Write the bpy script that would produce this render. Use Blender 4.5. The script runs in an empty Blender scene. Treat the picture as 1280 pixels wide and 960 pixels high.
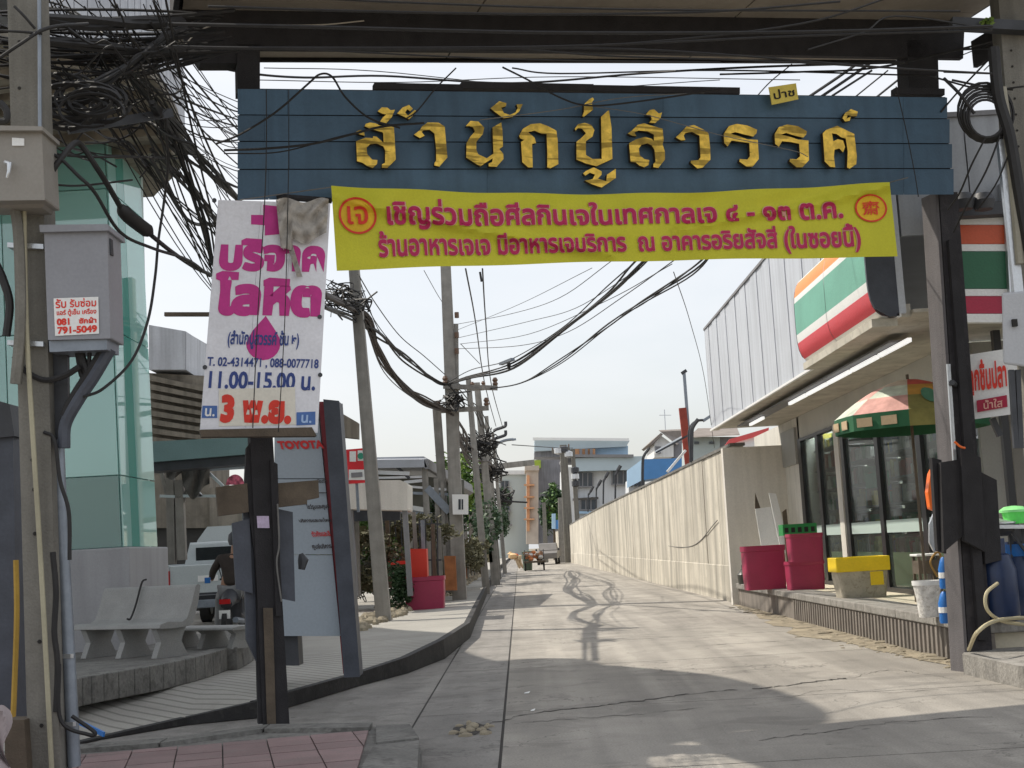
import bpy, bmesh, math, random
from mathutils import Vector, Matrix
from mathutils.geometry import tessellate_polygon
random.seed(7)
C = bpy.context.scene.collection
SC = bpy.context.scene

# ------------------------------------------------------------------ camera
F, EYE, ROLL = 1700.0, 1.5, 0.055
cam = bpy.data.cameras.new('camera'); camo = bpy.data.objects.new('camera', cam); C.objects.link(camo)
cam.sensor_width = 36; cam.lens = 36*F/1280; cam.clip_start = .1; cam.clip_end = 3000
CM = Matrix.Rotation(-.0013, 3, 'Z') @ Matrix.Rotation(math.pi/2+math.atan(.1207), 3, 'X') @ Matrix.Rotation(-ROLL, 3, 'Z')
camo.matrix_world = Matrix.Translation((0, 0, EYE)) @ CM.to_4x4()
SC.camera = camo

# ------------------------------------------------------------------ light
SUN = Vector((-4.6, 2.7, 6.9)).normalized()           # direction towards the sun
sl = bpy.data.lights.new('sun', 'SUN'); so = bpy.data.objects.new('sun', sl); C.objects.link(so)
sl.energy = 3.7; sl.angle = math.radians(.5); sl.color = (1, .93, .82)
so.rotation_euler = SUN.to_track_quat('Z', 'Y').to_euler()
w = bpy.data.worlds.new('World'); SC.world = w; w.use_nodes = True
wn, wl = w.node_tree.nodes, w.node_tree.links
bg = wn['Background']; bg.inputs[1].default_value = .132
sky = wn.new('ShaderNodeTexSky'); sky.sky_type = 'NISHITA'; sky.sun_disc = False
sky.sun_elevation = math.asin(SUN.z); sky.sun_rotation = math.atan2(SUN.x, SUN.y)
sky.dust_density = 3; sky.air_density = 1.2
tc = wn.new('ShaderNodeTexCoord'); mp = wn.new('ShaderNodeMapping'); mp.inputs['Scale'].default_value = (1, 1, 2.6)
ns = wn.new('ShaderNodeTexNoise'); ns.inputs['Scale'].default_value = 2.2; ns.inputs['Detail'].default_value = 7; ns.inputs['Distortion'].default_value = .4
rp = wn.new('ShaderNodeValToRGB'); rp.color_ramp.elements[0].position = .34; rp.color_ramp.elements[0].color = (.5,)*3+(1,)
rp.color_ramp.elements[1].position = .68; rp.color_ramp.elements[1].color = (.98,)*3+(1,)
mx = wn.new('ShaderNodeMix'); mx.data_type = 'RGBA'
mx.inputs[7].default_value = (6.3, 6.4, 6.6, 1)      # bright thin overcast over the Nishita blue
wl.new(tc.outputs['Generated'], mp.inputs['Vector']); wl.new(mp.outputs[0], ns.inputs['Vector'])
wl.new(ns.outputs['Fac'], rp.inputs[0]); wl.new(rp.outputs[0], mx.inputs[0])
wl.new(sky.outputs[0], mx.inputs[6]); wl.new(mx.outputs[2], bg.inputs[0])
SC.view_settings.view_transform = 'Standard'; SC.view_settings.look = 'None'
SC.view_settings.exposure = .25; SC.view_settings.gamma = 1
SC.render.engine = 'CYCLES'
SC.cycles.max_bounces = 6; SC.cycles.transparent_max_bounces = 12

# ------------------------------------------------------------------ where a pixel of the photograph lies in the place
def ray(px, py):
    return CM @ Vector(((px-640)/F, (480-py)/F, -1))
O = Vector((0, 0, EYE))
def at(px, py, Y):
    d = ray(px, py); return O + d*(Y/d.y)
def onz(px, py, z=0.):
    d = ray(px, py); return O + d*((z-EYE)/d.z)
def onx(px, py, X):
    d = ray(px, py); return O + d*(X/d.x)
def onp(px, py, A, n):
    d = ray(px, py); return O + d*((A-O).dot(n)/d.dot(n))
V = Vector

# ------------------------------------------------------------------ materials
MC = {}
def mat(name, col=None, rough=.8, var=.18, scale=2., bump=.15, bs=40., metal=0., streak=0., dirt=0., dcol=(.05, .045, .04), rnd=.0, wave=None, reflect_band=0., cracks=0., tyre=0., sfreq=3., grain=.06, spec=.5, alpha=1., emit=0.):
    if name in MC: return MC[name]
    m = bpy.data.materials.new(name); MC[name] = m; m.use_nodes = True
    n, l = m.node_tree.nodes, m.node_tree.links
    b = n['Principled BSDF']; b.inputs['Roughness'].default_value = rough; b.inputs['Metallic'].default_value = metal
    b.inputs['Specular IOR Level'].default_value = spec; b.inputs['Alpha'].default_value = alpha
    g = n.new('ShaderNodeNewGeometry'); pos = g.outputs['Position']
    def noise(sc, det=4, vec=pos, dist=0):
        t = n.new('ShaderNodeTexNoise'); t.inputs['Scale'].default_value = sc; t.inputs['Detail'].default_value = det
        t.inputs['Distortion'].default_value = dist; l.new(vec, t.inputs['Vector']); return t.outputs['Fac']
    def mr(x, a, c, d, e):
        t = n.new('ShaderNodeMapRange'); l.new(x, t.inputs[0])
        for i, q in enumerate((a, c, d, e)): t.inputs[i+1].default_value = q
        return t.outputs[0]
    def mul(a, c):
        t = n.new('ShaderNodeMath'); t.operation = 'MULTIPLY'; l.new(a, t.inputs[0])
        if isinstance(c, float): t.inputs[1].default_value = c
        else: l.new(c, t.inputs[1])
        return t.outputs[0]
    f = mr(noise(scale, 6), .25, .75, 1-var, 1+var)
    f = mul(f, mr(noise(bs, 3), .25, .75, 1-grain, 1+grain))
    if rnd:
        oi = n.new('ShaderNodeObjectInfo'); f = mul(f, mr(oi.outputs['Random'], 0, 1, 1-rnd, 1+rnd))
    if streak:
        mm = n.new('ShaderNodeMapping'); mm.inputs['Scale'].default_value = (sfreq, sfreq, .06*sfreq); l.new(pos, mm.inputs[0])
        f = mul(f, mr(noise(2.2, 5, mm.outputs[0]), .42, .72, 1., 1-streak))
    if tyre:
        mm = n.new('ShaderNodeMapping'); mm.inputs['Scale'].default_value = (1.6, .06, 1.); l.new(pos, mm.inputs[0])
        f = mul(f, mr(noise(1.4, 4, mm.outputs[0], .6), .35, .68, 1+tyre*.3, 1-tyre))
        f = mul(f, mr(noise(.9, 8, pos, 1.5), .56, .62, 1, 1-tyre*.7))
        f = mul(f, mr(noise(5., 2, pos, .3), .7, .74, 1, .6))
    if reflect_band:  # dark horizontal bands: mirror reflections put into the colour
        mm = n.new('ShaderNodeMapping'); mm.inputs['Scale'].default_value = (1.5, 1.5, 16.); l.new(pos, mm.inputs[0])
        f = mul(f, mr(noise(1., 2, mm.outputs[0]), .54, .58, 1., 1-reflect_band))
    if cracks:
        vo = n.new('ShaderNodeTexVoronoi'); vo.feature = 'DISTANCE_TO_EDGE'; vo.inputs['Scale'].default_value = 1.6
        wp = n.new('ShaderNodeVectorMath'); wp.operation = 'ADD'; nz = n.new('ShaderNodeTexNoise'); nz.inputs['Scale'].default_value = 3.5; nz.inputs['Detail'].default_value = 6; l.new(pos, nz.inputs['Vector'])
        sc_ = n.new('ShaderNodeVectorMath'); sc_.operation = 'SCALE'; sc_.inputs['Scale'].default_value = .5; l.new(nz.outputs['Color'], sc_.inputs[0]); l.new(pos, wp.inputs[0]); l.new(sc_.outputs[0], wp.inputs[1]); l.new(wp.outputs[0], vo.inputs['Vector'])
        ln = mr(vo.outputs['Distance'], .004, .016, 1, 0); mk2 = mr(noise(.35, 3), .5, .6, 0, cracks)
        t = n.new('ShaderNodeMath'); t.operation = 'SUBTRACT'; t.inputs[0].default_value = 1; l.new(mul(ln, mk2), t.inputs[1]); f = mul(f, t.outputs[0])
    if wave:
        mm = n.new('ShaderNodeMapping'); mm.inputs['Rotation'].default_value = (0, 0, wave[0]); l.new(pos, mm.inputs[0])
        wv = n.new('ShaderNodeTexWave'); wv.inputs['Scale'].default_value = wave[1]; wv.inputs['Distortion'].default_value = .6
        l.new(mm.outputs[0], wv.inputs[0]); f = mul(f, mr(wv.outputs['Fac'], 0, .25, wave[2], 1))
    vm = n.new('ShaderNodeVectorMath'); vm.operation = 'SCALE'; vm.inputs[0].default_value = col; l.new(f, vm.inputs['Scale'])
    out = vm.outputs[0]
    if dirt:
        mk = mr(noise(scale*2.7+.3, 8, pos, .8), .52, .66, 0, dirt)
        mxx = n.new('ShaderNodeMix'); mxx.data_type = 'RGBA'; l.new(mk, mxx.inputs[0]); l.new(out, mxx.inputs[6]); mxx.inputs[7].default_value = dcol+(1,)
        out = mxx.outputs[2]
    l.new(out, b.inputs['Base Color'])
    if emit: l.new(out, b.inputs['Emission Color']); b.inputs['Emission Strength'].default_value = emit
    if bump:
        bn = n.new('ShaderNodeBump'); bn.inputs['Strength'].default_value = bump; bn.inputs['Distance'].default_value = .02
        l.new(noise(bs, 5), bn.inputs['Height']); l.new(bn.outputs[0], b.inputs['Normal'])
    return m

concrete = mat('concrete_road', (.33, .305, .268), .85, .22, .7, .35, 60, dirt=.4, dcol=(.22, .205, .18), rnd=.06, grain=.22, cracks=.6, tyre=.26)
roadbase = mat('road_base', (.06, .055, .05), .95)
gutter = mat('gutter_concrete', (.26, .245, .225), .85, .2, 1.2, .3, 50, dirt=.45, dcol=(.13, .12, .11), rnd=.08, grain=.18, tyre=.2, cracks=.4)
earth = mat('earth', (.22, .19, .14), .95, .3, .5, .3, 8)
plazam = mat('plaza_concrete', (.36, .345, .31), .85, .16, .6, .3, 50, wave=(-.9, 1.7, .55), dirt=.25, dcol=(.2, .19, .17), grain=.12)
tilem = mat('pink_tile', (.25, .172, .168), .8, .16, 2.5, .25, 70, rnd=.13, dirt=.35, dcol=(.19, .165, .155), grain=.12)
kerbm = mat('kerb_grey', (.17, .165, .152), .9, .3, 3, .6, 30, dirt=.6, dcol=(.08, .075, .07), grain=.2)
blackm = mat('black_kerb_paint', (.022, .021, .021), .8, .4, 4, .3, 40, dirt=.3, dcol=(.07, .065, .06))
crackm = mat('crack_dark', (.05, .045, .04), 1, .2)
polem = mat('pole_concrete', (.2, .19, .165), .9, .16, 4, .3, 60, streak=.35, dirt=.35, dcol=(.15, .14, .12), grain=.1)
polem2 = mat('pole_concrete_far', (.29, .275, .25), .9, .2, 4, .2, 40, streak=.35)
holem = mat('hole_dark', (.03, .028, .026), 1)
beige_box = mat('cabinet_beige', (.27, .25, .22), .5, .05, 3, .03, dirt=.08, dcol=(.2, .17, .13))
grey_box = mat('cabinet_grey', (.27, .275, .3), .5, .06, 3, .03, dirt=.1, dcol=(.2, .2, .2))
steelm = mat('galvanised_steel', (.24, .27, .31), .45, .15, 8, .05, metal=.4)
darksteel = mat('dark_steel', (.045, .048, .055), .55, .3, 5, .1)
slate = mat('slate_steel', (.06, .068, .088), .5, .25, 5, .1)
cablem = mat('cable_black', (.018, .017, .017), .65, .3, 10, 0)
cableg = mat('cable_grey', (.16, .155, .145), .7, .2, 10, 0)
timber = mat('dark_timber', (.024, .022, .024), .8, .3, 6, .3, 80, streak=.2)
postface = mat('post_lit_side', (.135, .125, .128), .85, .15, 3, .3, 80, streak=.3, dirt=.2, dcol=(.15, .13, .13))  # paler than the post: sunlight on its left side put into the colour
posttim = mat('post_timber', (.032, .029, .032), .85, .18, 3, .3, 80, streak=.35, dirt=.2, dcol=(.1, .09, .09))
woodbrown = mat('brown_board', (.11, .085, .06), .8, .3, 6, .3, 60)
soffitm = mat('roof_soffit', (.3, .265, .22), .85, .12, 1.5, .1, 20, streak=.1)
bluem = mat('blue_plank', (.068, .13, .195), .6, .14, 2.2, .12, 50, streak=.2, rnd=.12, dirt=.16, dcol=(.045, .08, .12))
gold = mat('gold_leaf_mirror', (.72, .46, .07), .3, .3, 7, .25, 16, metal=.7, dirt=.25, dcol=(.3, .2, .05), grain=.25, reflect_band=.55)  # banding imitates reflections in the mirror gold
darkedge = mat('letter_edge', (.04, .028, .015), .7)
bannerm = mat('banner_cloth', (.6, .575, .03), .7, .06, 3, .08, 60)
pinkm = mat('banner_pink', (.48, .01, .09), .6, .12, 20, 0)
palepink = mat('letter_halo', (.75, .4, .33), .7, .1, 9, 0)
redm = mat('emblem_red', (.72, .04, .02), .6, .1, 9, 0)
whiteb = mat('white_sign_board', (.8, .8, .84), .6, .06, 4, .05, dirt=.1, dcol=(.45, .43, .4), rnd=.02)
magentam = mat('magenta_paint', (.55, .03, .25), .6, .1, 8, 0)
navym = mat('navy_paint', (.03, .06, .24), .6, .1, 8, 0)
stripblue = mat('blue_strip', (.07, .16, .42), .6, .1, 8, 0)
cream = mat('cream_card', (.78, .74, .64), .7, .06, 8, 0)
greycloth = mat('grey_torn_tape', (.4, .37, .33), .9, .3, 12, .6, 30)
wallm = mat('boundary_wall', (.59, .55, .465), .9, .16, .8, .25, 30, streak=.5, sfreq=.75, dirt=.3, dcol=(.37, .34, .27), rnd=.08, grain=.1)
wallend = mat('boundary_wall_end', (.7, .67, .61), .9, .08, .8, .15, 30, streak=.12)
shopwall = mat('shop_white_wall', (.66, .64, .58), .8, .08, 1.5, .1, 30, streak=.15)
shopgrey = mat('shop_grey_panel', (.33, .33, .31), .6, .08, 2, .05)
fascia = mat('white_metal_sheet', (.55, .58, .63), .45, .05, 1.5, .03, streak=.2, metal=.1)
fasciag = mat('grey_metal_sheet', (.36, .38, .41), .5, .08, 2, .03, streak=.2)
canopy_u = mat('canopy_underside', (.5, .47, .4), .8, .2, 2, .1, dirt=.3, dcol=(.16, .14, .11))
tubem = mat('fluorescent_tube', (.9, .9, .88), .4, .03, emit=.7)
litm = mat('added_ceiling_glow', (.9, .95, 1.), .4, .01, emit=20.)  # glow of the ceiling panels added inside the shop
framem = mat('black_frame', (.018, .018, .02), .4, .2)
stepm = mat('step_concrete', (.28, .265, .24), .9, .2, 2.5, .5, 30, streak=.3, dirt=.45, dcol=(.12, .11, .095), grain=.18)
stepf = mat('ribbed_step_face', (.22, .195, .17), .9, .25, 3, .3, 40, streak=.35)
floorm = mat('shop_platform_floor', (.6, .545, .42), .7, .1, 1.2, .1, dirt=.2, dcol=(.4, .36, .28))
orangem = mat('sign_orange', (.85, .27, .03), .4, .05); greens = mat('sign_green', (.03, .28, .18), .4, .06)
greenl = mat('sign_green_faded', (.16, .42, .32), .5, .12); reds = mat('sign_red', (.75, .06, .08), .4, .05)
whites = mat('sign_white', (.82, .82, .8), .4, .04); orangedk = mat('sign_orange_shaded', (.6, .09, .02), .4, .05)  # last orange is darkened: shade on the street-side sign put into its colour
greendk = mat('sign_green_shaded', (.01, .12, .05), .4, .05); crimson = mat('sign_dark_red', (.42, .01, .05), .4, .05)  # darkened green and red: the street-side sign's shade is in the colour
tubpink = mat('crimson_plastic', (.36, .03, .085), .45, .1, 3, .05, dirt=.15, dcol=(.25, .04, .06))
tubred = mat('red_plastic', (.62, .05, .03), .45, .1, 3, .05)
yellowp = mat('yellow_plastic', (.85, .6, .01), .45, .08, 3, .03)
stainedp = mat('stained_cream_plastic', (.42, .38, .3), .7, .2, 6, .1, dirt=.5, dcol=(.2, .17, .12))
greenp = mat('green_plastic', (.02, .25, .06), .45, .1)
limep = mat('lime_plastic', (.12, .75, .12), .4, .06)
bluep = mat('blue_plastic', (.02, .16, .5), .4, .1)
bluegas = mat('blue_gas_cylinder', (.014, .03, .085), .4, .25, 8, .05)
foam = mat('white_foam', (.72, .7, .66), .8, .25, 14, .5, 20, dirt=.5, dcol=(.3, .26, .2))
orangepl = mat('orange_plastic', (.9, .16, .01), .4, .05)
toyw = mat('pylon_white_panel', (.34, .39, .44), .35, .04, 2, .0)
redflat = mat('red_lettering', (.6, .02, .02), .5, .05)
greenteal = mat('teal_beam', (.17, .27, .27), .5, .1)
glassbase = mat('white_render', (.36, .36, .37), .8, .06, 1.5, .05, streak=.12)
benchm = mat('bench_terrazzo', (.3, .3, .29), .7, .1, 5, .15, 90, dirt=.2, dcol=(.3, .29, .26), grain=.15)
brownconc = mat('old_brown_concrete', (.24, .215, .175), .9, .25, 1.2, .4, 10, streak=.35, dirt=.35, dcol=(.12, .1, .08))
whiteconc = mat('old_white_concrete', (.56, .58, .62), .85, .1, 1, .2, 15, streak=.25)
truckw = mat('pickup_paint', (.5, .55, .56), .25, .03, 2, .0); carglass = mat('car_glass', (.01, .012, .014), .08)
rubber = mat('rubber', (.02, .02, .02), .8); redlamp = mat('red_lamp', (.5, .01, .01), .2)
skin = mat('skin', (.35, .19, .12), .6, .06, 9, .0); jacket = mat('dark_jacket', (.035, .025, .02), .8, .3, 8, .2)
trouser = mat('grey_trousers', (.2, .2, .2), .9, .15, 8, .2); orangeshirt = mat('orange_shirt', (.75, .12, .03), .8, .1)
tan = mat('tan_cloth', (.5, .38, .24), .85, .15); straw = mat('straw_hat', (.62, .42, .22), .85, .2)
leafm = mat('leaf_green', (.075, .15, .03), .6, .45, 1.3, .0, rnd=.1); leafy = mat('leaf_bright', (.16, .25, .04), .6, .35, 1.3, .0)
leafd = mat('leaf_dark', (.035, .075, .03), .6, .4, 1.3, .0); vine = mat('dry_vine', (.13, .125, .07), .8, .5, 2, 0)
bark = mat('bark', (.12, .09, .06), .9, .3, 6, .4)
bwhite = mat('render_pale_grey', (.6, .62, .64), .85, .06, .4, .05, streak=.12); bwhite2 = mat('render_white', (.75, .75, .74), .85, .05, .4, .05, streak=.12)
bgrey = mat('render_dark_grey', (.24, .24, .26), .9, .2, .8, .2, streak=.25); bblue = mat('blue_sheet', (.08, .25, .55), .5, .08); bblue2 = mat('light_blue_sheet', (.38, .55, .72), .5, .06)
borange = mat('brick_orange_render', (.6, .32, .17), .85, .2, .8, .1); bpeach = mat('peach_render', (.5, .43, .36), .85, .15, .8, .1)
roofsheet = mat('pale_roof_sheet', (.44, .53, .58), .5, .06, .5, 0); roofbrown = mat('brown_roof', (.22, .19, .17), .9, .2, 2, .3)
pane = mat('dark_pane', (.05, .06, .07), .15, .3, 1, 0); rustm = mat('rusty_steel', (.3, .05, .03), .7, .25, 5, .1)
greytrim = mat('grey_trim', (.22, .22, .23), .7, .1)
shedroof = mat('shed_roof', (.38, .4, .44), .6, .08)
rubblem = mat('rubble', (.3, .26, .19), .95, .3, 3, .5, 20, dirt=.3, rnd=.2)
rustbrown = mat('rust_sleeve', (.34, .13, .05), .85, .3, 5, .3)
violetm = mat('lilac_sticker', (.55, .45, .6), .6, .15, 20)
aluminium = mat('aluminium', (.6, .62, .64), .3, .05, metal=.7)
goods = [mat('goods_%s' % k, c, .5, .3, 14, 0) for k, c in (('white', (.6, .6, .58)), ('red', (.45, .06, .05)), ('green', (.05, .3, .15)), ('blue', (.06, .15, .4)), ('yellow', (.6, .5, .1)), ('brown', (.25, .15, .1)))]
def glassmat(name, col, alpha, rough=.03, ior=1.7):
    m = bpy.data.materials.new(name); MC[name] = m; m.use_nodes = True
    n, l = m.node_tree.nodes, m.node_tree.links; n.remove(n['Principled BSDF'])
    tr = n.new('ShaderNodeBsdfTransparent'); tr.inputs[0].default_value = tuple(.35+.65*c for c in col)+(1,)
    df = n.new('ShaderNodeBsdfDiffuse'); df.inputs[0].default_value = col+(1,)
    m1 = n.new('ShaderNodeMixShader'); m1.inputs[0].default_value = alpha; l.new(tr.outputs[0], m1.inputs[1]); l.new(df.outputs[0], m1.inputs[2])
    gl = n.new('ShaderNodeBsdfGlossy'); gl.inputs['Roughness'].default_value = rough
    lw = n.new('ShaderNodeLayerWeight'); pw = n.new('ShaderNodeMath'); pw.operation = 'POWER'; pw.inputs[1].default_value = 5; l.new(lw.outputs['Facing'], pw.inputs[0])
    fr = n.new('ShaderNodeMapRange'); l.new(pw.outputs[0], fr.inputs[0]); f0 = ((ior-1)/(ior+1))**2; fr.inputs[3].default_value = f0; fr.inputs[4].default_value = .8 if ior > 2 else .3
    m2 = n.new('ShaderNodeMixShader'); l.new(fr.outputs[0], m2.inputs[0]); l.new(m1.outputs[0], m2.inputs[1]); l.new(gl.outputs[0], m2.inputs[2])
    l.new(m2.outputs[0], n['Material Output'].inputs[0]); return m
tealglass = glassmat('teal_glass', (.5, .86, .8), .55, .02, 2.4)
tealdark = glassmat('teal_glass_deep', (.16, .56, .48), .6, .02, 2.2)
clearglass = glassmat('shop_glass', (.42, .48, .45), .06, .03, 1.5)
teallow = glassmat('teal_glass_low', (.16, .4, .36), .4, .02, 2.2)
tealmid = glassmat('teal_glass_mid', (.42, .78, .72), .5, .02, 2.4)
frostband = glassmat('frosted_band', (.6, .72, .68), .75, .3)

# ------------------------------------------------------------------ mesh helpers
class MB:
    def __init__(s): s.v = []; s.f = []; s.mi = []
    def add(s, vs, fs, k=0):
        b = len(s.v); s.v += [V(p) for p in vs]; s.f += [tuple(b+i for i in f) for f in fs]; s.mi += [k]*len(fs); return s
    def hexa(s, q, k=0):
        return s.add(q, [(0, 3, 2, 1), (4, 5, 6, 7), (0, 1, 5, 4), (1, 2, 6, 5), (2, 3, 7, 6), (3, 0, 4, 7)], k)
    def box(s, x0, x1, y0, y1, z0, z1, k=0):
        return s.hexa([(x0, y0, z0), (x1, y0, z0), (x1, y1, z0), (x0, y1, z0), (x0, y0, z1), (x1, y0, z1), (x1, y1, z1), (x0, y1, z1)], k)
    def prism(s, pts, vec, k=0, ks=None):
        pts = [V(p) for p in pts]; vec = V(vec); n = len(pts)
        tri = tessellate_polygon([pts])
        s.add(pts, [tuple(t) for t in tri], k); s.add([p+vec for p in pts], [tuple(reversed(t)) for t in tri], k)
        s.add(pts+[p+vec for p in pts], [(i, (i+1) % n, n+(i+1) % n, n+i) for i in range(n)], k if ks is None else ks); return s
    def tube(s, pts, r, n=6, k=0, caps=True):
        pts = [V(p) for p in pts]; m = len(pts); r = r if isinstance(r, (list, tuple)) else [r]*m
        t0 = (pts[1]-pts[0]).normalized(); up = V((0, 0, 1)) if abs(t0.z) < .9 else V((1, 0, 0)); a = t0.cross(up).normalized()
        vs = []
        for i, p in enumerate(pts):
            t = (pts[min(i+1, m-1)]-pts[max(i-1, 0)]).normalized()
            a = (a-t*a.dot(t)); a = a.normalized() if a.length > 1e-6 else t.orthogonal().normalized(); b = t.cross(a)
            vs += [p+(a*math.cos(2*math.pi*j/n)+b*math.sin(2*math.pi*j/n))*r[i] for j in range(n)]
        fs = [(i*n+j, i*n+(j+1) % n, (i+1)*n+(j+1) % n, (i+1)*n+j) for i in range(m-1) for j in range(n)]
        if caps: fs += [tuple(reversed(range(n))), tuple((m-1)*n+j for j in range(n))]
        return s.add(vs, fs, k)
    def bar(s, a, b, w, h=None, k=0, up=(0, 0, 1)):
        a, b = V(a), V(b); h = w if h is None else h; t = (b-a).normalized(); up = V(up)
        if abs(t.dot(up)) > .95: up = V((0, 1, 0)) if abs(t.y) < .9 else V((1, 0, 0))
        x = t.cross(up).normalized()*w/2; y = x.cross(t).normalized()*h/2
        return s.hexa([a-x-y, a+x-y, a+x+y, a-x+y, b-x-y, b+x-y, b+x+y, b-x+y], k)
    def lathe(s, c, prof, n=16, k=0, axis=(0, 0, 1), caps=True, sx=1., sy=1.):
        c = V(c); q = V((0, 0, 1)).rotation_difference(V(axis)); vs = []
        for r, z in prof:
            vs += [c+q @ V((r*sx*math.cos(2*math.pi*j/n), r*sy*math.sin(2*math.pi*j/n), z)) for j in range(n)]
        m = len(prof); fs = [(i*n+j, i*n+(j+1) % n, (i+1)*n+(j+1) % n, (i+1)*n+j) for i in range(m-1) for j in range(n)]
        if caps: fs += [tuple(reversed(range(n))), tuple((m-1)*n+j for j in range(n))]
        return s.add(vs, fs, k)
    def grid(s, fn, nu, nv, k=0):
        vs = [fn(i/nu, j/nv) for j in range(nv+1) for i in range(nu+1)]
        return s.add(vs, [(j*(nu+1)+i, j*(nu+1)+i+1, (j+1)*(nu+1)+i+1, (j+1)*(nu+1)+i) for j in range(nv) for i in range(nu)], k)
    def build(s, name, m, parent=None, label=None, cat=None, group=None, kind=None, smooth=False, org=None, bevel=0, mats=None):
        if parent is not None: org = V(parent['org'])
        elif org is None:
            if kind: org = V((0, 0, 0))
            else:
                xs = [p.x for p in s.v]; ys = [p.y for p in s.v]; zs = [p.z for p in s.v]
                org = V(((min(xs)+max(xs))/2, (min(ys)+max(ys))/2, min(zs)))
        me = bpy.data.meshes.new(name); me.from_pydata([tuple(p-org) for p in s.v], [], s.f)
        ml = mats or [m]
        for q in ml: me.materials.append(q)
        if len(ml) > 1: me.polygons.foreach_set('material_index', s.mi)
        bm = bmesh.new(); bm.from_mesh(me); bmesh.ops.recalc_face_normals(bm, faces=bm.faces); bm.to_mesh(me); bm.free()
        if smooth:
            me.polygons.foreach_set('use_smooth', [True]*len(me.polygons)); me.set_sharp_from_angle(angle=.7)
        o = bpy.data.objects.new(name, me); C.objects.link(o)
        if parent is not None: o.parent = parent; o['org'] = tuple(org)
        else: o.location = org; o['org'] = tuple(org)
        if label: o['label'] = label
        if cat: o['category'] = cat
        if group: o['group'] = group
        if kind: o['kind'] = kind
        if bevel:
            b = o.modifiers.new('bevel', 'BEVEL'); b.width = bevel; b.segments = 2; b.limit_method = 'ANGLE'; b.angle_limit = .6
        return o
def thing(name, label, cat, org, group=None):
    o = bpy.data.objects.new(name, None); C.objects.link(o); o.location = org; o['org'] = tuple(V(org)); o.empty_display_size = .1
    o['label'] = label; o['category'] = cat
    if group: o['group'] = group
    return o
def dup(root, loc, label=None, group=None, rotz=None, scale=None):
    def cp(o, par):
        c = o.copy(); C.objects.link(c); c.parent = par
        for ch in [x for x in bpy.data.objects if x.parent == o]: cp(ch, c)
        return c
    r = cp(root, None); r.location = loc
    if rotz is not None: r.rotation_euler.z = rotz
    if scale: r.scale = scale
    if label: r['label'] = label
    if group: r['group'] = group
    return r
def spline(pts, n=8):
    pts = [V(p) for p in pts]
    if len(pts) == 2: return [pts[0].lerp(pts[1], i/n) for i in range(n+1)]
    out = []; P = [pts[0]*2-pts[1]]+pts+[pts[-1]*2-pts[-2]]
    for i in range(1, len(P)-2):
        a, b, c, d = P[i-1:i+3]
        for j in range(n):
            t = j/n; out.append(.5*((2*b)+(c-a)*t+(2*a-5*b+4*c-d)*t*t+(3*b-a-3*c+d)*t**3))
    out.append(pts[-1]); return out

# text -> flat triangles in text units; surf maps (x, y) to a point of the sign
TXT = {}
def text_tris(s, off=0.):
    c = bpy.data.curves.new('t', 'FONT'); c.body = s; c.fill_mode = 'NONE'; c.resolution_u = 3
    o = bpy.data.objects.new('t', c); C.objects.link(o)
    me = bpy.data.meshes.new_from_object(o.evaluated_get(bpy.context.evaluated_depsgraph_get()))
    bpy.data.objects.remove(o); bpy.data.curves.remove(c)
    nb = {}
    for e in me.edges:
        a, b = e.vertices; nb.setdefault(a, []).append(b); nb.setdefault(b, []).append(a)
    co = [v.co.xy.copy() for v in me.vertices]; seen = set(); loops = []
    for st in range(len(co)):
        if st in seen or st not in nb: continue
        lp = [st]; seen.add(st); cur = st
        while True:
            nx = [q for q in nb[cur] if q not in seen]
            if not nx: break
            cur = nx[0]; seen.add(cur); lp.append(cur)
        if len(lp) > 2:
            a0 = [co[i] for i in lp]; e0 = {tuple(e.vertices) for e in me.edges if False}
            loops.append(lp)
    # direction of each loop from the mesh's own edge order
    es = {(e.vertices[0], e.vertices[1]) for e in me.edges}
    bpy.data.meshes.remove(me)
    def area(p): return sum(p[i].x*p[(i+1) % len(p)].y-p[(i+1) % len(p)].x*p[i].y for i in range(len(p)))/2
    polys = []
    for lp in loops:
        fw = sum((lp[i], lp[(i+1) % len(lp)]) in es for i in range(len(lp))); bw = sum((lp[(i+1) % len(lp)], lp[i]) in es for i in range(len(lp)))
        if bw > fw: lp = lp[::-1]
        p = [co[i] for i in lp]; q = [p[0]]
        for x in p[1:]:
            if (x-q[-1]).length > 1e-4: q.append(x)
        if len(q) > 2: polys.append(q)
    if not polys: return []
    polys.sort(key=lambda p: -abs(area(p)))
    def inside(pt, p):
        r = False; j = len(p)-1
        for i in range(len(p)):
            if (p[i].y > pt.y) != (p[j].y > pt.y) and pt.x < (p[j].x-p[i].x)*(pt.y-p[i].y)/(p[j].y-p[i].y)+p[i].x: r = not r
            j = i
        return r
    def fat(p, sg):
        if not off: return p
        r = []
        for i in range(len(p)):
            a, b, c = p[i-1], p[i], p[(i+1) % len(p)]
            d = ((b-a).normalized()+(c-b).normalized())
            if d.length < 1e-6: r.append(b); continue
            d.normalize(); r.append(b+V((d.y, -d.x))*off*sg)
        return r
    outs, own = [], {}
    for p in polys:                                        # a loop inside another of the opposite turn is its hole
        c = [i for i, q in enumerate(outs) if inside(p[0], q) and area(q)*area(p) < 0]
        if c: own[c[-1]].append(p)
        else: own[len(outs)] = []; outs.append(p)
    res = []
    for i, p in enumerate(outs):
        ls = [[V((q.x, q.y, 0)) for q in fat(x, 1 if area(p) > 0 else -1)] for x in [p]+own[i]]
        flat = [q for x in ls for q in x]
        res += [(flat[a].xy, flat[b].xy, flat[c].xy, i % 3) for a, b, c in tessellate_polygon(ls)]
    return res
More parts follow.
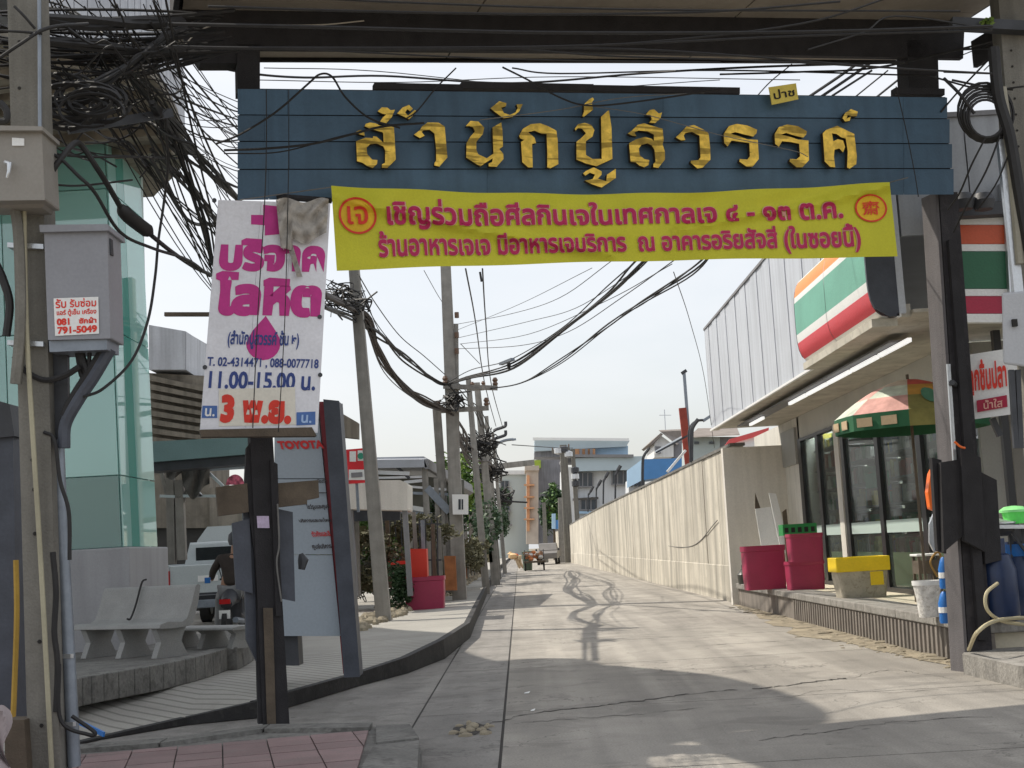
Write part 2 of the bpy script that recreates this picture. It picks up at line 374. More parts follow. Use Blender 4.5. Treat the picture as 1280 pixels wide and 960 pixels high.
def lettering(s, surf, x0, y0, x1, y1, m, parent, off=0., name='lettering', lift=0., label=None, ref=None, fine=0):
    """text s fitted in the box x0..x1, y0..y1 (y up) of the sign's own surf(x, y, lift)"""
    tr = text_tris(s, off)
    if not tr: return
    rt = tr
    if fine:
        out, st = [], list(tr)
        while st:
            a, b, c, k = st.pop(); e = max(((a-b).length, a, b, c), ((b-c).length, b, c, a), ((c-a).length, c, a, b), key=lambda q: q[0])
            if e[0] > fine: m_ = (e[1]+e[2])/2; st += [(e[1], m_, e[3], k), (m_, e[2], e[3], k)]
            else: out.append((a, b, c, k))
        tr = out
    xs = [p.x for t in tr for p in t[:3]]; ys = [p.y for t in rt for p in t[:3]]
    ax, bx, ay, by = min(xs), max(xs), min(ys), max(ys); mb = MB()
    for t in tr:
        mb.add([surf(x0+(p.x-ax)/(bx-ax)*(x1-x0), y0+(p.y-ay)/(by-ay)*(y1-y0), lift+t[3]*.0004) for p in t[:3]], [(0, 1, 2)])
    me = mb.build(name, m, parent, label=label)
    return me
def quadsurf(p00, p10, p11, p01, nrm):
    """unit square to a four-cornered sign face: bottom left, bottom right, top right, top left"""
    p00, p10, p11, p01, nrm = map(V, (p00, p10, p11, p01, nrm))
    return lambda x, y, l=0.: (p00*(1-x)+p10*x)*(1-y)+(p01*(1-x)+p11*x)*y+nrm*l

# ================================================================== GROUND
MB().grid(lambda u, v: V((-400+800*u, -60+1500*v, -.035)), 8, 8).build('ground', earth, kind='structure')
road = MB().box(-1.75, 12, 2, 14.6, -.03, -.012).box(-1.75, 5.3, 14.6, 260, -.03, -.012).build('road', roadbase, kind='structure')
road['org'] = (0, 0, 0)
def roadpart(mb, name, m, **k): return mb.build(name, m, road, **k)
YS = [2.5, 6.1, 9.3, 12.9, 17.4, 21.4, 26.4, 31.5, 37, 43, 50, 58, 68, 80, 95, 115, 140, 175, 255]
def xr(y): return 11.9 if y < 14.4 else 4.95
def slab(x0, x1, y0, y1, m, t=.05, tilt=0, name='concrete_slab'):
    g = .012; mb = MB(); z = .0
    sk = tilt
    P = [(x0+g, y0+g, z), (x1-g, y0+g+sk, z), (x1-g, y1-g+sk, z), (x0+g, y1-g, z)]
    mb.prism(P, (0, 0, -.022)); roadpart(mb, name, m)
for a, b in zip(YS[:-1], YS[1:]):
    if b <= 12.95: slab(-.22, 11.9, a, b, concrete, tilt=1.4 if b == 12.9 or a == 12.9 else 0) if False else slab(-.22, 4.9, a, b, concrete); 
    if b <= 12.95: slab(4.9, 11.9, a, b, concrete)
    if b > 12.95: slab(-.22, 4.95, a, b, concrete)
    slab(-1.02, -.22, a, b, gutter, name='gutter_slab')
# the low strip left of the gutter slabs, up to the black kerb
KP = [onz(40, 945), onz(127, 924), onz(234, 906), onz(325, 897), onz(361, 884), onz(450, 857), onz(510, 841), onz(556, 823), onz(588, 797), onz(600, 765), onz(612, 735), onz(620, 717)]
KP += [V((-1.45, 120, 0)), V((-1.3, 250, 0))]
mb = MB()
for i in range(len(KP)-1):
    a, b = KP[i], KP[i+1]
    mb.add([(a.x, a.y, -.006), (-1.03, a.y, -.006), (-1.03, b.y, -.006), (b.x, b.y, -.006)], [(0, 1, 2, 3)])
mb.add([(-30, 2, -.006), (-1.03, 2, -.006), (-1.03, KP[0].y, -.006), (-30, KP[0].y, -.006)], [(0, 1, 2, 3)])
mb.build('road_edge_strip', gutter, kind='structure')
# black kerb with the raised plaza behind it
PZ = .22
KH = [.02, .02, .07, .16, .15, .15, .2, .27]+[.26]*20
mb = MB()
for i in range(len(KP)-1):
    a, b = V(KP[i]), V(KP[i+1]); d = (b-a).normalized(); n = V((-d.y, d.x, 0))*.1
    if n.x > 0: n = -n
    h, h2 = V((0, 0, KH[i])), V((0, 0, KH[i+1]))
    mb.hexa([a, b, b+n, a+n, a+h, b+h2, b+n+h2, a+n+h])
mb.build('black_kerb', blackm, kind='structure')
f0 = [V((p.x-.06, p.y+.05, KH[i]-.012)) for i, p in enumerate(KP)]
f1 = [V((p.x-.7-.5*min(1, i/9), p.y+(1.6 if i < 8 else .2), PZ)) for i, p in enumerate(KP)]
pts = f1+[V((-40, 250, PZ)), V((-40, f1[0].y, PZ))]
mb = MB(); mb.add(pts, [tuple(t) for t in tessellate_polygon([[V((p.x, p.y, 0)) for p in pts]])]); n_ = len(f0); mb.add(f0+f1, [(i, i+1, n_+i+1, n_+i) for i in range(n_-1)])
mb.add([f0[0], f1[0], V((-40, f1[0].y, PZ)), V((-40, f0[0].y, .02))], [(0, 1, 2, 3)]); mb.build('plaza', plazam, kind='structure')
# cracks in the road, laid as thin sheets
def crack(pts, wd, seed, k=3.):
    rr = random.Random(seed); P = spline(pts, 10); L = []; R = []
    for i, p in enumerate(P):
        j = V((rr.uniform(-.03, .03), rr.uniform(-.05, .05), 0)); q = wd*rr.uniform(.3, 1.6)
        L.append(p+j+V((0, q, .004))); R.append(p+j+V((0, -q, .004)))
    mb = MB(); n = len(P); mb.add(L+R, [(i, i+1, n+i+1, n+i) for i in range(n-1)]); roadpart(mb, 'crack', crackm)
crack([onz(602, 908), onz(660, 893), onz(740, 884), onz(800, 876), onz(860, 868), onz(925, 862)], .02, 1)
crack([onz(940, 862), onz(985, 857), onz(1030, 851), onz(1060, 848)], .022, 2)
crack([onz(645, 905), onz(700, 900), onz(800, 893), onz(880, 884)], .007, 3)
crack([onz(950, 925), onz(1030, 915), onz(1120, 903), onz(1240, 896)], .008, 4)
crack([onz(625, 831), onz(650, 829), onz(675, 827)], .012, 5)
crack([onz(640, 800), onz(740, 797), onz(840, 795)], .008, 6)
crack([onz(870, 808), onz(930, 804), onz(990, 801)], .012, 7)
crack([onz(1060, 848), onz(1110, 838), onz(1150, 842), onz(1200, 850)], .008, 8)
crack([onz(980, 872), onz(1040, 862), onz(1110, 866), onz(1170, 862)], .006, 9)
# broken hole in the gutter slab
mb = MB(); rr = random.Random(3); c = onz(590, 912)
P = [c+V((math.cos(a)*rr.uniform(.1, .2), math.sin(a)*rr.uniform(.22, .5), .005)) for a in [i*2*math.pi/14 for i in range(14)]]
mb.add(P, [tuple(t) for t in tessellate_polygon([P])]); roadpart(mb, 'broken_patch', crackm)
mb = MB()
for i in range(26):
    a = rr.uniform(0, 6.28); q = c+V((math.cos(a)*.16, math.sin(a)*.4, 0))*rr.uniform(.1, 1.15); s = rr.uniform(.015, .05)
    mb.lathe(q, [(s, 0), (s*.9, s*.5), (s*.3, s*.8)], 5, sx=rr.uniform(.6, 1.4))
mb.build('broken_concrete_bits', rubblem, kind='stuff', label='loose chips in the broken gutter slab')
# litter
for (px, py, s) in ((655, 867, .05), (663, 889, .035)):
    p = onz(px, py, .004); MB().prism([p, p+V((s, .01, 0)), p+V((s*1.3, .08, .01)), p+V((.01, .07, 0))], (0, 0, .004)).build('litter_scrap', whites, label='%s white paper scrap on the concrete road' % ('larger' if s > .04 else 'smaller'), cat='litter', group='paper scraps on the road')

# foreground sidewalk with pink tiles
SZ = .13
ED = V((.977, .215, 0)).normalized(); DD = V((-.215, .977, 0)).normalized()
sb = [onz(-60, 975, SZ), onz(20, 944, SZ), onz(200, 927, SZ), onz(345, 907, SZ), onz(478, 905, SZ), onz(512, 906, SZ), onz(527, 935, SZ), onz(512, 975, SZ)]
far = [V((p.x, p.y, SZ-.02)) for p in sb]+[V((.1, 4, SZ-.02)), V((-9, 4, SZ-.02)), V((-9, sb[0].y, SZ-.02))]
sw = MB().prism(far, (0, 0, -SZ)).build('sidewalk', kerbm, kind='structure'); sw['org'] = (0, 0, 0)
g0 = onz(438, 912, SZ); rr = random.Random(5)
kr = [onz(462, 907, SZ), onz(442, 975, SZ)]                                     # where the tiles meet the kerb stone
def clip_ok(p): return p.y > 4
TS = .335
def clip(poly, a, n):
    out = []
    for i in range(len(poly)):
        p, q = poly[i-1], poly[i]; dp, dq = (p-a).dot(n), (q-a).dot(n)
        if (dp >= 0) != (dq >= 0): out.append(p.lerp(q, dp/(dp-dq)))
        if dq >= 0: out.append(q)
    return out
kn = V((-(kr[1]-kr[0]).y, (kr[1]-kr[0]).x, 0)).normalized()
if kn.x > 0: kn = -kn
bk0, bk1 = onz(108, 943, SZ), onz(470, 912, SZ); bn = V((-(bk1-bk0).y, (bk1-bk0).x, 0)).normalized()
if bn.y > 0: bn = -bn
for i in range(-14, 2):
    for j in range(-9, 2):
        a = g0+ED*(i*TS)+DD*(j*TS); g = .005
        P = [a+ED*g+DD*g, a+ED*(TS-g)+DD*g, a+ED*(TS-g)+DD*(TS-g), a+ED*g+DD*(TS-g)]
        P = clip(clip(P, kr[0], kn), bk0, bn)
        if len(P) < 3 or min(p.y for p in P) < 7: continue
        z = rr.uniform(-.002, .003); MB().prism([V((p.x, p.y, SZ+z)) for p in P], (0, 0, -.025)).build('tile', tilem, sw)
# kerb stones round the corner of the sidewalk
ks = [onz(478, 904, SZ+.01), onz(514, 905, SZ+.01), onz(522, 935, SZ+.01), onz(492, 935, SZ+.01)]
k1 = [onz(470, 906, SZ+.01), onz(512, 905, SZ+.01), onz(524, 922, SZ+.01), onz(470, 928, SZ+.01)]
k2 = [onz(467, 931, SZ+.01), onz(524, 925, SZ+.01), onz(520, 980, SZ+.01), onz(440, 980, SZ+.01)]
for q in (k1, k2): MB().prism(q, (0, 0, -SZ-.03)).build('kerb_stone', kerbm, sw, bevel=.02)
for (x0, y0, x1, y1) in ((100, 930, 210, 922), (212, 922, 336, 905), (338, 905, 466, 903)):
    a, b = onz(x0, y0, SZ+.015), onz(x1, y1, SZ+.015); t = V((0, -.3, 0))
    MB().prism([a, b, b+t, a+t], (0, 0, -SZ-.03)).build('kerb_stone', kerbm, sw, bevel=.015)

# ================================================================== GATE
GA, GB = onz(345, 905, .1), onz(1213, 840, 0)
GE = V((GB.x-GA.x, GB.y-GA.y, 0)).normalized(); GN = V((-GE.y, GE.x, 0))       # along the gate; away from the camera
def gp(px, py, off=0.): return onp(px, py, GA+GN*off, GN)
GO = (GA+GB)/2
gate = thing('entrance_gate', 'tall dark timber gateway with a roof across the mouth of the lane', 'gate', (GO.x, GO.y, 0))
def gprism(px, name, m, off, dep, parent=gate, **k):
    return MB().prism([gp(x, y, off) for x, y in px], GN*dep).build(name, m, parent, **k)
gprism([(312, 528), (340, 528), (362, 906), (329, 906)], 'post', timber, 0, .24)
gprism([(329, 760), (341, 760), (345, 905), (334, 905)], 'post_strip', woodbrown, -.02, .018)
gprism([(1174, 240), (1197, 240), (1243, 846), (1213, 846)], 'post', posttim, 0, .26)
MB().prism([gp(1174, 240, .0)+V((-.012, 0, 0)), gp(1213, 846, .0)+V((-.012, 0, 0)), gp(1213, 846, .0)+GN*.26+V((-.012, 0, 0)), gp(1174, 240, .0)+GN*.26+V((-.012, 0, 0))], (-.03, 0, 0)).build('post_lit_side', postface, gate)  # thin layer on the left face, coloured lighter to read as sunlit
gprism([(1186, 300), (1196, 300), (1236, 800), (1224, 800)], 'post_flange', timber, -.05, .048)
gprism([(296, 55), (325, 55), (325, 114), (297, 114)], 'post_stub', timber, .1, .22)
gprism([(1134, 50), (1172, 50), (1174, 122), (1137, 122)], 'post_stub', timber, .1, .22)
gprism([(222, 8), (700, 14), (1206, 26), (1204, 73), (700, 64), (232, 60)], 'roof_beam', timber, .1, .07)
gprism([(236, 58), (296, 58), (296, 79), (250, 79)], 'roof_beam_end', timber, .12, .2)
# roof: soffit boards from front overhang to rear fascia
zl = gp(228, 12, .1).z; zr = gp(1206, 26, .1).z
ra, rb = gp(228, 12, .1), gp(1206, 26, .1); za = min(zl, zr)
def rp_(u, off, z): q = ra.lerp(rb, u); q = V((q.x, q.y, 0))+GN*(off-.1); q.z = z; return q
for k in range(6):
    o0, o1 = -1.55+k*.48, -1.55+(k+1)*.48-.012
    for s in range(3):
        u0, u1 = s/3+(.002 if s else 0), (s+1)/3
        MB().prism([rp_(u0, o0, zl*(1-u0)+zr*u0+.002), rp_(u1, o0, zl*(1-u1)+zr*u1+.002), rp_(u1, o1, zl*(1-u1)+zr*u1+.002), rp_(u0, o1, zl*(1-u0)+zr*u0+.002)], (0, 0, .03)).build('soffit_board', soffitm, gate)
MB().prism([rp_(-.01, -1.62, zl+.04), rp_(1.01, -1.62, zr+.04), rp_(1.01, 1.36, zr+.04), rp_(-.01, 1.36, zl+.04)], (0, 0, .16)).build('roof_slab', timber, gate)
for o0, hh in ((1.33, .09), (-1.62, .2)):
    a, b = rp_(.012, o0, zl-.03 if hh < .1 else zl-.1), rp_(.99, o0, zr-.03 if hh < .1 else zr-.1)
    MB().prism([a, b, b+V((0, 0, .2)), a+V((0, 0, .2))], GN*.04).build('fascia_board', timber, gate)
for u in (-.012, 1.006):
    a, b = rp_(u, -1.6, zl-.12), rp_(u, .1 if u > 1 else .3, zl-.12)
    MB().prism([a, b, b+V((0, 0, .3)), a+V((0, 0, .3))], GE*.05).build('fascia_board', timber, gate)
# boards nailed round the right post
for px, off, dep in (([(1165, 572), (1177, 575), (1183, 692), (1172, 688)], -.02, .05), ([(1176, 578), (1201, 574), (1206, 668), (1180, 690)], -.09, .05),
                     ([(1201, 560), (1226, 572), (1232, 690), (1206, 676)], -.13, .05), ([(1226, 590), (1246, 600), (1252, 700), (1232, 705)], -.06, .1),
                     ([(1184, 455), (1188, 455), (1198, 610), (1194, 610)], -.07, .02)):
    MB().prism([gp(x, y, off) for x, y in px], GN*dep).build('nailed_board', aluminium if dep == .02 else timber, gate)
# boards and boxes tied round the left post
for px, off, dep, m in (([(308, 560), (318, 545), (323, 905), (330, 905), (318, 690), (306, 600)], .02, .1, timber),
                        ([(338, 575), (347, 580), (352, 770), (345, 770)], -.03, .2, timber),
                        ([(290, 654), (312, 648), (316, 742), (295, 736)], .05, .06, slate), ([(304, 640), (318, 640), (322, 830), (308, 800)], .1, .1, slate),
                        ([(347, 636), (366, 640), (369, 752), (350, 748)], .06, .14, slate),
                        ([(270, 609), (309, 604), (311, 640), (273, 645)], .0, .12, woodbrown), ([(346, 604), (398, 600), (399, 622), (384, 625), (384, 630), (348, 634)], .0, .1, woodbrown)):
    MB().prism([gp(x, y, off) for x, y in px], GN*dep).build('tied_board', m, gate)
gprism([(321, 645), (336, 645), (337, 660), (322, 660)], 'sticker', violetm, -.012, .01)
MB().tube(spline([gp(347, 630, -.05), gp(349, 680, -.08), gp(346, 705, -.07), gp(352, 752, -.05)]), .008, 5).build('tie_wire', cableg, gate)
MB().tube(spline([gp(1193, 552, -.2), gp(1200, 558, -.22), gp(1206, 560, -.2)]), .012, 5).build('orange_string', orangepl, gate)

# blue plank sign with gold letters
zc = gp(740, 180, -.12)
sign = thing('gate_name_sign', 'long blue plank sign with raised gold Thai letters across the gate', 'sign', zc)
xs_ = [(297, 1182), (297, 1184), (297.5, 1187), (297, 1190), (297, 1192)]; yL = [110, 143, 176, 211, 250]; yR = [121, 148, 179, 210, 243]
def sg(px, row, off):                                                     # row is 0..4
    t = (px-297)/(1190-297); i = min(3, int(row)); f = row-i
    return gp(px, (yL[i]*(1-t)+yR[i]*t)*(1-f)+(yL[i+1]*(1-t)+yR[i+1]*t)*f, off)
rr = random.Random(9)
for r in range(4):
    cuts = [297]+[c+rr.uniform(-4, 4) for c in ((334, 610, 1128) if r % 2 else (360, 830, 1132))]+[xs_[r+1][1]]
    for a, b in zip(cuts[:-1], cuts[1:]):
        e = .35 if b != cuts[-1] else 0; jl = rr.uniform(-.003, .003); c = .025
        lo, hi = .035, .02
        MB().hexa([sg(a, r+1-hi*0, -.16+jl), sg(b-e, r+1, -.16+jl), sg(b-e, r+1, -.13), sg(a, r+1, -.13),
                   sg(a, r+.035, -.148+jl), sg(b-e, r+.035, -.148+jl), sg(b-e, r+.035, -.13), sg(a, r+.035, -.13)]).build('plank', bluem, sign)
MB().prism([sg(299, .05, -.1), sg(1180, .05, -.1), sg(1188, 3.95, -.1), sg(299, 3.95, -.1)], GN*-.028).build('backing_board', timber, sign)
for a, b, yy in ((468, 578, 106), (577, 742, 105), (742, 925, 109), (1120, 1181, 112)):
    MB().prism([gp(a, yy-3, -.13), gp(b, yy-2+(b-a)*.012, -.13), gp(b, yy+6+(b-a)*.012, -.13), gp(a, yy+5, -.13)], GN*.1).build('top_batten', timber, sign)
LET = {
 'c2': (430, 110, 7.382, [
  [(112,490),(200,458),(265,462),(270,445),(300,448),(365,505),(362,420),(355,408),(245,378),(190,352),(200,330),(240,318),(290,325),(330,345),(460,352),(468,470),(478,660),(400,738),(350,735),(350,705),(378,690),(380,580),(365,540),(300,512),(240,520),(208,550),(215,610),(260,660),(308,665),(305,700),(265,738),(215,720),(170,690),(120,675)],
  [(100,410),(150,385),(185,400),(190,440),(150,430)],
  [(310,215),(350,178),(400,180),(430,205),(470,200),(440,270),(390,325),(320,325),(360,270),(390,245),(350,235)],
  [(490,235),(540,180),(600,155),(635,190),(610,215),(585,195),(565,225),(590,255),(655,200),(670,220),(600,290),(565,270)],
  [(645,430),(700,390),(720,355),(770,318),(870,318),(930,355),(940,480),(955,640),(880,725),(835,715),(835,690),(850,670),(850,560),(835,420),(790,385),(735,390),(715,405),(745,440),(700,462)]]),
 'c3': (570, 110, 6.095, [
  [(75,290),(110,250),(170,255),(215,300),(205,350),(155,410),(155,470),(170,505),(235,535),(285,500),(278,300),(345,262),(355,330),(358,445),(330,465),(360,500),(362,540),(310,600),(250,598),(248,575),(275,565),(280,535),(240,560),(185,597),(140,570),(78,530),(80,420),(110,370),(145,330),(130,300),(100,290)],
  [(262,155),(330,100),(385,115),(380,140),(345,150),(365,190),(410,205),(455,185),(470,150),(460,125),(510,122),(480,180),(430,220),(360,230),(320,200)],
  [(480,365),(510,310),(570,275),(640,268),(700,290),(765,325),(775,400),(780,580),(720,612),(695,605),(695,480),(690,350),(650,348),(600,325),(550,335),(600,380),(610,420),(580,425),(585,605),(550,605),(505,565),(495,410),(520,395),(490,385)],
  [(905,310),(930,275),(980,265),(1030,280),(1055,320),(1040,370),(990,405),(990,510),(1040,540),(1110,540),(1105,220),(1165,165),(1185,300),(1192,540),(1070,596),(990,575),(918,545),(918,410),(950,385),(990,345),(960,310),(930,305),(910,325)],
  [(968,650),(990,632),(1050,604),(1110,635),(1110,660),(1080,690),(1145,710),(1150,660),(1218,615),(1218,685),(1110,758),(1040,735),(980,705),(1040,695),(1060,660),(1020,645),(985,668)],
  [(1015,85),(1040,72),(1052,85),(1035,110),(1045,165),(975,218),(962,215),(975,180),(975,125)]]),
 'c4': (770, 110, 7.382, [
  [(108,420),(150,390),(200,340),(260,325),(320,345),(430,375),(440,480),(430,520),(452,590),(452,660),(390,738),(345,730),(345,700),(365,680),(355,570),(330,530),(290,510),(235,525),(210,560),(220,620),(260,655),(308,665),(300,710),(260,732),(215,715),(180,685),(135,680),(120,510),(180,475),(270,450),(330,470),(350,490),(350,430),(290,400),(210,392),(170,410),(190,445),(150,440)],
  [(275,245),(310,205),(350,195),(395,235),(425,225),(410,280),(360,325),(305,322),(330,290),(320,250)],
  [(552,455),(600,410),(650,355),(720,340),(830,395),(855,420),(870,560),(872,660),(800,735),(750,742),(690,690),(690,670),(760,665),(780,640),(770,440),(700,405),(640,415),(625,440),(640,480),(600,485)]]),
 'c5': (880, 110, 6.095, [
  [(150,350),(190,290),(250,272),(330,285),(405,318),(400,345),(375,370),(300,352),(240,336),(200,348),(260,365),(330,390),(410,395),(418,540),(370,600),(325,600),(270,560),(272,540),(330,545),(350,520),(345,420),(280,410),(210,400),(180,445),(155,420)],
  [(538,352),(570,298),(635,277),(715,290),(785,330),(778,355),(755,378),(690,362),(625,342),(585,356),(645,368),(715,392),(796,400),(800,550),(750,604),(705,604),(652,560),(655,540),(705,543),(732,520),(725,425),(665,412),(595,405),(570,448),(542,425)],
  [(905,345),(930,320),(1015,287),(1145,350),(1165,520),(1160,580),(1110,615),(1090,605),(1095,480),(1080,385),(1045,375),(1010,350),(975,345),(985,405),(1020,390),(1060,400),(1075,450),(1060,490),(1030,460),(995,470),(990,520),(1000,605),(960,600),(920,560)],
  [(1055,230),(1075,190),(1120,160),(1172,180),(1165,215),(1130,215),(1095,205),(1085,235),(1120,215),(1110,250),(1075,255)]])}
for ox, oy, sc_, ps in LET.values():
    for p in ps:
        fr = [gp(ox+x/sc_, oy+y/sc_, -.245) for x, y in p]
        lt = MB().prism(fr, GN*.05, 0, 1); lt.build('gold_letter', gold, sign, mats=[gold, darkedge])
yc = [(961, 109), (995, 104), (998, 124), (965, 131)]
card = thing('yellow_card', 'small yellow card with dark Thai writing on the top edge of the blue sign', 'card', gp(980, 131, -.27))
MB().prism([gp(x, y, -.27) for x, y in yc], GN*.01).build('card_face', mat('yellow_card', (.75, .6, .12), .7, .08, 9, 0), card)
cs = quadsurf(gp(965, 131, -.275), gp(998, 124, -.275), gp(995, 104, -.275), gp(961, 109, -.275), -GN)
lettering('ป่าช', cs, .12, .25, .9, .8, holem, card, .02)

# ---------------------------------------------------------------- yellow banner
ban = thing('yellow_banner', 'yellow cloth banner with two lines of pink Thai writing below the blue sign', 'banner', gp(770, 337, -.33))
def bsurf(u, v, l=0.):
    x0, x1 = 414+7*(1-v), 1112+10*(1-v); px = x0+(x1-x0)*u
    top = 232+(228-232)*u+13*math.sin(math.pi*u)*(1-.1*u); bot = 338+(321-338)*u-2.5*math.sin(math.pi*u)
    top += .8*math.sin(u*31); bot += .6*math.sin(u*23+1)
    fold = .022*math.sin(u*14+v*4)*v+.014*math.sin(u*37-v*9)*(.3+v)+.02*math.sin(u*6+2.+v*6)
    fold += .05*math.exp(-((v-.9+u*1.6)/.07)**2)*(u < .5)+.05*math.exp(-((v-.95+(1-u)*1.3)/.06)**2)*(u > .6)
    return gp(px, bot+(top-bot)*v, -.33-l-fold)
MB().grid(lambda a, b: bsurf(a, b), 110, 20).build('cloth', bannerm, ban, smooth=True)
L1, L2 = 'เชิญร่วมถือศีลกินเจในเทศกาลเจ ๔ - ๑๓ ต.ค.', 'ร้านอาหารเจเจ มีอาหารเจบริการ  ณ อาคารอริยสัจสี่ (ในซอยนี้)'
for off, m, lf in ((.055, palepink, .01), (.03, pinkm, .016)):
    lettering(L1, bsurf, .096, .48, .912, .89, m, ban, off, 'first_line_lettering', lf, fine=.3)
    lettering(L2, bsurf, .077, .065, .938, .47, m, ban, off, 'second_line_lettering', lf, fine=.3)
def ring(u0, v0, ru, rv, surf, l, w=.12):
    mb = MB(); n = 40; P = [surf(u0+ru*k*math.cos(6.2832*i/n), v0+rv*k*math.sin(6.2832*i/n), l) for k in (1-w, 1+w) for i in range(n)]
    return mb.add(P, [(i, (i+1) % n, n+(i+1) % n, n+i) for i in range(n)])
def disc(u0, v0, ru, rv, surf, l):
    n = 30; P = [surf(u0+ru*k/6*math.cos(6.2832*i/n), v0+rv*k/6*math.sin(6.2832*i/n), l) for k in range(7) for i in range(n)]
    return MB().add(P, [(k*n+i, k*n+(i+1) % n, (k+1)*n+(i+1) % n, (k+1)*n+i) for k in range(6) for i in range(n)])
for u0, v0, t, ru in ((.044, .66, 'เจ', .032), (.962, .66, '齋', .027)):
    disc(u0, v0, ru, ru*6.6, bsurf, .008).build('emblem_disc', mat('emblem_orange', (.8, .5, .02), .7), ban)
    ring(u0, v0, ru, ru*6.6, bsurf, .014, .06).build('emblem_ring', redm, ban)
    lettering(t, bsurf, u0-ru*.58, v0-ru*3.4, u0+ru*.58, v0+ru*3.6, redm, ban, .012, 'emblem_character', .02, fine=.1)
for a, b in (((300, 250), (414, 234)), ((1112, 228), (1135, 222))):
    MB().tube([gp(*a, -.2), gp(*b, -.34)], .006, 5).build('tie_rope', cableg, ban)

# ---------------------------------------------------------------- blood donation board
bd = thing('blood_donation_board', 'tilted white plank board asking for blood donors with a magenta cross and drop', 'sign', gp(325, 540, -.4))
Q = dict(bl=(250, 538), br=(397, 540), tr=(412, 253), tl=(273, 250))
bS = quadsurf(gp(250, 538, -.45), gp(397, 541, -.45), gp(413, 254, -.45), gp(273, 250, -.45), -GN)
for a, b, hz in ((0, .375, 1.), (.378, .655, 1.), (.658, 1, 1.)):
    p = [bS(a, 0), bS(b, 0), bS(b, hz), bS(a, hz)]
    MB().prism(p, GN*.03).build('plank', whiteb, bd)
def flat(pts, name, m, surf, l, parent):
    P = [surf(x, y, l) for x, y in pts]; return MB().add(P, [tuple(t) for t in tessellate_polygon([P])]).build(name, m, parent)
def bq(px, py):                                                          # photo position on the board -> board coordinates
    v = (538+(px-250)*.02-py)/(287+(px-250)*.002); x0 = 250+23*v; x1 = 397+15.5*v; return ((px-x0)/(x1-x0), v)
flat([bq(*p) for p in ((313, 270), (328, 270), (328, 257), (350, 259), (350, 294), (330, 296), (330, 283), (313, 282))], 'painted_cross', magentam, bS, .003, bd)
drop = [bq(330, 397)]+[bq(330+22*math.cos(t), 429+22*math.sin(t)) for t in [(-.35+i*.345) for i in range(12)]]
drop = [bq(331, 397), bq(343, 415)]+[bq(328+21.5*math.cos(t), 431+21*math.sin(t)) for t in [(-.3+i*.314) for i in range(12)]]+[bq(315, 415)]
flat(drop, 'painted_drop', magentam, bS, .003, bd)
def bl(s, x0, y0, x1, y1, m, off=.02, nm='lettering', lf=.004, ref=None):
    a, b = bq(x0, y1), bq(x1, y0)
    ua, va = bq(x0, (y0+y1)/2); ub, vb = bq(x1, (y0+y1)/2)
    lettering(s, bS, ua, bq(x0, y1)[1], ub, bq(x0, y0)[1], m, bd, off, nm, lf)
bl('บริจาค', 274, 299, 406, 341, magentam, .065, 'first_word'); bl('โลหิต', 268, 341, 402, 397, magentam, .07, 'second_word')
bl('(สำนักปู่สวรรค์ ชั้น ๒)', 284, 414, 373, 438, navym, .03, 'small_line', .007)
bl('T. 02-4314471 , 088-0077718', 259, 448, 398, 461, navym, .03, 'phone_line', .005)
bl('11.00-15.00 น.', 261, 465, 394, 487, navym, .035, 'opening_hours')
flat([bq(*p) for p in ((273, 488), (368, 485), (369, 531), (273, 533))], 'date_card', cream, bS, .005, bd)
bl('3 พ.ย.', 275, 494, 364, 529, redm, .07, 'date_lettering', .009)
flat([bq(*p) for p in ((253, 508), (271, 508), (271, 523), (252, 523))], 'blue_strip', stripblue, bS, .004, bd); bl('น.', 256, 511, 268, 521, whites, .03, 'strip_lettering', .007)
flat([bq(*p) for p in ((370, 516), (394, 515), (394, 531), (370, 532))], 'blue_strip', stripblue, bS, .004, bd); bl('น.', 376, 519, 389, 529, mat('pale_blue', (.4, .55, .8)), .03, 'strip_lettering', .007)
MB().prism([gp(250, 537, -.5), gp(390, 534, -.5), (gp(396, 545, -.5)), gp(252, 546, -.5)], GN*.12).build('bottom_ledge', woodbrown, bd)
for px, py in ((256, 461), (400, 470), (399, 398), (268, 252)): MB().lathe(bS(*bq(px, py)), [(.02, -.01), (.02, .01)], 8, axis=tuple(-GN)).build('bolt', darksteel, bd)
# torn tape hanging over the top of the board
rr = random.Random(21)
def tape(u, v):
    xl, xr2 = 345+6*v, 411-3*v; yb = 250+(58 if u > .25 else 75)*v*(1-.35*abs(u-.45)) ; 
    return gp(xl+(xr2-xl)*u, yb-3*math.sin(u*9)*(1-v)-6*v*abs(math.sin(u*4.2+.6)), -.5-.035*abs(math.sin(u*11+v*5+2*math.sin(v*4)))-.02*math.sin(v*13+u*9+2*math.sin(u*6)))
MB().grid(tape, 26, 20).build('torn_tape', greycloth, None, label='crumpled grey tape hanging over the top corner of the blood donation board', cat='tape', smooth=True)
MB().grid(lambda u, v: gp(357+7*u+14*v, 300+46*v, -.5-.03*math.sin(v*15+u*3)), 3, 14).build('tape_strip', greycloth, None, label='thin torn grey strip dangling below the crumpled tape', cat='tape', smooth=True)
MB().bar(at(206, 393, 12.2), at(262, 393, 12.2), .045, .035).build('bracket_arm', woodbrown, None, label='short rusty bracket arm sticking out left of the blood donation board', cat='bracket')
MB().tube(spline([gp(348, 246, -.2), gp(374, 248, -.35), gp(413, 251, -.2)]), .03, 6).build('tied_pole', timber, None, label='short dark pole tied under the blue sign above the blood donation board', cat='pole')

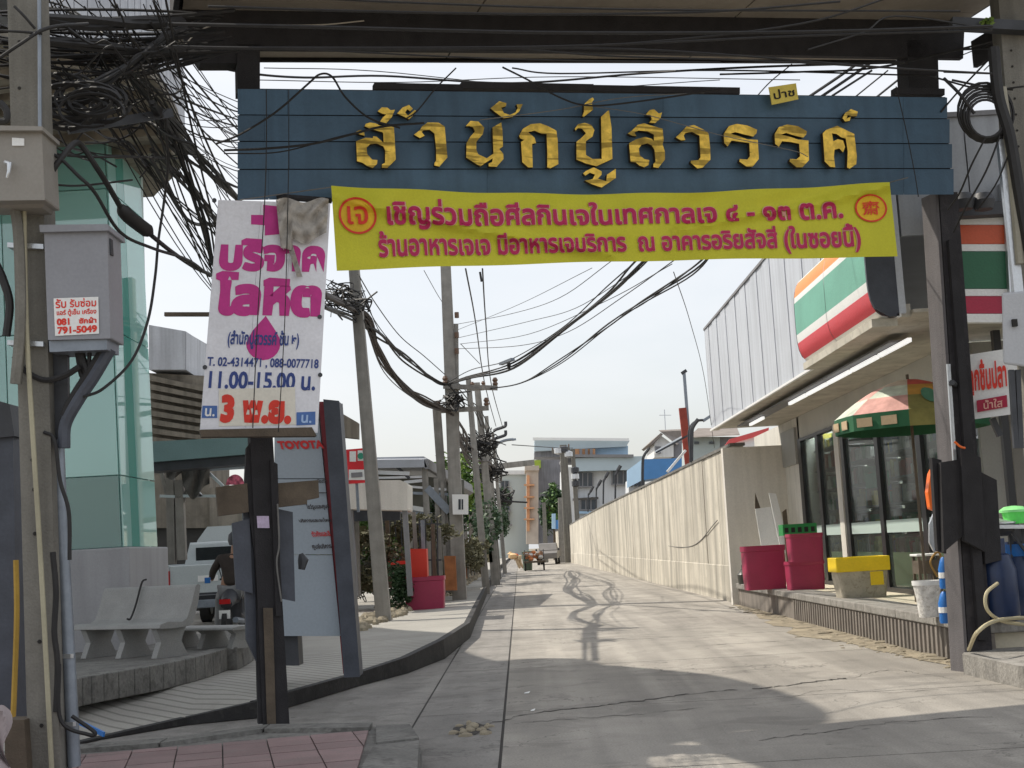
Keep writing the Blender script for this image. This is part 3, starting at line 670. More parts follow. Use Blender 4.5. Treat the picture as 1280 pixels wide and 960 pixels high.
# ================================================================== RIGHT SIDE: boundary wall, shop
WX = 4.83
wy0, wy1 = 30.4, 172.
wl_ = thing('boundary_wall', 'long cream concrete boundary wall running down the right side of the lane', 'wall', (WX, wy0, 0))
wz = 3.5
ys = [wy0+i*2.4 for i in range(16)]; ys += [ys[-1]+(i+1)*6 for i in range(17)]
rr = random.Random(2)
def wtop(y): return wz-.35*max(0, min(1, (y-75)/60))
for a, b in zip(ys[:-1], ys[1:]):
    x = WX-.004*(a-wy0); x2 = WX-.004*(b-wy0); j = rr.uniform(-.008, .008)
    MB().hexa([(x+j, a+.018, 0), (x2+j, b-.018, 0), (x2+.3, b-.012, 0), (x+.3, a+.012, 0), (x+j+.03, a+.018, wtop(a)), (x2+j+.03, b-.018, wtop(b)), (x2+.3, b-.012, wtop(b)), (x+.3, a+.012, wtop(a))]).build('wall_panel', wallm, wl_)
    MB().hexa([(x-.03, a+.004, 0), (x2-.03, b-.004, 0), (x2+.0, b-.004, 0), (x, a+.004, 0), (x-.012, a+.004, .82), (x2-.012, b-.004, .82), (x2+.0, b-.004, .84), (x, a+.004, .84)]).build('wall_plinth', wallm, wl_)
mb = MB()
for a, b in zip(ys[:-1], ys[1:]):
    x = WX-.004*(a-wy0); x2 = WX-.004*(b-wy0)
    mb.hexa([(x-.0, a, wtop(a)+.003), (x2-.0, b, wtop(b)+.003), (x2+.34, b, wtop(b)+.003), (x+.34, a, wtop(a)+.003), (x, a, wtop(a)+.07), (x2, b, wtop(b)+.07), (x2+.34, b, wtop(b)+.07), (x+.34, a, wtop(a)+.07)])
mb.build('wall_coping', kerbm, wl_)
MB().prism([at(903, 560, wy0-.02), at(985, 556, wy0-.02), at(992, 752, wy0-.02), at(917, 762, wy0-.02)], (0, .24, 0)).build('wall_end', wallend, wl_)
MB().tube(spline([V((WX-.02, 33, 1.9)), V((WX-.03, 38, 1.3)), V((WX-.03, 46, 1.35)), V((WX-.03, 55, 1.7))]), .012, 5).build('dangling_wire', cableg, wl_)
# bent rods of the barbed-wire holders on top of the wall
rods = []
for i, (px, py, ty) in enumerate(((735, 628, 614), (745, 626, 606), (754, 618, 596), (769, 612, 588), (803, 600, 566), (864, 566, 530))):
    Yd = 4.6/((px-650)/F); b = onx(px, py+18, WX-.05); Yd = b.y; s = 3 if i < 4 else 4
    p = [at(px, py+12, Yd), at(px+.5, ty+(py-ty)*.35, Yd), at(px+s*.6, ty+3, Yd), at(px+s*2.2, ty-6, Yd)]
    MB().tube(spline(p, 5), [.05]*6+[.07]*6+[.1]*4 if i < 4 else .06, 6).build('bent_rod', darksteel, None, label=['first (farthest) bent dark rod above the wall', 'second bent dark rod above the wall, counted from the far end', 'third bent dark rod above the wall, counted from the far end', 'fourth bent dark rod above the wall, just left of the blue building', 'tall hooked dark pipe in front of the blue building', 'curved lamp arm pipe beside the red post above the wall'][i], cat='rod', group='bent rods above the boundary wall')
# steps / shop platform
FX = 4.72; ST = .47; SY0, SY1 = 14.25, 30.2
plat = MB().box(FX+.14, 12, SY0+.1, SY1, 0, ST-.006).build('shop_platform', floorm, kind='structure'); plat['org'] = (0, 0, 0)
prof = [(a, b) for a, b in zip([SY0+i*1.6 for i in range(10)], [SY0+(i+1)*1.6-.01 for i in range(10)])]
for a, b in prof: MB().box(FX-.02, FX+.5, a, min(b, SY1), ST-.11, ST+.003).build('step_edge_stone', stepm, plat, bevel=.015)
MB().box(FX+.03, FX+.13, SY0+.02, SY1, 0, ST-.113).build('step_face', stepf, plat)
mb = MB(); y = SY0+.04
while y < 24:
    mb.hexa([(FX-.01, y, -.01), (FX-.01, y+.075, -.01), (FX+.04, y+.095, -.01), (FX+.04, y-.02, -.01), (FX+.0, y, ST-.12), (FX+.0, y+.075, ST-.12), (FX+.04, y+.095, ST-.12), (FX+.04, y-.02, ST-.12)])
    y += .17
mb.build('step_rib', stepf, plat, kind='stuff', label='vertical ribs along the concrete step face')
# near steps in front of the right post
n0 = onz(1205, 842); 
s1 = [onz(1196, 850), onz(1290, 868), onz(1300, 835), onz(1216, 826)]
MB().prism([onz(1205, 843), onz(1300, 866), V((7.5, 15, 0)), V((4.85, 15, 0))], (0, 0, .2)).build('entrance_step', stepm, None, label='lower weathered concrete step at the foot of the right gate post', cat='step', bevel=.02)
MB().prism([onz(1232, 822), onz(1300, 832), V((8, 15.5, 0)), V((5.3, 15.5, 0))], (0, 0, .47)).build('entrance_step', stepm, None, label='upper weathered concrete step right of the gate post under the hose', cat='step', bevel=.02)
# rubble along the foot of the step
mb = MB(); rr = random.Random(8)
for i in range(420):
    y = rr.uniform(14.6, 29.5); wd = .2+.42*math.sin(min(1, (y-14)/9)*math.pi*.9)**2; x = FX-.03-abs(rr.gauss(0, .5))*wd; s = rr.uniform(.015, .06)*(1 if rr.random() < .85 else 1.8)
    mb.lathe((x, y, -.004), [(s, 0), (s*.9, s*.22), (s*.3, s*.38)], 5, sx=rr.uniform(.6, 1.4), sy=rr.uniform(.6, 1.4))
mb.build('rubble', rubblem, kind='stuff', label='sandy rubble along the foot of the ribbed step')
dirt = mat('sand', (.27, .23, .165), .95, .35, 2.5, .6, 14)
P = []
for i in range(30):
    y = 14.4+i*.55; P.append(V((FX-.12-.5*math.sin(min(1, (y-14)/14)*math.pi)**1.2*rr.uniform(.6, 1.25), y, .006)))
MB().add(P+[V((FX+.02, p.y, .006)) for p in P], [(i, i+1, 30+i+1, 30+i) for i in range(29)]).build('sand_strip', dirt, kind='structure')

shopgrey2 = mat('header_pale', (.5, .49, .44), .7, .1, 1.5, .05)
shop = thing('convenience_shop', 'white corner shop with glass front and orange green red striped sign boxes', 'shop', (6, 22, ST))
def sp(mb, name, m, **k): return mb.build(name, m, shop, **k)
CX, GX = 4.5, 6.02; z0, z1 = 3.93, 6.2; YN, YF = 15.4, 30.8
# long fascia facing the lane: vertical metal sheets
y = YF; k = 0
while y > YN+.1:
    y2 = max(YN, y-.62); j = .012*(k % 2)
    sp(MB().hexa([(CX+j, y2+.006, z0), (CX+j, y-.006, z0), (CX+.08, y-.006, z0), (CX+.08, y2+.006, z0), (CX+j, y2+.006, z1), (CX+j, y-.006, z1), (CX+.08, y-.006, z1), (CX+.08, y2+.006, z1)]), 'fascia_sheet', fascia); y = y2; k += 1
sp(MB().box(CX-.02, CX+.1, YN, YF, z1+.003, z1+.05), 'fascia_cap', greytrim)
sp(MB().box(CX-.03, CX+.02, YN, YF, z0-.04, z0-.003), 'fascia_trim', whites)
x = CX+.1; k = 0
while x < 11:
    sp(MB().box(x+.006, x+.42-.006, YN+.012*(k % 2), YN+.08, z0+.9, z1), 'fascia_sheet', fasciag); x += .42; k += 1
sp(MB().box(CX+.1, 11, YN-.03, YN+.1, z1+.003, z1+.06), 'fascia_cap', greytrim)
sp(MB().box(CX+.1, 11, YF-.1, YF, z0, z1), 'end_wall', fascia)
sp(MB().box(CX+.1, 11, YN+.1, YF-.1, z1-.25, z1-.2), 'roof_deck', shedroof)
# underside of the canopy
sp(MB().box(CX+.02, CX+.16, YN+.1, YF, z0-.03, z0+.12), 'canopy_beam', canopy_u); sp(MB().box(CX+.16, 11, YN, YF-.1, z0+.0, z0+.04), 'canopy_soffit', canopy_u)
for yy in (): sp(MB().box(CX+.17, GX, yy, yy+.1, z0-.1, z0-.004), 'canopy_rib', canopy_u)
for (a, b) in ((16.4, 17.8), (17.9, 19.3), (19.4, 20.8), (20.9, 22.3), (22.4, 23.8), (26.4, 27.9)):
    sp(MB().box(CX+.36, CX+.41, a, b, z0-.2, z0-.15), 'strip_light', tubem)
sp(MB().box(CX+.3, CX+.56, 17, 29, z0-.115, z0-.09), 'light_tray', greytrim)
# header, side wall and glass front
sp(MB().box(GX, GX+.2, 18.2, 28.75, 3.45, z0-.003), 'header_band', shopgrey2)
sp(MB().box(GX, GX+.25, 28.8, 34, ST, z0-.003), 'side_wall', shopwall)
sp(MB().box(GX-.06, GX-.003, 28.85, 30.3, 2.95, 3.72), 'wall_panel', shopgrey)
sp(MB().box(GX+2.9, GX+3, YN+.5, 28.6, ST, z0), 'back_wall', shopgrey); sp(MB().box(GX, GX+3, 28.6, 28.75, ST, z0), 'far_wall', shopwall)
fx = [28.6, 26.9, 24.85, 22.5, 20.15, 18.3]
for i, y in enumerate(fx): sp(MB().box(GX-.04, GX+.08, y-.11 if i else y-.2, y+.11, ST, 3.45), 'window_post', framem)
sp(MB().box(GX-.05, GX+.02, 25.05, 25.4, ST, 3.45), 'door_jamb', shopwall)
sp(MB().box(GX-.045, GX+.07, 18.3, 28.6, 3.39, 3.45), 'window_head', framem); sp(MB().box(GX-.045, GX+.07, 18.3, 28.6, ST, ST+.07), 'window_sill', framem)
for a, b in zip(fx[1:], fx[:-1]):
    sp(MB().box(GX+.01, GX+.025, a+.11, b-.11, ST+.07, 3.39), 'glass_pane', clearglass)
    sp(MB().box(GX-.006, GX-.002, a+.13, b-.13, 1.42, 1.62), 'frosted_band', frostband)
pastel = mat('pastel_poster', (.45, .55, .33), .6, .25, 2.2, 0)
for a, b in zip(fx[1:], fx[:-1]): sp(MB().box(GX+.05, GX+.06, a+.15, b-.15, ST+.1, 1.1), 'window_poster', pastel)
lS = quadsurf((GX-.012, 22.1, 1.46), (GX-.012, 20.5, 1.46), (GX-.012, 20.5, 1.58), (GX-.012, 22.1, 1.58), (-1, 0, 0))
# shelving with goods inside the shop
for k in range(5): sp(MB().box(GX+1.1, GX+1.5, 19+k*2, 20.4+k*2, z0-.12, z0-.06), 'added_light_panel', litm); sp(MB().box(GX+.25, GX+.45, 19+k*2, 20.4+k*2, z0-.12, z0-.06), 'added_light_panel', litm)  # unseen glowing panels added to brighten the shop interior
rr = random.Random(14)
for yb in (27.5, 25.2, 22.9, 20.8):
    sh = thing('shop_shelf', 'metal shelf of packaged goods inside the shop, behind the %s' % {27.5: 'farthest pane', 25.2: 'second far pane', 22.9: 'middle pane', 20.8: 'nearest pane'}[yb], 'shelf', (GX+.9, yb, ST))
    mb = MB()
    for k in range(7): mb.box(GX+.25, GX+.75, yb-1, yb+1, ST+.15+k*.42, ST+.18+k*.42)
    mb.box(GX+.75, GX+.79, yb-1, yb+1, ST, ST+2.9); mb.build('shelf_frame', greytrim, sh)
    mb = MB()
    for k in range(7):
        y = yb-.98
        while y < yb+.9:
            wd = rr.uniform(.06, .22); h = rr.uniform(.14, .33); mb.box(GX+.27+rr.uniform(0, .05), GX+.65, y, y+wd, ST+.182+k*.42, ST+.182+k*.42+h, rr.choice((0, 0, 0, 1, 2, 3, 4, 5))); y += wd+rr.uniform(.0, .04)
    mb.build('goods', None, sh, mats=goods, kind='stuff')
for y0 in (22.85, 23.4): MB().box(GX+.1, GX+.24, y0, y0+.5, 2.2, 2.45).build('green_crate', mat('green_crate', (.02, .3, .16), .5), None, label='%s green crate on the rack inside the shop window' % ('nearer' if y0 < 23 else 'farther'), cat='crate', group='green crates in the shop window')
# striped sign box on the lane side (bulging face)
sgn = thing('striped_shop_sign', 'bulging orange green red striped sign box on the lane side of the shop', 'sign', (CX-.1, 18, 3.9))
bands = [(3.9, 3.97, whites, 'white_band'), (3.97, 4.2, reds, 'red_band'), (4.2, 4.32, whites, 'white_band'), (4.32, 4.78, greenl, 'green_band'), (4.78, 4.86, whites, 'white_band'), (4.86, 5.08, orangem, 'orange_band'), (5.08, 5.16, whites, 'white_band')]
def bulge(z): t = (z-3.9)/1.26; return CX-.12-.22*math.sqrt(max(0, 1-(2*t-1)**4))
for y0, y1 in ((15.45, 17.5), (17.52, 19.4)):
    for a, b, m, nm in bands:
        mb = MB(); n = 4; vs = []
        for i in range(n+1):
            z = a+(b-a)*i/n; vs += [(bulge(z), y0, z), (bulge(z), y1, z)]
        mb.add(vs, [(2*i, 2*i+1, 2*i+3, 2*i+2) for i in range(n)]); mb.build(nm, m, sgn, smooth=True)
endp = [(CX-.003, 3.9)]+[(bulge(3.9+1.26*i/12), 3.9+1.26*i/12) for i in range(13)]+[(CX-.003, 5.16)]
for y0, y1 in ((15.4, 15.445), (19.405, 19.44)): MB().prism([(x, y0, z) for x, z in endp], (0, y1-y0, 0)).build('sign_end', slate, sgn)
MB().box(CX-.3, CX-.004, 15.5, 19.3, 3.8, 3.895).build('sign_underside', canopy_u, sgn)
# striped sign facing the street, behind the right gate post
sg2 = thing('striped_shop_sign', 'flat striped shop sign facing the street between gate post and utility pole', 'sign', (5.6, YN, 3.9))
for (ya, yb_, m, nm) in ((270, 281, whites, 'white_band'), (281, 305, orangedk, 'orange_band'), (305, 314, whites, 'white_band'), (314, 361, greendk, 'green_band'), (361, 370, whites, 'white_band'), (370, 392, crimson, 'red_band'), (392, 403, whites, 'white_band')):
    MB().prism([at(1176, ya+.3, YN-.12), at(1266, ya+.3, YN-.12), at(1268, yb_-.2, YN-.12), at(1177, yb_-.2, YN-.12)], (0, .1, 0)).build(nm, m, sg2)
MB().prism([at(1255, 225, YN-.2), at(1268, 225, YN-.2), at(1278, 403, YN-.2), at(1264, 403, YN-.2)], (0, .2, 0)).build('sign_frame', aluminium, sg2)
# shaded stall recess on the street side
rec = thing('stall_recess', 'dark open stall room right of the gate post below the striped sign', 'stall room', (6.2, 18, .47))
MB().box(6.2, 9.5, 18.05, 18.15, .47, 3.9).build('back_wall', shopgrey, rec); MB().box(6.55, 8.5, 17.9, 18.04, 1.2, 3.3).build('wall_board', mat('warm_grey', (.25, .24, .22)), rec)
for x in (6.12, 6.75): MB().box(x, x+.09, 17.0, 17.1, .47, 3.9).build('door_post', framem, rec)
# white box sign with red script
bs = thing('white_box_sign', 'white box sign with red Thai script hanging right of the gate post', 'sign', at(1242, 523, 14.6))
MB().hexa([at(1211, 525, 14.6), at(1264, 518, 14.5), at(1279, 514, 15), at(1226, 520, 15.1), at(1207, 444, 14.6), at(1258, 436, 14.5), at(1273, 438, 15), at(1222, 446, 15.1)]).build('sign_box', whites, bs)
xS = quadsurf(at(1211, 525, 14.59), at(1264, 518, 14.49), at(1258, 436, 14.49), at(1207, 444, 14.59), (0, -1, 0))
lettering('ลูกชิ้นปลา', xS, .03, .36, .95, .9, redm, bs, .04, 'red_script', .01)
flat([(.2, .1), (.92, .12), (.92, .3), (.2, .28)], 'red_band', crimson, xS, .01, bs); lettering('น้ำใส', xS, .35, .13, .8, .27, palepink, bs, .02, 'band_lettering', .02)
MB().bar(at(1240, 523, 14.8), at(1250, 545, 14.8), .06).build('bracket', darksteel, bs)
MB().tube([at(1206, 482, 14.6), at(1198, 484, 14.3), at(1190, 478, 14.0)], .03, 6).build('hinge_arm', darksteel, bs)

# ---------------------------------------------------------------- things on the platform
def tub(px0, px1, ptop, pbot, name, label, cat, m, z=ST, taper=.92, ratio=.7, group=None, rim=True, rad=.12):
    p = onz((px0+px1)/2, pbot, z); k = p.y/F; wd = (px1-px0)*k; h = (pbot-ptop)*k; dp = wd*ratio
    t = thing(name, label, cat, p+V((0, dp/2, 0)), group); c = p+V((0, dp/2, 0))
    def rr_(w2, d2, zz, n=4):
        P = []
        r = min(w2, d2)*rad*2
        for (sx, sy, a0) in ((1, 1, 0), (-1, 1, 90), (-1, -1, 180), (1, -1, 270)):
            for i in range(n+1):
                a = math.radians(a0+90*i/n); P.append(c+V((sx*(w2-r)+r*math.cos(a), sy*(d2-r)+r*math.sin(a), zz)))
        return P
    w2, d2 = wd/2, dp/2; hb = h*.88 if rim else h
    def shell(levels, inner=None):
        mb = MB(); L = [rr_(a*w2, a*d2, zz) for a, zz in levels]; n = len(L[0])
        for q in L: mb.v += q
        mb.f = [(i*n+j, i*n+(j+1) % n, (i+1)*n+(j+1) % n, (i+1)*n+j) for i in range(len(L)-1) for j in range(n)]
        mb.f.append(tuple(range(n))); mb.f.append(tuple((len(L)-1)*n+j for j in range(n))); mb.mi = [0]*len(mb.f); return mb
    shell([(taper, 0), (taper+(1-taper)*.5, h*.5), (.96, hb), (.9, hb), (taper*.9, h*.12)]).build('tub_body', m, t, smooth=True)
    if rim: shell([(.965, hb-.01), (1, hb), (1, h), (.92, h), (.92, hb+.01)]).build('rim', m, t, smooth=True)
    return t, c, wd, dp, h
tub(934, 986, 683, 737, 'plastic_tub', 'single crimson plastic tub standing left of the stacked crates on the platform', 'tub', tubpink)
tub(988, 1034, 702, 737, 'plastic_crate', 'lower crimson crate of the stack beside the shop window', 'crate', tubpink, group='stacked crimson crates')
tub(989, 1032, 667, 701.5, 'plastic_crate', 'upper crimson crate of the stack, under the small green crate', 'crate', tubpink, z=ST+.53, group='stacked crimson crates')
gq = onz(1008, 737, ST)+V((-.02, .25, 0)); gz = at(1008, 668, gq.y).z; gct = thing('plastic_crate', 'small dark green crate on top of the crimson stack', 'crate', (gq.x, gq.y, gz))
for k in range(2): MB().box(gq.x-.31, gq.x+.31, gq.y-.2+k*.4, gq.y-.18+k*.4, gz, gz+.2).build('crate_side', greenp, gct)
for k in range(2): MB().box(gq.x-.31+k*.6, gq.x-.29+k*.6, gq.y-.179, gq.y+.199, gz, gz+.2).build('crate_side', greenp, gct)
MB().box(gq.x-.289, gq.x+.289, gq.y-.179, gq.y+.199, gz, gz+.02).build('crate_floor', greenp, gct)
for k in range(5): MB().box(gq.x-.28+k*.12, gq.x-.21+k*.12, gq.y-.206, gq.y-.201, gz+.05, gz+.14).build('crate_slot', holem, gct)
t, c, wd, dp, h = tub(1049, 1116, 698, 747, 'plastic_crate', 'stained cream crate with a bright yellow rim on the platform edge', 'crate', stainedp, rim=False, taper=.82)
mb = MB()
for s, (x0, x1, y0, y1) in enumerate(((-wd*.5, wd*.5, -dp*.5, -dp*.46), (-wd*.5, wd*.5, dp*.46, dp*.5), (-wd*.5, -wd*.46, -dp*.46, dp*.46), (wd*.46, wd*.5, -dp*.46, dp*.46))):
    mb.box(c.x+x0, c.x+x1, c.y+y0, c.y+y1, ST+h*.66, ST+h*1.02)
mb.build('yellow_rim', yellowp, t, bevel=.01); MB().box(c.x+wd*.12, c.x+wd*.36, c.y-dp*.475, c.y-dp*.45, ST+h*.3, ST+h*.64).build('yellow_patch', yellowp, t)
# boards leaning on the wall end
for i, (px, dx, m, lb) in enumerate((([(944, 636), (966, 633), (984, 685), (953, 690)], 0, whites, 'wide white board leaning against the end of the boundary wall'), ([(961, 616), (970, 617), (988, 690), (977, 692)], -.15, whites, 'narrow white board with a rounded top leaning in front of the wide board'), ([(944, 616), (951, 636), (944, 638)], .02, woodbrown, 'pointed brown splinter board behind the white boards'), ([(978, 640), (983, 636), (990, 700), (984, 706)], -.2, woodbrown, 'thin brown lath beside the crimson crates'))):
    MB().prism([at(x, y, 29.7+dx-(y-640)*.006) for x, y in px], (0, .04, 0)).build('leaning_board', m, None, label=lb, cat='board', group='boards leaning at the wall end')
b = onz(932, 730, ST); MB().lathe(b+V((0, .1, 0)), [(.13, 0), (.15, .2), (.05, .33), (.05, .4)], 10).build('dark_jug', mat('dark_jug', (.06, .06, .05), .4), None, label='small dark jug left of the crimson tub at the wall end', cat='jug', smooth=True)
# parasol
UC = V((5.05, 17.2, 0)); um = thing('parasol', 'faded patchwork market parasol with a green valance by the shop window', 'parasol', (UC.x, UC.y, ST))
zt, ze, R0 = 3.36, 2.9, .95
ucol = [mat('parasol_%d' % i, c, .85, .3, 5, .1, 30) for i, c in enumerate(((.62, .34, .3), (.55, .6, .5), (.22, .2, .06), (.45, .1, .05), (.5, .26, .05), (.08, .22, .14), (.6, .5, .4), (.5, .08, .06)))]
N = 8; a0 = math.radians(-152.5)
for k in range(N):
    def cp_(u, v, k=k):
        a = a0+(k+u)*2*math.pi/N; r = v*R0; sag = 1-.05*math.sin(math.pi*u)*v
        return UC+V((math.cos(a)*r*sag, math.sin(a)*r*sag, zt-(zt-ze)*(v**1.7)))
    pl = MB(); pl.grid(cp_, 4, 7)
    cc = [ucol[i] for i in ((7, 0, 2, 4, 5, 0, 1, 6))]
    pn = ucol[(1, 2, 3, 7, 6, 0, 1, 0)[k]]
    # each cloth gore is dyed in bands
    pl.mi = [0 if i//4 < 3 else (1 if i//4 < 5 else 2) for i in range(28)]
    alt = [(ucol[6], ucol[1], ucol[0]), (ucol[7], ucol[4], ucol[2]), (ucol[3], ucol[5], ucol[2]), (ucol[6], ucol[0], ucol[1])][k % 4]
    pl.build('canopy_gore', None, um, mats=list(alt), smooth=True)
    vl = MB(); vl.grid(lambda u, v, k=k: cp_(u, 1)+V((0, 0, -.2*v)), 4, 1); vl.build('valance', mat('valance_green', (.02, .115, .05), .8) if k != 1 else ucol[2], um)
    if k == 1:
        pc_ = [cp_(.5+.26*math.cos(t*.5236)*.8, .74+.17*math.sin(t*.5236)) for t in range(12)]; nn_ = (cp_(.5, .7)-UC-V((0, 0, zt-1))).normalized()
        MB().add([p+nn_*.012 for p in pc_], [tuple(range(12))]).build('round_print', ucol[5], um)
    MB().bar(UC+V((0, 0, zt-.25)), cp_(0, 1), .012).build('rib', aluminium, um)
MB().tube([UC+V((0, 0, ST)), UC+V((0, 0, zt+.06))], .02, 8).build('pole', woodbrown, um)
for k in (0, 7):
    a = a0+(k+.5)*2*math.pi/N
    for q in (-.2, .12):
        pc = UC+V((math.cos(a)*R0*.965, math.sin(a)*R0*.965, ze-.1))+V((-math.sin(a), math.cos(a), 0))*q; tn = V((-math.sin(a), math.cos(a), 0)); on = V((math.cos(a), math.sin(a), 0))
        MB().hexa([pc-tn*.1+V((0, 0, -.06)), pc+tn*.1+V((0, 0, -.06)), pc+tn*.1+on*.0+V((0, 0, -.06))-on*.01, pc-tn*.1-on*.01+V((0, 0, -.06)), pc-tn*.1+V((0, 0, .05)), pc+tn*.1+V((0, 0, .05)), pc+tn*.1-on*.01+V((0, 0, .05)), pc-tn*.1-on*.01+V((0, 0, .05))]).build('valance_print', tan, um)
# things between parasol and gate post
MB().lathe(at(1168, 612, 15.2), [(.02, 0), (.03, .01)], 4)
MB().prism([at(1169, 580, 15.4), at(1163, 592, 15.4), at(1160, 615, 15.4), at(1163, 636, 15.4), at(1174, 640, 15.4), at(1178, 580, 15.4)], (0, .12, 0)).build('orange_board', orangepl, None, label='rounded bright orange board peeping out left of the gate post', cat='board', bevel=.02)
MB().prism([at(1168, 640, 15.5), at(1162, 655, 15.5), at(1162, 678, 15.5), at(1168, 690, 15.5), at(1180, 688, 15.5), at(1180, 640, 15.5)], (0, .05, 0)).build('round_mirror', aluminium, None, label='pale oval disc under the orange board beside the gate post', cat='disc', bevel=.02)
st = thing('wooden_stool', 'small wooden stool with a white top left of the gate post', 'stool', onz(1160, 756, ST))
sc = onz(1162, 752, ST); ht = .62
MB().box(sc.x-.17, sc.x+.17, sc.y-.17, sc.y+.17, ST+ht, ST+ht+.03).build('seat', whites, st, bevel=.01)
for a in (-1, 1):
    for b in (-1, 1): MB().bar((sc.x+a*.14, sc.y+b*.14, ST), (sc.x+a*.13, sc.y+b*.13, ST+ht-.003), .035).build('leg', woodbrown, st)
MB().box(sc.x-.15, sc.x+.15, sc.y-.15, sc.y+.15, ST+ht*.62, ST+ht*.9).build('drawer', woodbrown, st)
bk = onz(1167, 772, ST); bt = thing('foam_bucket', 'dirty white foam bucket at the corner of the platform beside the gate post', 'bucket', bk)
MB().lathe(bk+V((0, .15, 0)), [(.115, 0), (.13, .2), (.155, .36), (.16, .4), (.145, .4), (.12, .1)], 14).build('bucket_body', foam, bt, smooth=True)
MB().lathe(bk+V((0, .15, .36)), [(.165, 0), (.168, .05), (.15, .05), (.15, 0)], 14).build('rim', whites, bt, smooth=True)
MB().tube(spline([bk+V((.1, .05, .45)), bk+V((.02, .0, .62)), bk+V((.14, .05, .72)), bk+V((.2, .08, .5))]), .012, 6).build('hose_loop', mat('ochre_hose', (.42, .24, .06)), None, label='ochre hose loop sticking out of the foam bucket', cat='hose', smooth=True)
for dz, rz, lb in ((0, .075, 'lower'), (.36, .07, 'upper')):
    q = at(1183, 772 if dz == 0 else 735, 14.55); q.z = ST+dz
    o = thing('water_jug', '%s blue plastic bottle squeezed between foam bucket and gate post' % lb, 'bottle', q)
    MB().lathe(q, [(rz*.9, 0), (rz, .03), (rz*.9, .14), (rz, .2), (rz*.6, .3), (rz*.3, .33)], 12).build('bottle_body', bluep, o, smooth=True)
    MB().lathe(q+V((0, 0, .11)), [(rz*1.01, 0), (rz*1.01, .06)], 12).build('bottle_label', whites, o)
# stall: table, bowls, gas cylinders, hose, right of the gate post
sta = thing('stall_table', 'metal stall table right of the gate post holding a lime green bowl', 'table', (5.7, 14.9, .47))
def on_st(px, py): return at(px, py, 14.7)
q = at(1250, 655, 14.6); MB().prism([at(1246, 656, 14.5), at(1300, 656, 14.5), at(1300, 656, 15.3), at(1250, 656, 15.3)], (0, 0, -.04)).build('table_top', aluminium, sta)
for px in (1262, 1277): MB().bar(at(px, 660, 14.8), V((at(px, 660, 14.8).x, 14.8, .47)), .04).build('leg', darksteel, sta)
MB().bar(at(1262, 662, 14.7), at(1290, 700, 14.7), .03).build('brace', darksteel, sta)
z = at(1250, 656, 14.9).z
lb = thing('lime_bowl', 'lime green plastic bowl with a white lid rim on the stall table', 'bowl', (at(1266, 650, 14.9).x, 14.9, z))
c = V((at(1268, 650, 14.9).x, 14.9, z+.003)); MB().lathe(c, [(.1, 0), (.13, .13), (.125, .13), (.09, .01)], 16).build('bowl_body', limep, lb, smooth=True); MB().lathe(c+V((0, 0, .125)), [(.15, 0), (.15, .025), (.1, .06), (.02, .07)], 16).build('lid', mat('lime_lid', (.3, .8, .3), .5), lb, smooth=True)
c = V((at(1244, 650, 14.8).x, 14.75, z+.0)); tr = thing('steaming_pot', 'dark pot with a silver lid beside the lime bowl', 'pot', c)
MB().lathe(c+V((0, 0, -.12)), [(.1, 0), (.17, .05), (.18, .13)], 14).build('pot_body', darksteel, tr, smooth=True); MB().lathe(c+V((0, 0, .012)), [(.19, 0), (.19, .015), (.08, .04), (.02, .06)], 14).build('lid', aluminium, tr, smooth=True)
def gas(p, r, h, lbl):
    g = thing('gas_cylinder', lbl, 'gas cylinder', p, 'blue gas cylinders under the stall table')
    MB().lathe(p, [(r*.8, 0), (r, .06), (r, h*.62), (r*.75, h*.8), (r*.2, h*.86)], 18).build('cylinder_body', bluegas, g, smooth=True)
    MB().lathe(p+V((0, 0, h*.8)), [(r*.55, 0), (r*.55, h*.2), (r*.5, h*.2), (r*.5, 0)], 14).build('collar', bluegas, g); MB().lathe(p+V((0, 0, h*.86)), [(.03, 0), (.025, .08)], 8).build('valve', aluminium, g)
a = at(1258, 780, 14.2); gas(V((a.x, 14.35, .475)), .2, .85, 'large blue gas cylinder on the upper step beside the beige hose')
a = at(1292, 780, 14.6); gas(V((a.x, 14.9, .475)), .2, .8, 'second blue gas cylinder at the right edge under the stall table')
MB().lathe(at(1268, 665, 14.9)+V((0, 0, -.35)), [(.1, 0), (.16, .12), (.15, .22)], 12).build('blue_basin', bluep, None, label='blue basin hanging under the stall table top', cat='basin', smooth=True)
MB().tube(spline([gp(1211, 812, -.12), at(1222, 790, 13.3), at(1245, 776, 13.6), at(1285, 772, 13.9), at(1300, 774, 14)], 8), .02, 7).build('beige_hose', mat('beige_hose', (.5, .44, .28), .6), None, label='beige hose running over the steps from the right gate post', cat='hose', smooth=True)
MB().tube(spline([at(1247, 729, 13.7), at(1233, 742, 13.6), at(1234, 762, 13.6), at(1252, 776, 13.7), at(1282, 781, 13.9)], 8), .018, 7).build('beige_hose', mat('beige_hose', (.5, .44, .28)), None, label='beige hose looped in front of the blue gas cylinder', cat='hose', smooth=True)
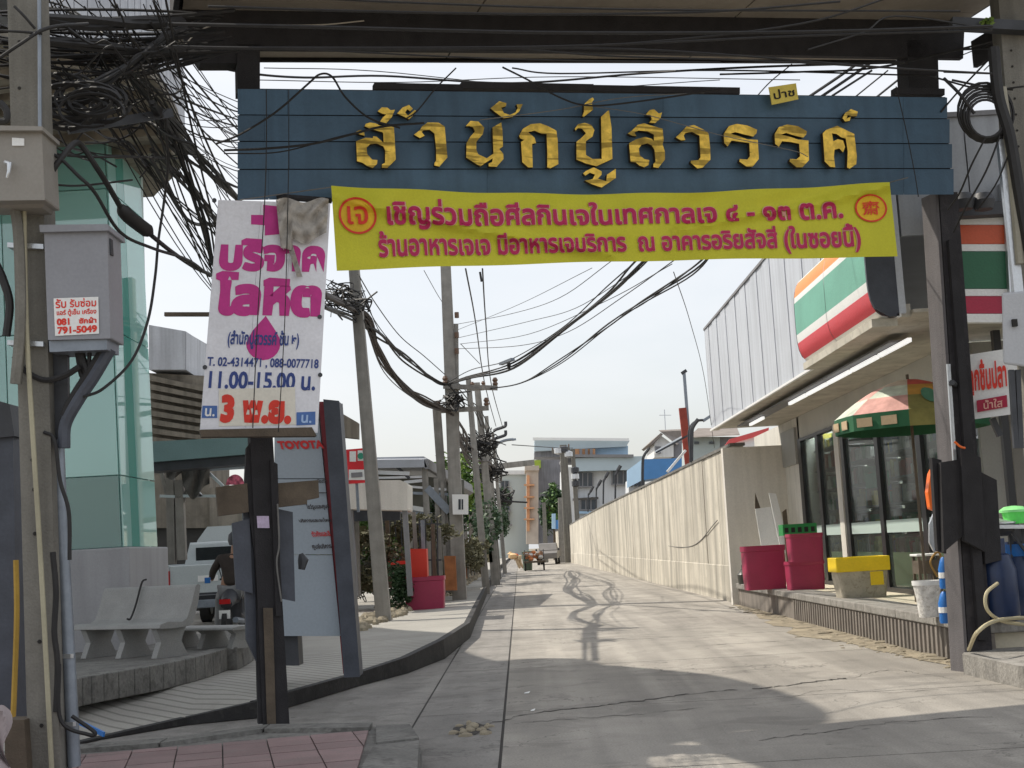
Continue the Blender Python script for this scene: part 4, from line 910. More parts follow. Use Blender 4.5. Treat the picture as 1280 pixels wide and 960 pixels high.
# right utility pole and its boxes
pr = thing('utility_pole', 'concrete utility pole rising at the top right edge beside the cable coil', 'utility pole', at(1300, 860, 13.2))
MB().prism([at(1246, -30, 13.2), at(1278, -30, 13.2), at(1352, 860, 13.2), at(1314, 860, 13.2)], (0, .25, 0)).build('pole_shaft', polem, pr)
for i in range(7): MB().lathe(at(1264+i*1.5, 63+i*20, 13.195), [(.012, -.002), (.012, .002)], 8, axis=(0, 1, 0)).build('bolt_hole', holem, pr)
MB().bar(at(1188, 30, 13.1), at(1300, 36, 13.1), .14, .1).build('crossarm', darksteel, pr)
MB().bar(at(1258, 256, 13.1), at(1300, 256, 13.1), .1, .06).build('clamp', darksteel, pr)
MB().bar(at(1252, 175, 13.0), at(1276, 400, 13.0), .09, .07).build('white_conduit', aluminium, pr)
MB().tube(spline([at(1242, 60, 12.9), at(1248, 120, 12.9), at(1262, 170, 12.9), at(1274, 240, 12.9), at(1290, 330, 12.9)]), .06, 8).build('thick_cable', cablem, pr)
MB().tube(spline([at(1252, 110, 12.95), at(1264, 200, 12.95), at(1276, 330, 12.95)]), .05, 8).build('beige_cable', mat('beige_cable', (.32, .3, .24)), pr)
gb = thing('meter_box', 'light grey meter box on the right utility pole beside the striped sign', 'box', at(1270, 460, 12.8))
MB().hexa([at(1254, 455, 12.9), at(1310, 462, 12.9), at(1310, 462, 13.15), at(1256, 455, 13.15), at(1252, 366, 12.9), at(1310, 362, 12.9), at(1310, 362, 13.15), at(1254, 366, 13.15)]).build('box_body', mat('light_grey_box', (.45, .46, .48), .5, .06), gb, bevel=.02)
MB().box(*[v for v in (at(1265, 402, 12.88).x, at(1271, 402, 12.88).x, 12.86, 12.897, at(1270, 408, 12.88).z, at(1270, 399, 12.88).z)]).build('latch', holem, gb)
for k in range(3):
    MB().prism([at(1262+k*8, 462, 12.95), at(1268+k*8, 462, 12.95), at(1274+k*6, 560, 12.95), at(1268+k*6, 560, 12.95)], (0, .05, 0)).build('conduit', darksteel, pr) if k < 2 else None
# coil of spare cable
mb = MB()
for k in range(7):
    rr_k = .2+.02*k; c = at(1233, 148, 12.9+.015*k); mb.tube([c+V((math.cos(a)*rr_k*(.85+.03*(k % 3)), 0, math.sin(a)*rr_k*.95+.01*k)) for a in [i*2*math.pi/22 for i in range(23)]], .014, 5)
mb.build('cable_coil', cablem, None, label='black coil of spare cable hanging on the right utility pole', cat='cable coil', smooth=True)

# ================================================================== LEFT SIDE
lp = thing('utility_pole', 'concrete utility pole with bolt holes in the left foreground carrying two cabinets', 'utility pole', at(52, 962, 9.4))
MB().prism([at(8, -40, 9.4), at(46, -40, 9.4), at(76, 985, 9.4), at(36, 985, 9.4)], (0, .24, 0)).build('pole_shaft', polem, lp, bevel=.012)
for y in (575, 612, 667, 802, 907, 518): MB().lathe(at(38+(y-500)*.034+ (0 if y % 2 else 1), y, 9.395), [(.014, -.002), (.014, .003)], 8, axis=(0, 1, 0)).build('bolt_hole', holem, lp)
for y in (52, 110): MB().lathe(at(24, y, 9.395), [(.012, -.002), (.012, .003)], 8, axis=(0, 1, 0)).build('bolt_hole', holem, lp)
MB().tube([at(49, -30, 9.3), at(50, 160, 9.3)], .014, 6).build('conduit', steelm, lp)
MB().tube(spline([at(30, 252, 9.3), at(33, 400, 9.3), at(42, 560, 9.32), at(52, 720, 9.32), at(66, 985, 9.32)]), .017, 6).build('yellowed_conduit', mat('old_conduit', (.4, .37, .26)), lp, smooth=True)
MB().tube(spline([at(18, 252, 9.28), at(24, 300, 9.28), at(26, 400, 9.28), at(20, 480, 9.3)]), .04, 6).build('grey_duct', polem, lp, smooth=True)
for y in (303, 425): MB().prism([at(9, y, 9.36), at(54, y+2, 9.36), at(54, y+8, 9.36), at(9, y+6, 9.36)], (0, .33, 0)).build('steel_band', aluminium, lp)
b1 = thing('junction_cabinet', 'beige metal cabinet with a small handle high on the left utility pole', 'cabinet', at(27, 258, 9.1))
MB().prism([at(-30, 163, 9.05), at(52, 161, 9.05), at(56, 250, 9.05), at(-28, 251, 9.05)], (0, .3, 0)).build('cabinet_body', beige_box, b1, bevel=.015)
MB().prism([at(-30, 250, 9.1), at(56, 249, 9.1), at(53, 260, 9.2), at(-30, 260, 9.2)], (0, .2, 0)).build('bottom_lip', beige_box, b1)
MB().prism([at(-30, 156, 9.0), at(53, 158, 9.0), at(53, 163, 9.0), at(-30, 163, 9.0)], (0, .35, 0)).build('cabinet_roof', beige_box, b1)
MB().prism([at(15, 172, 9.04), at(30, 173, 9.04), at(30, 182, 9.04), at(15, 182, 9.04)], (0, .01, 0)).build('number_label', whites, b1)
MB().tube([at(7, 203, 9.03), at(12, 205, 9.0), at(11, 214, 8.98), at(9, 222, 8.99)], [.016, .018, .012, .01], 7).build('handle', aluminium, b1, smooth=True)
b2 = thing('grey_cabinet', 'grey metal cabinet with a red lettered sticker beside the left utility pole', 'cabinet', at(96, 425, 9.35))
MB().prism([at(55, 288, 9.3), at(134, 288, 9.3), at(138, 423, 9.3), at(60, 425, 9.3)], (0, .32, 0)).build('cabinet_body', grey_box, b2, bevel=.012)
MB().prism([at(49, 281, 9.26), at(135, 280, 9.26), at(136, 288, 9.26), at(50, 290, 9.26)], (0, .4, 0)).build('cabinet_roof', grey_box, b2, bevel=.008)
MB().prism([at(61, 426, 9.33), at(134, 424, 9.33), at(134, 437, 9.33), at(62, 440, 9.33)], (0, .28, 0)).build('bottom_lip', steelm, b2)
MB().prism([at(50, 298, 9.5), at(55, 298, 9.5), at(60, 425, 9.5), at(56, 420, 9.5)], (0, .1, 0)).build('side_bracket', steelm, b2)
for y in (310, 405): MB().prism([at(135, y-12, 9.34), at(138, y-12, 9.34), at(139, y+8, 9.34), at(136, y+8, 9.34)], (0, .06, 0)).build('hinge', darksteel, b2)
kS = quadsurf(at(69, 420, 9.295), at(124, 417, 9.295), at(123, 371, 9.295), at(67, 373, 9.295), (0, -1, 0))
flat([(0, 0), (1, 0), (1, 1), (0, 1)], 'sticker', whites, kS, .002, b2)
for s, x0, y0, x1, y1, o in (('รับ', .04, .73, .28, .98, .025), ('รับซ่อม', .36, .74, .95, .98, .025), ('แอร์ ตู้เย็น เครื่อง', .06, .5, .95, .7, .03), ('081', .05, .27, .34, .46, .06), ('ซักผ้า', .55, .29, .95, .46, .05), ('791-5049', .06, .04, .96, .24, .06)):
    lettering(s, kS, x0, y0, x1, y1, redm, b2, o, 'red_lettering', .004)
cp = thing('conduit_pipe', 'grey steel conduit pipe standing right of the left utility pole', 'pipe', at(92, 955, 9.55))
MB().tube([at(68, 440, 9.55), at(75, 620, 9.55), at(84, 780, 9.55), at(93, 958, 9.55)], .045, 12).build('pipe', steelm, cp, smooth=True)
MB().prism([at(62, 440, 9.5), at(84, 437, 9.5), at(85, 520, 9.5), at(66, 560, 9.5)], (0, .05, 0)).build('back_plate', darksteel, cp)
for y, x in ((735, 76), (820, 79)): MB().bar(at(x-8, y+85, 9.56) if y > 800 else at(x-6, y+85, 9.56), at(x+14, y+85, 9.5), .03).build('clamp', aluminium, cp)
for pts, r, m in (([(138, 436), (118, 470), (98, 500), (82, 530), (80, 560)], .045, slate), ([(128, 440), (112, 465), (90, 500), (80, 520)], .035, cablem), ([(100, 440), (108, 465), (114, 480)], .03, cablem), ([(96, 440), (102, 470), (110, 462), (112, 440)], .016, cablem)):
    MB().tube(spline([at(x, y, 9.45) for x, y in pts]), r, 8).build('cable_elbow', m, cp, smooth=True)
for pts, r in (([(18, 445), (30, 462), (55, 475), (80, 470), (100, 458)], .022), ([(55, 540), (68, 550), (75, 600), (86, 640), (87, 700)], .014), ([(66, 690), (70, 740), (68, 790), (72, 830), (70, 890)], .02), ([(74, 830), (76, 900), (110, 918), (118, 915), (90, 895)], .014)):
    MB().tube(spline([at(x, y, 9.4) for x, y in pts]), r, 6).build('loose_cable', cablem, cp, smooth=True)
MB().bar(onz(98, 902, .25), onz(130, 918, .16), .018, .04).build('blue_strap', bluep, None, label='blue plastic strap lying at the foot of the conduit pipe', cat='strap')
ds = thing('steel_box_column', 'dark blue grey steel column at the left edge behind the utility pole', 'column', at(10, 900, 10.2))
MB().prism([at(-14, 545, 10.2), at(16, 540, 10.2), at(22, 905, 10.2), at(-8, 905, 10.2)], (0, .3, 0)).build('column', slate, ds)
MB().prism([at(-6, 500, 10.15), at(12, 505, 10.15), at(18, 545, 10.15), at(-10, 548, 10.15)], (0, .2, 0)).build('cap', darksteel, ds)
MB().tube(spline([at(20, 700, 10.0), at(21, 770, 10.0), at(18, 860, 10.0), at(16, 905, 10)], 6), .02, 6).build('yellow_rope', mat('ochre_rope', (.45, .28, .05)), None, label='ochre rope hanging between steel column and utility pole', cat='rope', smooth=True)
MB().prism([at(6, 900, 9.3), at(30, 900, 9.3), at(36, 990, 9.3), at(6, 990, 9.3)], (0, .2, 0)).build('brown_box', woodbrown, None, label='brown board standing at the foot of the left utility pole', cat='board')
def cloth(u, v): return at(-20+(30+6*math.sin(v*9))*u, 985-100*v+4*math.sin(u*7), 8.9+.1*math.sin(u*6+v*8))
MB().grid(cloth, 12, 14).build('pale_cloth', mat('pale_pink_cloth', (.42, .36, .36), .9), None, label='pale pinkish cloth bundle at the bottom left corner', cat='cloth', smooth=True)

# ---------------------------------------------------------------- glass corner building
GY = 18.0; gx = at(152, 660, GY).x; gt = at(150, 60, GY).z
gbld = thing('glass_building', 'teal glass corner building with white base behind the left utility pole', 'building', (gx-1, GY, PZ))
zb = at(150, 684, GY).z; lean = .14
def gface(x0, x1, z0, z1, m, nm, y=GY, th=.02, k=0.):
    L = lambda z: lean*(z-zb)/6*-1
    return MB().hexa([(x0+L(z0), y, z0), (x1+L(z0), y, z0), (x1+L(z0), y+th, z0), (x0+L(z0), y+th, z0), (x0+L(z1), y, z1), (x1+L(z1), y, z1), (x1+L(z1), y+th, z1), (x0+L(z1), y+th, z1)]).build(nm, m, gbld)
cols = [gx-.72*i for i in range(0, 9)]; rows_ = [zb, zb+.95, zb+2.9, zb+4.85, zb+6.8, 8.9]
for i in range(len(cols)-1):
    for a, b in zip(rows_[:-1], rows_[1:]): gface(cols[i+1]+.008, cols[i]-.008, a+.008, b-.008, teallow if a == zb else (tealglass, tealmid, tealglass, tealmid, tealglass)[(i*2+int(a)) % 5], 'glass_pane')
sy = [GY+.03, GY+.42, GY+.78, GY+1.7]
for i in range(3):
    for a, b in zip(rows_[:-1], rows_[1:]):
        L = lambda z: -lean*(z-zb)/6
        MB().hexa([(gx+L(a), sy[i]+.006, a+.008), (gx+.02+L(a), sy[i]+.006, a+.008), (gx+.02+L(a), sy[i+1]-.006, a+.008), (gx+L(a), sy[i+1]-.006, a+.008), (gx+L(b), sy[i]+.006, b-.008), (gx+.02+L(b), sy[i]+.006, b-.008), (gx+.02+L(b), sy[i+1]-.006, b-.008), (gx+L(b), sy[i+1]-.006, b-.008)]).build('glass_pane', tealdark if i == 1 else tealglass, gbld)
gface(gx-1.16, gx-.86, zb, 8.9, mat('blind_panel', (.55, .68, .66), .7), 'inner_blind', GY+.5); gface(gx-3.5, gx-1.3, zb, 8.9, mat('blind_panel'), 'inner_blind', GY+.55) if 'blind_panel' in MC and False else None
for k in range(9): gface(gx-.13-k*.07, gx-.085-k*.07, zb+1.0, zb+2.75, MC['blind_panel'], 'blind_slat', GY+.06, .02)
gface(gx-5, gx-.05, zb+6.9, zb+7.0, greytrim, 'floor_slab', GY+.2, 1.3); gface(gx-5, gx-.05, zb+2.8, zb+2.86, MC['blind_panel'], 'floor_slab', GY+.1, 1.3)
MB().box(gx-6, gx-.1, GY+1.7, GY+1.8, zb, 9).build('inner_wall', mat('inner_wall', (.5, .62, .6), .8), gbld)
gface(gx-.98, gx-.82, 4.3, 8.9, mat('grey_mullion', (.3, .32, .36), .5), 'grey_column', GY-.1, .12)
MB().box(gx-8, gx+.12, GY-.08, GY+1.9, PZ, zb-.002).build('white_base', glassbase, gbld, bevel=.02)
MB().box(gx-8, gx+.02, GY+1.9, GY+10, PZ, 9).build('rear_wing', bgrey, gbld) if False else None
# raised terrace with benches
pr_ = [onz(70, 890, PZ), onz(110, 880, PZ), onz(200, 862, PZ), onz(262, 845, PZ), onz(300, 828, PZ), onz(311, 812, PZ)]
tp = spline(pr_, 5); TZ = .47
base = [V((p.x, p.y, PZ)) for p in tp]+[V((tp[-1].x-.15, tp[-1].y+1.3, PZ)), V((-8, 18, PZ)), V((-8, tp[0].y, PZ))]
MB().prism([p+V((0, 0, TZ-.08-PZ)) for p in base], (0, 0, .079)).build('terrace', kerbm, kind='structure')
tw = bpy.data.objects['terrace']; tw['org'] = (0, 0, 0)
for i in range(len(tp)-1):
    a, b = tp[i], tp[i+1]; d = (b-a).normalized(); n = V((-d.y, d.x, 0))*.16
    if n.y < 0: n = -n
    a2, b2 = a+d*.006, b-d*.006
    MB().hexa([a2-n*.3, b2-n*.3, b2+n, a2+n]+[q+V((0, 0, TZ+.02-PZ)) for q in (a2-n*.3, b2-n*.3, b2+n, a2+n)]).build('terrace_stone', kerbm, tw, bevel=.012)
# concrete benches
def bench(xa, xb, pyb, name_lab, back=True, zt_=TZ, hh=.92):
    p0, p1 = onz(xa, pyb, zt_), onz(xb, pyb, zt_); d = (p1-p0).normalized(); n = V((-d.y, d.x, 0)); L = (p1-p0).length
    t = thing('concrete_bench', name_lab, 'bench', p0)
    if back: pf = [(0, .37), (.02, .42), (.12, .445), (.34, .43), (.42, .47), (.5, .66), (.56, .86), (.6, .89), (.64, .87), (.6, .66), (.52, .42), (.45, .37), (.2, .36)]
    else: pf = [(0, .37), (.02, .42), (.1, .44), (.36, .44), (.42, .42), (.42, .37)]
    MB().prism([p0+n*a+V((0, 0, b*hh)) for a, b in pf], d*L).build('seat_and_back' if back else 'seat', benchm, t, bevel=.012)
    for u in (.12, .5, .88):
        q = p0+d*(L*u)
        MB().prism([q+n*.04, q+n*.12+V((0, 0, .18)), q+n*.05+V((0, 0, .365*hh)), q+n*.5+V((0, 0, .365*hh)), q+n*.42+V((0, 0, .18)), q+n*.52], d*.09).build('leg', benchm, t, bevel=.008)
    return t, p0, d, n, L
t, p0, d, n, L = bench(84, 200, 824, 'white terrazzo concrete bench with curved back and faint lettering on the terrace')
bS2 = quadsurf(p0+d*.5+n*.43+V((0, 0, .5)), p0+d*1.15+n*.43+V((0, 0, .5)), p0+d*1.15+n*.565+V((0, 0, .84)), p0+d*.5+n*.565+V((0, 0, .84)), (-n))
MB().tube(spline([p0+d*.72+n*.62+V((0, 0, .9)), p0+d*.72+n*.55+V((0, 0, .86)), p0+d*.73+n*.44+V((0, 0, .6)), p0+d*.8+n*.3+V((0, 0, .45)), p0+d*.86+n*.2+V((0, 0, .45))]), .012, 6).build('bench_strap', cablem, None, label='black strap hanging over the back of the concrete bench', cat='strap', smooth=True)
bench(196, 292, 812, 'low backless concrete bench right of the white bench at the terrace end', back=False, hh=.62)

# ---------------------------------------------------------------- concrete canopy high on the left (its rounded end shades the lane)
CZ = 7.3
cpts = [onz(-60, 40, CZ), onz(60, 64, CZ), onz(140, 66, CZ), onz(185, 92, CZ), onz(214, 130, CZ), onz(228, 168, CZ), onz(229, 205, CZ), onz(192, 246, CZ)]
cv = thing('concrete_overhang', 'weathered concrete overhang of the corner building behind the cable tangle at top left', 'canopy', (cpts[3].x, cpts[3].y, CZ))
cpl = spline(cpts[1:], 5)
poly = [cpts[0]]+cpl+[V((-14, cpl[-1].y, CZ)), V((-14, cpts[0].y, CZ))]
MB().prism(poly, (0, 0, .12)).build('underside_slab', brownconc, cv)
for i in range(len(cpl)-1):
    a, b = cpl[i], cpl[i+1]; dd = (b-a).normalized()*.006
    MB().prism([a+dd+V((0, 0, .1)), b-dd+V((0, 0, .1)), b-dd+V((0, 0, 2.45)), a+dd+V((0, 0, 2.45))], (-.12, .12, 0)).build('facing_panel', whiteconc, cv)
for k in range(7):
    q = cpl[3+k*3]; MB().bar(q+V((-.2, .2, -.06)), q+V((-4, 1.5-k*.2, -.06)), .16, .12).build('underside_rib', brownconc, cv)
# unseen block added above the frame; roof outline shaped to shade the lane mouth
def shadow_xy(px, py, z):                                                      # point at height z whose shadow falls on this spot of the road
    g = onz(px, py, 0); k = z/SUN.z; return V((g.x+SUN.x*k, g.y+SUN.y*k, z))
HZ = 12.
ro = [shadow_xy(px, py, HZ) for px, py in ((690, 1000), (742, 952), (760, 925), (770, 900), (760, 860), (740, 835), (720, 826), (690, 823), (650, 824), (610, 827), (580, 820), (560, 812), (470, 800), (405, 795), (395, 765), (370, 745), (200, 740))]
CBK = thing('added_shade_block', 'unseen block added above the frame to shade the mouth of the lane', 'building', (-10, 20, 0))
rs = spline(ro[:12], 4)+ro[12:]
MB().prism(rs+[V((-22, ro[-1].y, HZ)), V((-22, 12, HZ)), V((ro[0].x-3, 12., HZ))], (0, 0, .3)).build('roof_slab', whiteconc, CBK)  # unseen slab, outline drawn back from the wanted shadow edge
MB().prism([V(p)+V((0, 0, 2.46)) for p in poly], (0, 0, .1)).build('lower_roof', whiteconc, cv)
MB().box(-20, -8.6, 19.6, 21.5, CZ+.2, HZ-.003).build('upper_wall', whiteconc, CBK)

# ---------------------------------------------------------------- old concrete building, teal beam, steel frame
def bx(px0, px1, py0, py1, Y, dep): return MB().prism([at(px0, py1, Y), at(px1, py1, Y), at(px1, py0, Y), at(px0, py0, Y)], (0, dep, 0))
ob = thing('old_concrete_building', 'grimy ribbed concrete building behind the teal beam on the left', 'building', at(220, 600, 38))
MB().prism([at(186, 462, 36), at(232, 462, 36), at(232, 414, 36), at(186, 406, 36)], (0, 3, 0)).build('roof_box', whiteconc, ob)
MB().prism([at(232.5, 462, 36), at(262, 482, 38.5), at(262, 432, 38.5), at(232.5, 415, 36)], (-.1, .4, 0)).build('roof_box_side', whiteconc, ob)
MB().prism([at(182, 466, 36.3), at(262, 470, 36.3), at(262, 660, 36.3), at(182, 660, 36.3)], (0, 2.5, 0)).build('wall', brownconc, ob)
for k in range(9):
    MB().prism([at(184, 468+k*11, 36.0-.0*k), at(264, 486+k*10, 36.0), at(264, 491+k*10, 36.0), at(184, 475+k*11, 36.0)], (0, .28, 0)).build('wall_rib', brownconc, ob)
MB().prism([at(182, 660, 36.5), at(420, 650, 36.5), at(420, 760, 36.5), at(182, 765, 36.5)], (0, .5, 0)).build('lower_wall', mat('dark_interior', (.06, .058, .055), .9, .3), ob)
MB().prism([at(262, 610, 36), at(420, 606, 36), at(420, 652, 36), at(262, 660, 36)], (0, .5, 0)).build('middle_wall', brownconc, ob)
tbm = thing('teal_entrance_beam', 'grey green horizontal beam crossing behind the blood donation board', 'beam', at(250, 577, 24))
MB().prism([at(186, 578, 24), at(330, 566, 24), at(330, 545, 24), at(186, 552, 24)], (0, .5, 0)).build('beam', greenteal, tbm); MB().prism([at(186, 590, 24.1), at(330, 578, 24.1), at(330, 567, 24.1), at(186, 579, 24.1)], (0, .5, 0)).build('lower_beam', darksteel, tbm)
sf = thing('steel_frame_canopy', 'light steel frame canopy with truss arms and a grey cloth left of the gate', 'canopy frame', onz(220, 760, PZ))
SYf = 25.
def S(x, y, o=0): return at(x, y, SYf+o)
for a, b, wd in (((213, 590), (215, 705), .14), ((224, 600), (228, 700), .15), ((199, 580), (213, 634), .07), ((240, 598), (226, 634), .07), ((212, 635), (226, 636), .07)):
    MB().bar(S(*a), S(*b), wd).build('steel_post', polem2, sf)
for a, b, wd in (((226, 620), (273, 620), .05), ((230, 588), (312, 583), .08), ((232, 600), (252, 620), .05), ((262, 592), (279, 608), .05), ((200, 620), (226, 621), .05)):
    MB().bar(S(*a, -.05), S(*b, -.05), wd).build('white_tube', aluminium, sf)
def clf(u, v): return at(208+54*u, 582-2*u+(14+26*max(0, math.sin(u*2.6-.1))**2*(u > .38)+4*math.sin(u*13))*v, SYf-.2-.06*math.sin(u*21+v*4))
MB().grid(clf, 26, 8).build('hung_cloth', mat('grey_canvas', (.13, .125, .115), .9, .3, 5, .3), None, label='dark grey canvas draped over the steel frame canopy', cat='cloth', smooth=True)
MB().grid(lambda u, v: at(282+24*u, 606-13*math.sin(math.pi*u)**.5*v, 22.8), 10, 3).build('striped_hat', mat('red_white_cloth', (.55, .12, .18), .8, .9, 14), None, label='red and white striped bundle left of the gate post', cat='bundle')
# ---------------------------------------------------------------- pickup
def pickup(P, lab, ang=0., sc=1., group=None, mcol=truckw):
    t = thing('pickup_truck', lab, 'pickup', P, group)
    def q(x, y, z): return V((x, y, z))*sc
    O2 = V(t['org'])
    def B(mb, nm, m, **k):
        mb.v = [V((math.cos(ang)*p.x-math.sin(ang)*p.y, math.sin(ang)*p.x+math.cos(ang)*p.y, p.z))*sc+O2 for p in mb.v]; return mb.build(nm, m, t, **k)
    W = .86
    B(MB().prism([(-W, 0, .62), (-W, 1.7, .6), (-W, 1.7, 1.33), (-W, 0, 1.33)], (.09, 0, 0)), 'bed_side', mcol, bevel=.02)
    B(MB().prism([(W-.09, 0, .62), (W-.09, 1.7, .6), (W-.09, 1.7, 1.33), (W-.09, 0, 1.33)], (.09, 0, 0)), 'bed_side', mcol, bevel=.02)
    tg = B(MB().box(-W+.1, W-.1, -.03, .05, .7, 1.3), 'tailgate', mcol, bevel=.02); B(MB().box(-.2, .2, -.045, -.032, .96, 1.08), 'plate', whites); B(MB().box(-W+.1, W-.1, -.036, -.031, .7, .74), 'tailgate_trim', darksteel)
    B(MB().box(-W+.06, W-.06, .05, 1.7, .6, .68), 'bed_floor', darksteel); B(MB().box(-W, W, -.14, -.02, .44, .6), 'rear_bumper', steelm, bevel=.02)
    B(MB().prism([(-W, 1.72, .5), (-W, 4.7, .5), (-W, 4.75, .95), (-W, 3.5, 1.15), (-W, 1.72, 1.25)], (2*W, 0, 0)), 'cab_body', mcol, bevel=.04)
    B(MB().prism([(-W+.05, 1.74, 1.255), (-W+.05, 3.5, 1.17), (-W+.16, 2.9, 1.74), (-W+.16, 1.9, 1.78)], (2*W-.25, 0, 0)), 'cab_roof', mcol, bevel=.05)
    B(MB().box(-W+.3, W-.3, 1.78, 1.8, 1.3, 1.66), 'rear_window', carglass)
    for s in (-1, 1):
        x0 = s*(W-.12)
        B(MB().box(s*W-.05 if s > 0 else -W-.005, s*W+.005 if s > 0 else -W+.05, -.05, .1, .85, 1.22) if False else MB().box(min(s*W, s*(W-.1)), max(s*W, s*(W-.1)), -.05, -.005, .8, 1.2), 'tail_light', redlamp)
        for y in (.75, 3.9):
            wo = B(MB().lathe((x0, y, .36), [(.2, -.11), (.36, -.1), (.36, .1), (.2, .11)], 18, axis=(1, 0, 0)), 'wheel', rubber, smooth=True)
            B(MB().lathe((x0, y, .36), [(.19, -.12), (.19, .12)], 14, axis=(1, 0, 0)), 'rim', aluminium)
        B(MB().box(min(s*W, s*(W+.16)), max(s*W, s*(W+.16)), 3.2, 3.28, 1.15, 1.33), 'mirror', darksteel, bevel=.01)
    return t
pk = onz(262, 782, PZ)
pk = V((at(262, 782, 27.5).x, 27.5, PZ))
pickup(pk, 'pale silver pickup parked tail first on the plaza behind the benches', ang=.05)
# camper shell of a second white van behind
vn = thing('white_van', 'white van with dark windows parked beyond the silver pickup', 'van', V((at(270, 700, 33).x, 33, PZ)))
X0 = at(270, 700, 32.5).x
MB().prism([(X0-.7, 33, PZ+.5), (X0+1.5, 33, PZ+.5), (X0+1.5, 33, 2.1), (X0+1.3, 33, 2.42), (X0-.3, 33, 2.42), (X0-.55, 33, 2.1), (X0-.68, 33, 1.5)], (0, 4, 0)).build('van_body', truckw, vn, bevel=.05)
MB().prism([(X0-.5, 32.99, 1.45), (X0+.3, 32.99, 1.45), (X0+.3, 32.99, 1.95), (X0-.35, 32.99, 1.95)], (0, .03, 0)).build('rear_window', carglass, vn); MB().prism([(X0+.5, 32.99, 1.6), (X0+1.35, 32.99, 1.6), (X0+1.3, 32.99, 2.2), (X0+.65, 32.99, 2.2)], (0, .03, 0)).build('rear_window', carglass, vn)
for x in (X0-.5, X0+1.3): MB().lathe((x, 33.8, PZ+.33), [(.33, -.1), (.33, .1)], 16, axis=(1, 0, 0)).build('wheel', rubber, vn)
# ---------------------------------------------------------------- people
def skinbody(name, joints, edges, m, parent=None, sub=2, **k):
    me = bpy.data.meshes.new(name); org = V(parent['org']) if parent is not None else V((0, 0, 0))
    me.from_pydata([tuple(V(j[:3])-org) for j in joints], edges, [])
    o = bpy.data.objects.new(name, me); C.objects.link(o)
    if parent is not None: o.parent = parent
    s = o.modifiers.new('skin', 'SKIN'); 
    for v, j in zip(me.skin_vertices[0].data, joints): v.radius = (j[3], j[4] if len(j) > 4 else j[3])
    me.skin_vertices[0].data[0].use_root = True
    su = o.modifiers.new('sub', 'SUBSURF'); su.levels = sub; su.render_levels = sub
    dg = bpy.context.evaluated_depsgraph_get(); m2 = bpy.data.meshes.new_from_object(o.evaluated_get(dg)); o.modifiers.clear(); o.data = m2; m2.name = name
    m2.materials.clear(); m2.materials.append(m); m2.polygons.foreach_set('use_smooth', [True]*len(m2.polygons))
    o['org'] = tuple(org); return o
# rider on a scooter, seen from behind left, mostly hidden by the gate post
RB = V((at(291, 800, 23.5).x, 23.5, PZ)); rd = thing('person', 'rider in a dark jacket and grey trousers sitting on a scooter behind the gate post', 'person', RB)
def rp2(x, y, z): return RB+V((x, y, z))
J = [(0, 0, .82, .15, .13), (.0, .06, 1.08, .15, .11), (.02, .12, 1.32, .17, .11), (.03, .16, 1.44, .07), (.05, .2, 1.54, .07), (.06, .24, 1.66, .1, .11), (.06, .25, 1.76, .08),
     (-.2, .12, 1.38, .065), (-.34, .14, 1.16, .05), (-.42, .4, 1.04, .035), (-.42, .5, 1.03, .04, .025), (.22, .14, 1.38, .065), (.34, .2, 1.14, .05), (.34, .5, 1.05, .035), (.34, .58, 1.04, .04, .025),
     (-.12, .02, .8, .1), (-.26, .34, .72, .085), (-.27, .2, .3, .06), (-.27, .18, .1, .045), (-.28, .34, .05, .045, .035), (.12, .02, .8, .1), (.2, .42, .74, .085), (.2, .34, .36, .055), (.2, .36, .28, .05)]
E_ = [(0, 1), (1, 2), (2, 3), (3, 4), (4, 5), (5, 6), (2, 7), (7, 8), (8, 9), (9, 10), (2, 11), (11, 12), (12, 13), (13, 14), (0, 15), (15, 16), (16, 17), (17, 18), (18, 19), (0, 20), (20, 21), (21, 22), (22, 23)]
skinbody('body', [tuple(rp2(*j[:3]))+tuple(j[3:]) for j in J], E_, skin, rd)
Jj = [(0, .0, .86, .17, .15), (.0, .06, 1.08, .17, .13), (.02, .12, 1.33, .19, .13), (.03, .15, 1.42, .1), (-.2, .12, 1.38, .085), (-.34, .14, 1.16, .068), (-.41, .36, 1.05, .052), (.22, .14, 1.38, .085), (.34, .2, 1.14, .068), (.34, .46, 1.06, .05)]
skinbody('jacket', [tuple(rp2(*j[:3]))+tuple(j[3:]) for j in Jj], [(0, 1), (1, 2), (2, 3), (2, 4), (4, 5), (5, 6), (2, 7), (7, 8), (8, 9)], jacket, rd)
Jt = [(0, -.02, .82, .17, .14), (-.13, .02, .8, .12), (-.26, .34, .72, .1), (-.27, .2, .32, .08), (-.27, .18, .12, .065), (.13, .02, .8, .12), (.2, .42, .74, .1), (.2, .34, .4, .07)]
skinbody('trousers', [tuple(rp2(*j[:3]))+tuple(j[3:]) for j in Jt], [(0, 1), (1, 2), (2, 3), (3, 4), (0, 5), (5, 6), (6, 7)], trouser, rd)
MB().lathe(rp2(.06, .23, 1.6), [(.12, 0), (.145, .08), (.13, .18), (.07, .24), (.01, .255)], 16).build('helmet', darksteel, rd, smooth=True)
MB().tube([rp2(-.27, .12, .06), rp2(-.28, .36, .04)], [.05, .04], 8).build('shoe', rubber, rd, smooth=True)
MB().box(RB.x-.48, RB.x-.38, RB.y+.1, RB.y+.14, PZ+.97, PZ+1.07).build('blue_cloth', bluep, rd, bevel=.01)
scx = thing('scooter', 'dark motor scooter carrying the rider behind the gate post', 'scooter', RB)
MB().tube([rp2(0, -.45, .62), rp2(0, -.1, .72), rp2(0, .25, .68), rp2(0, .3, .4), rp2(0, .62, .36), rp2(0, .78, .75), rp2(0, .72, 1.0)], [.1, .15, .12, .1, .09, .08, .05], 10).build('body_shell', darksteel, scx, smooth=True)
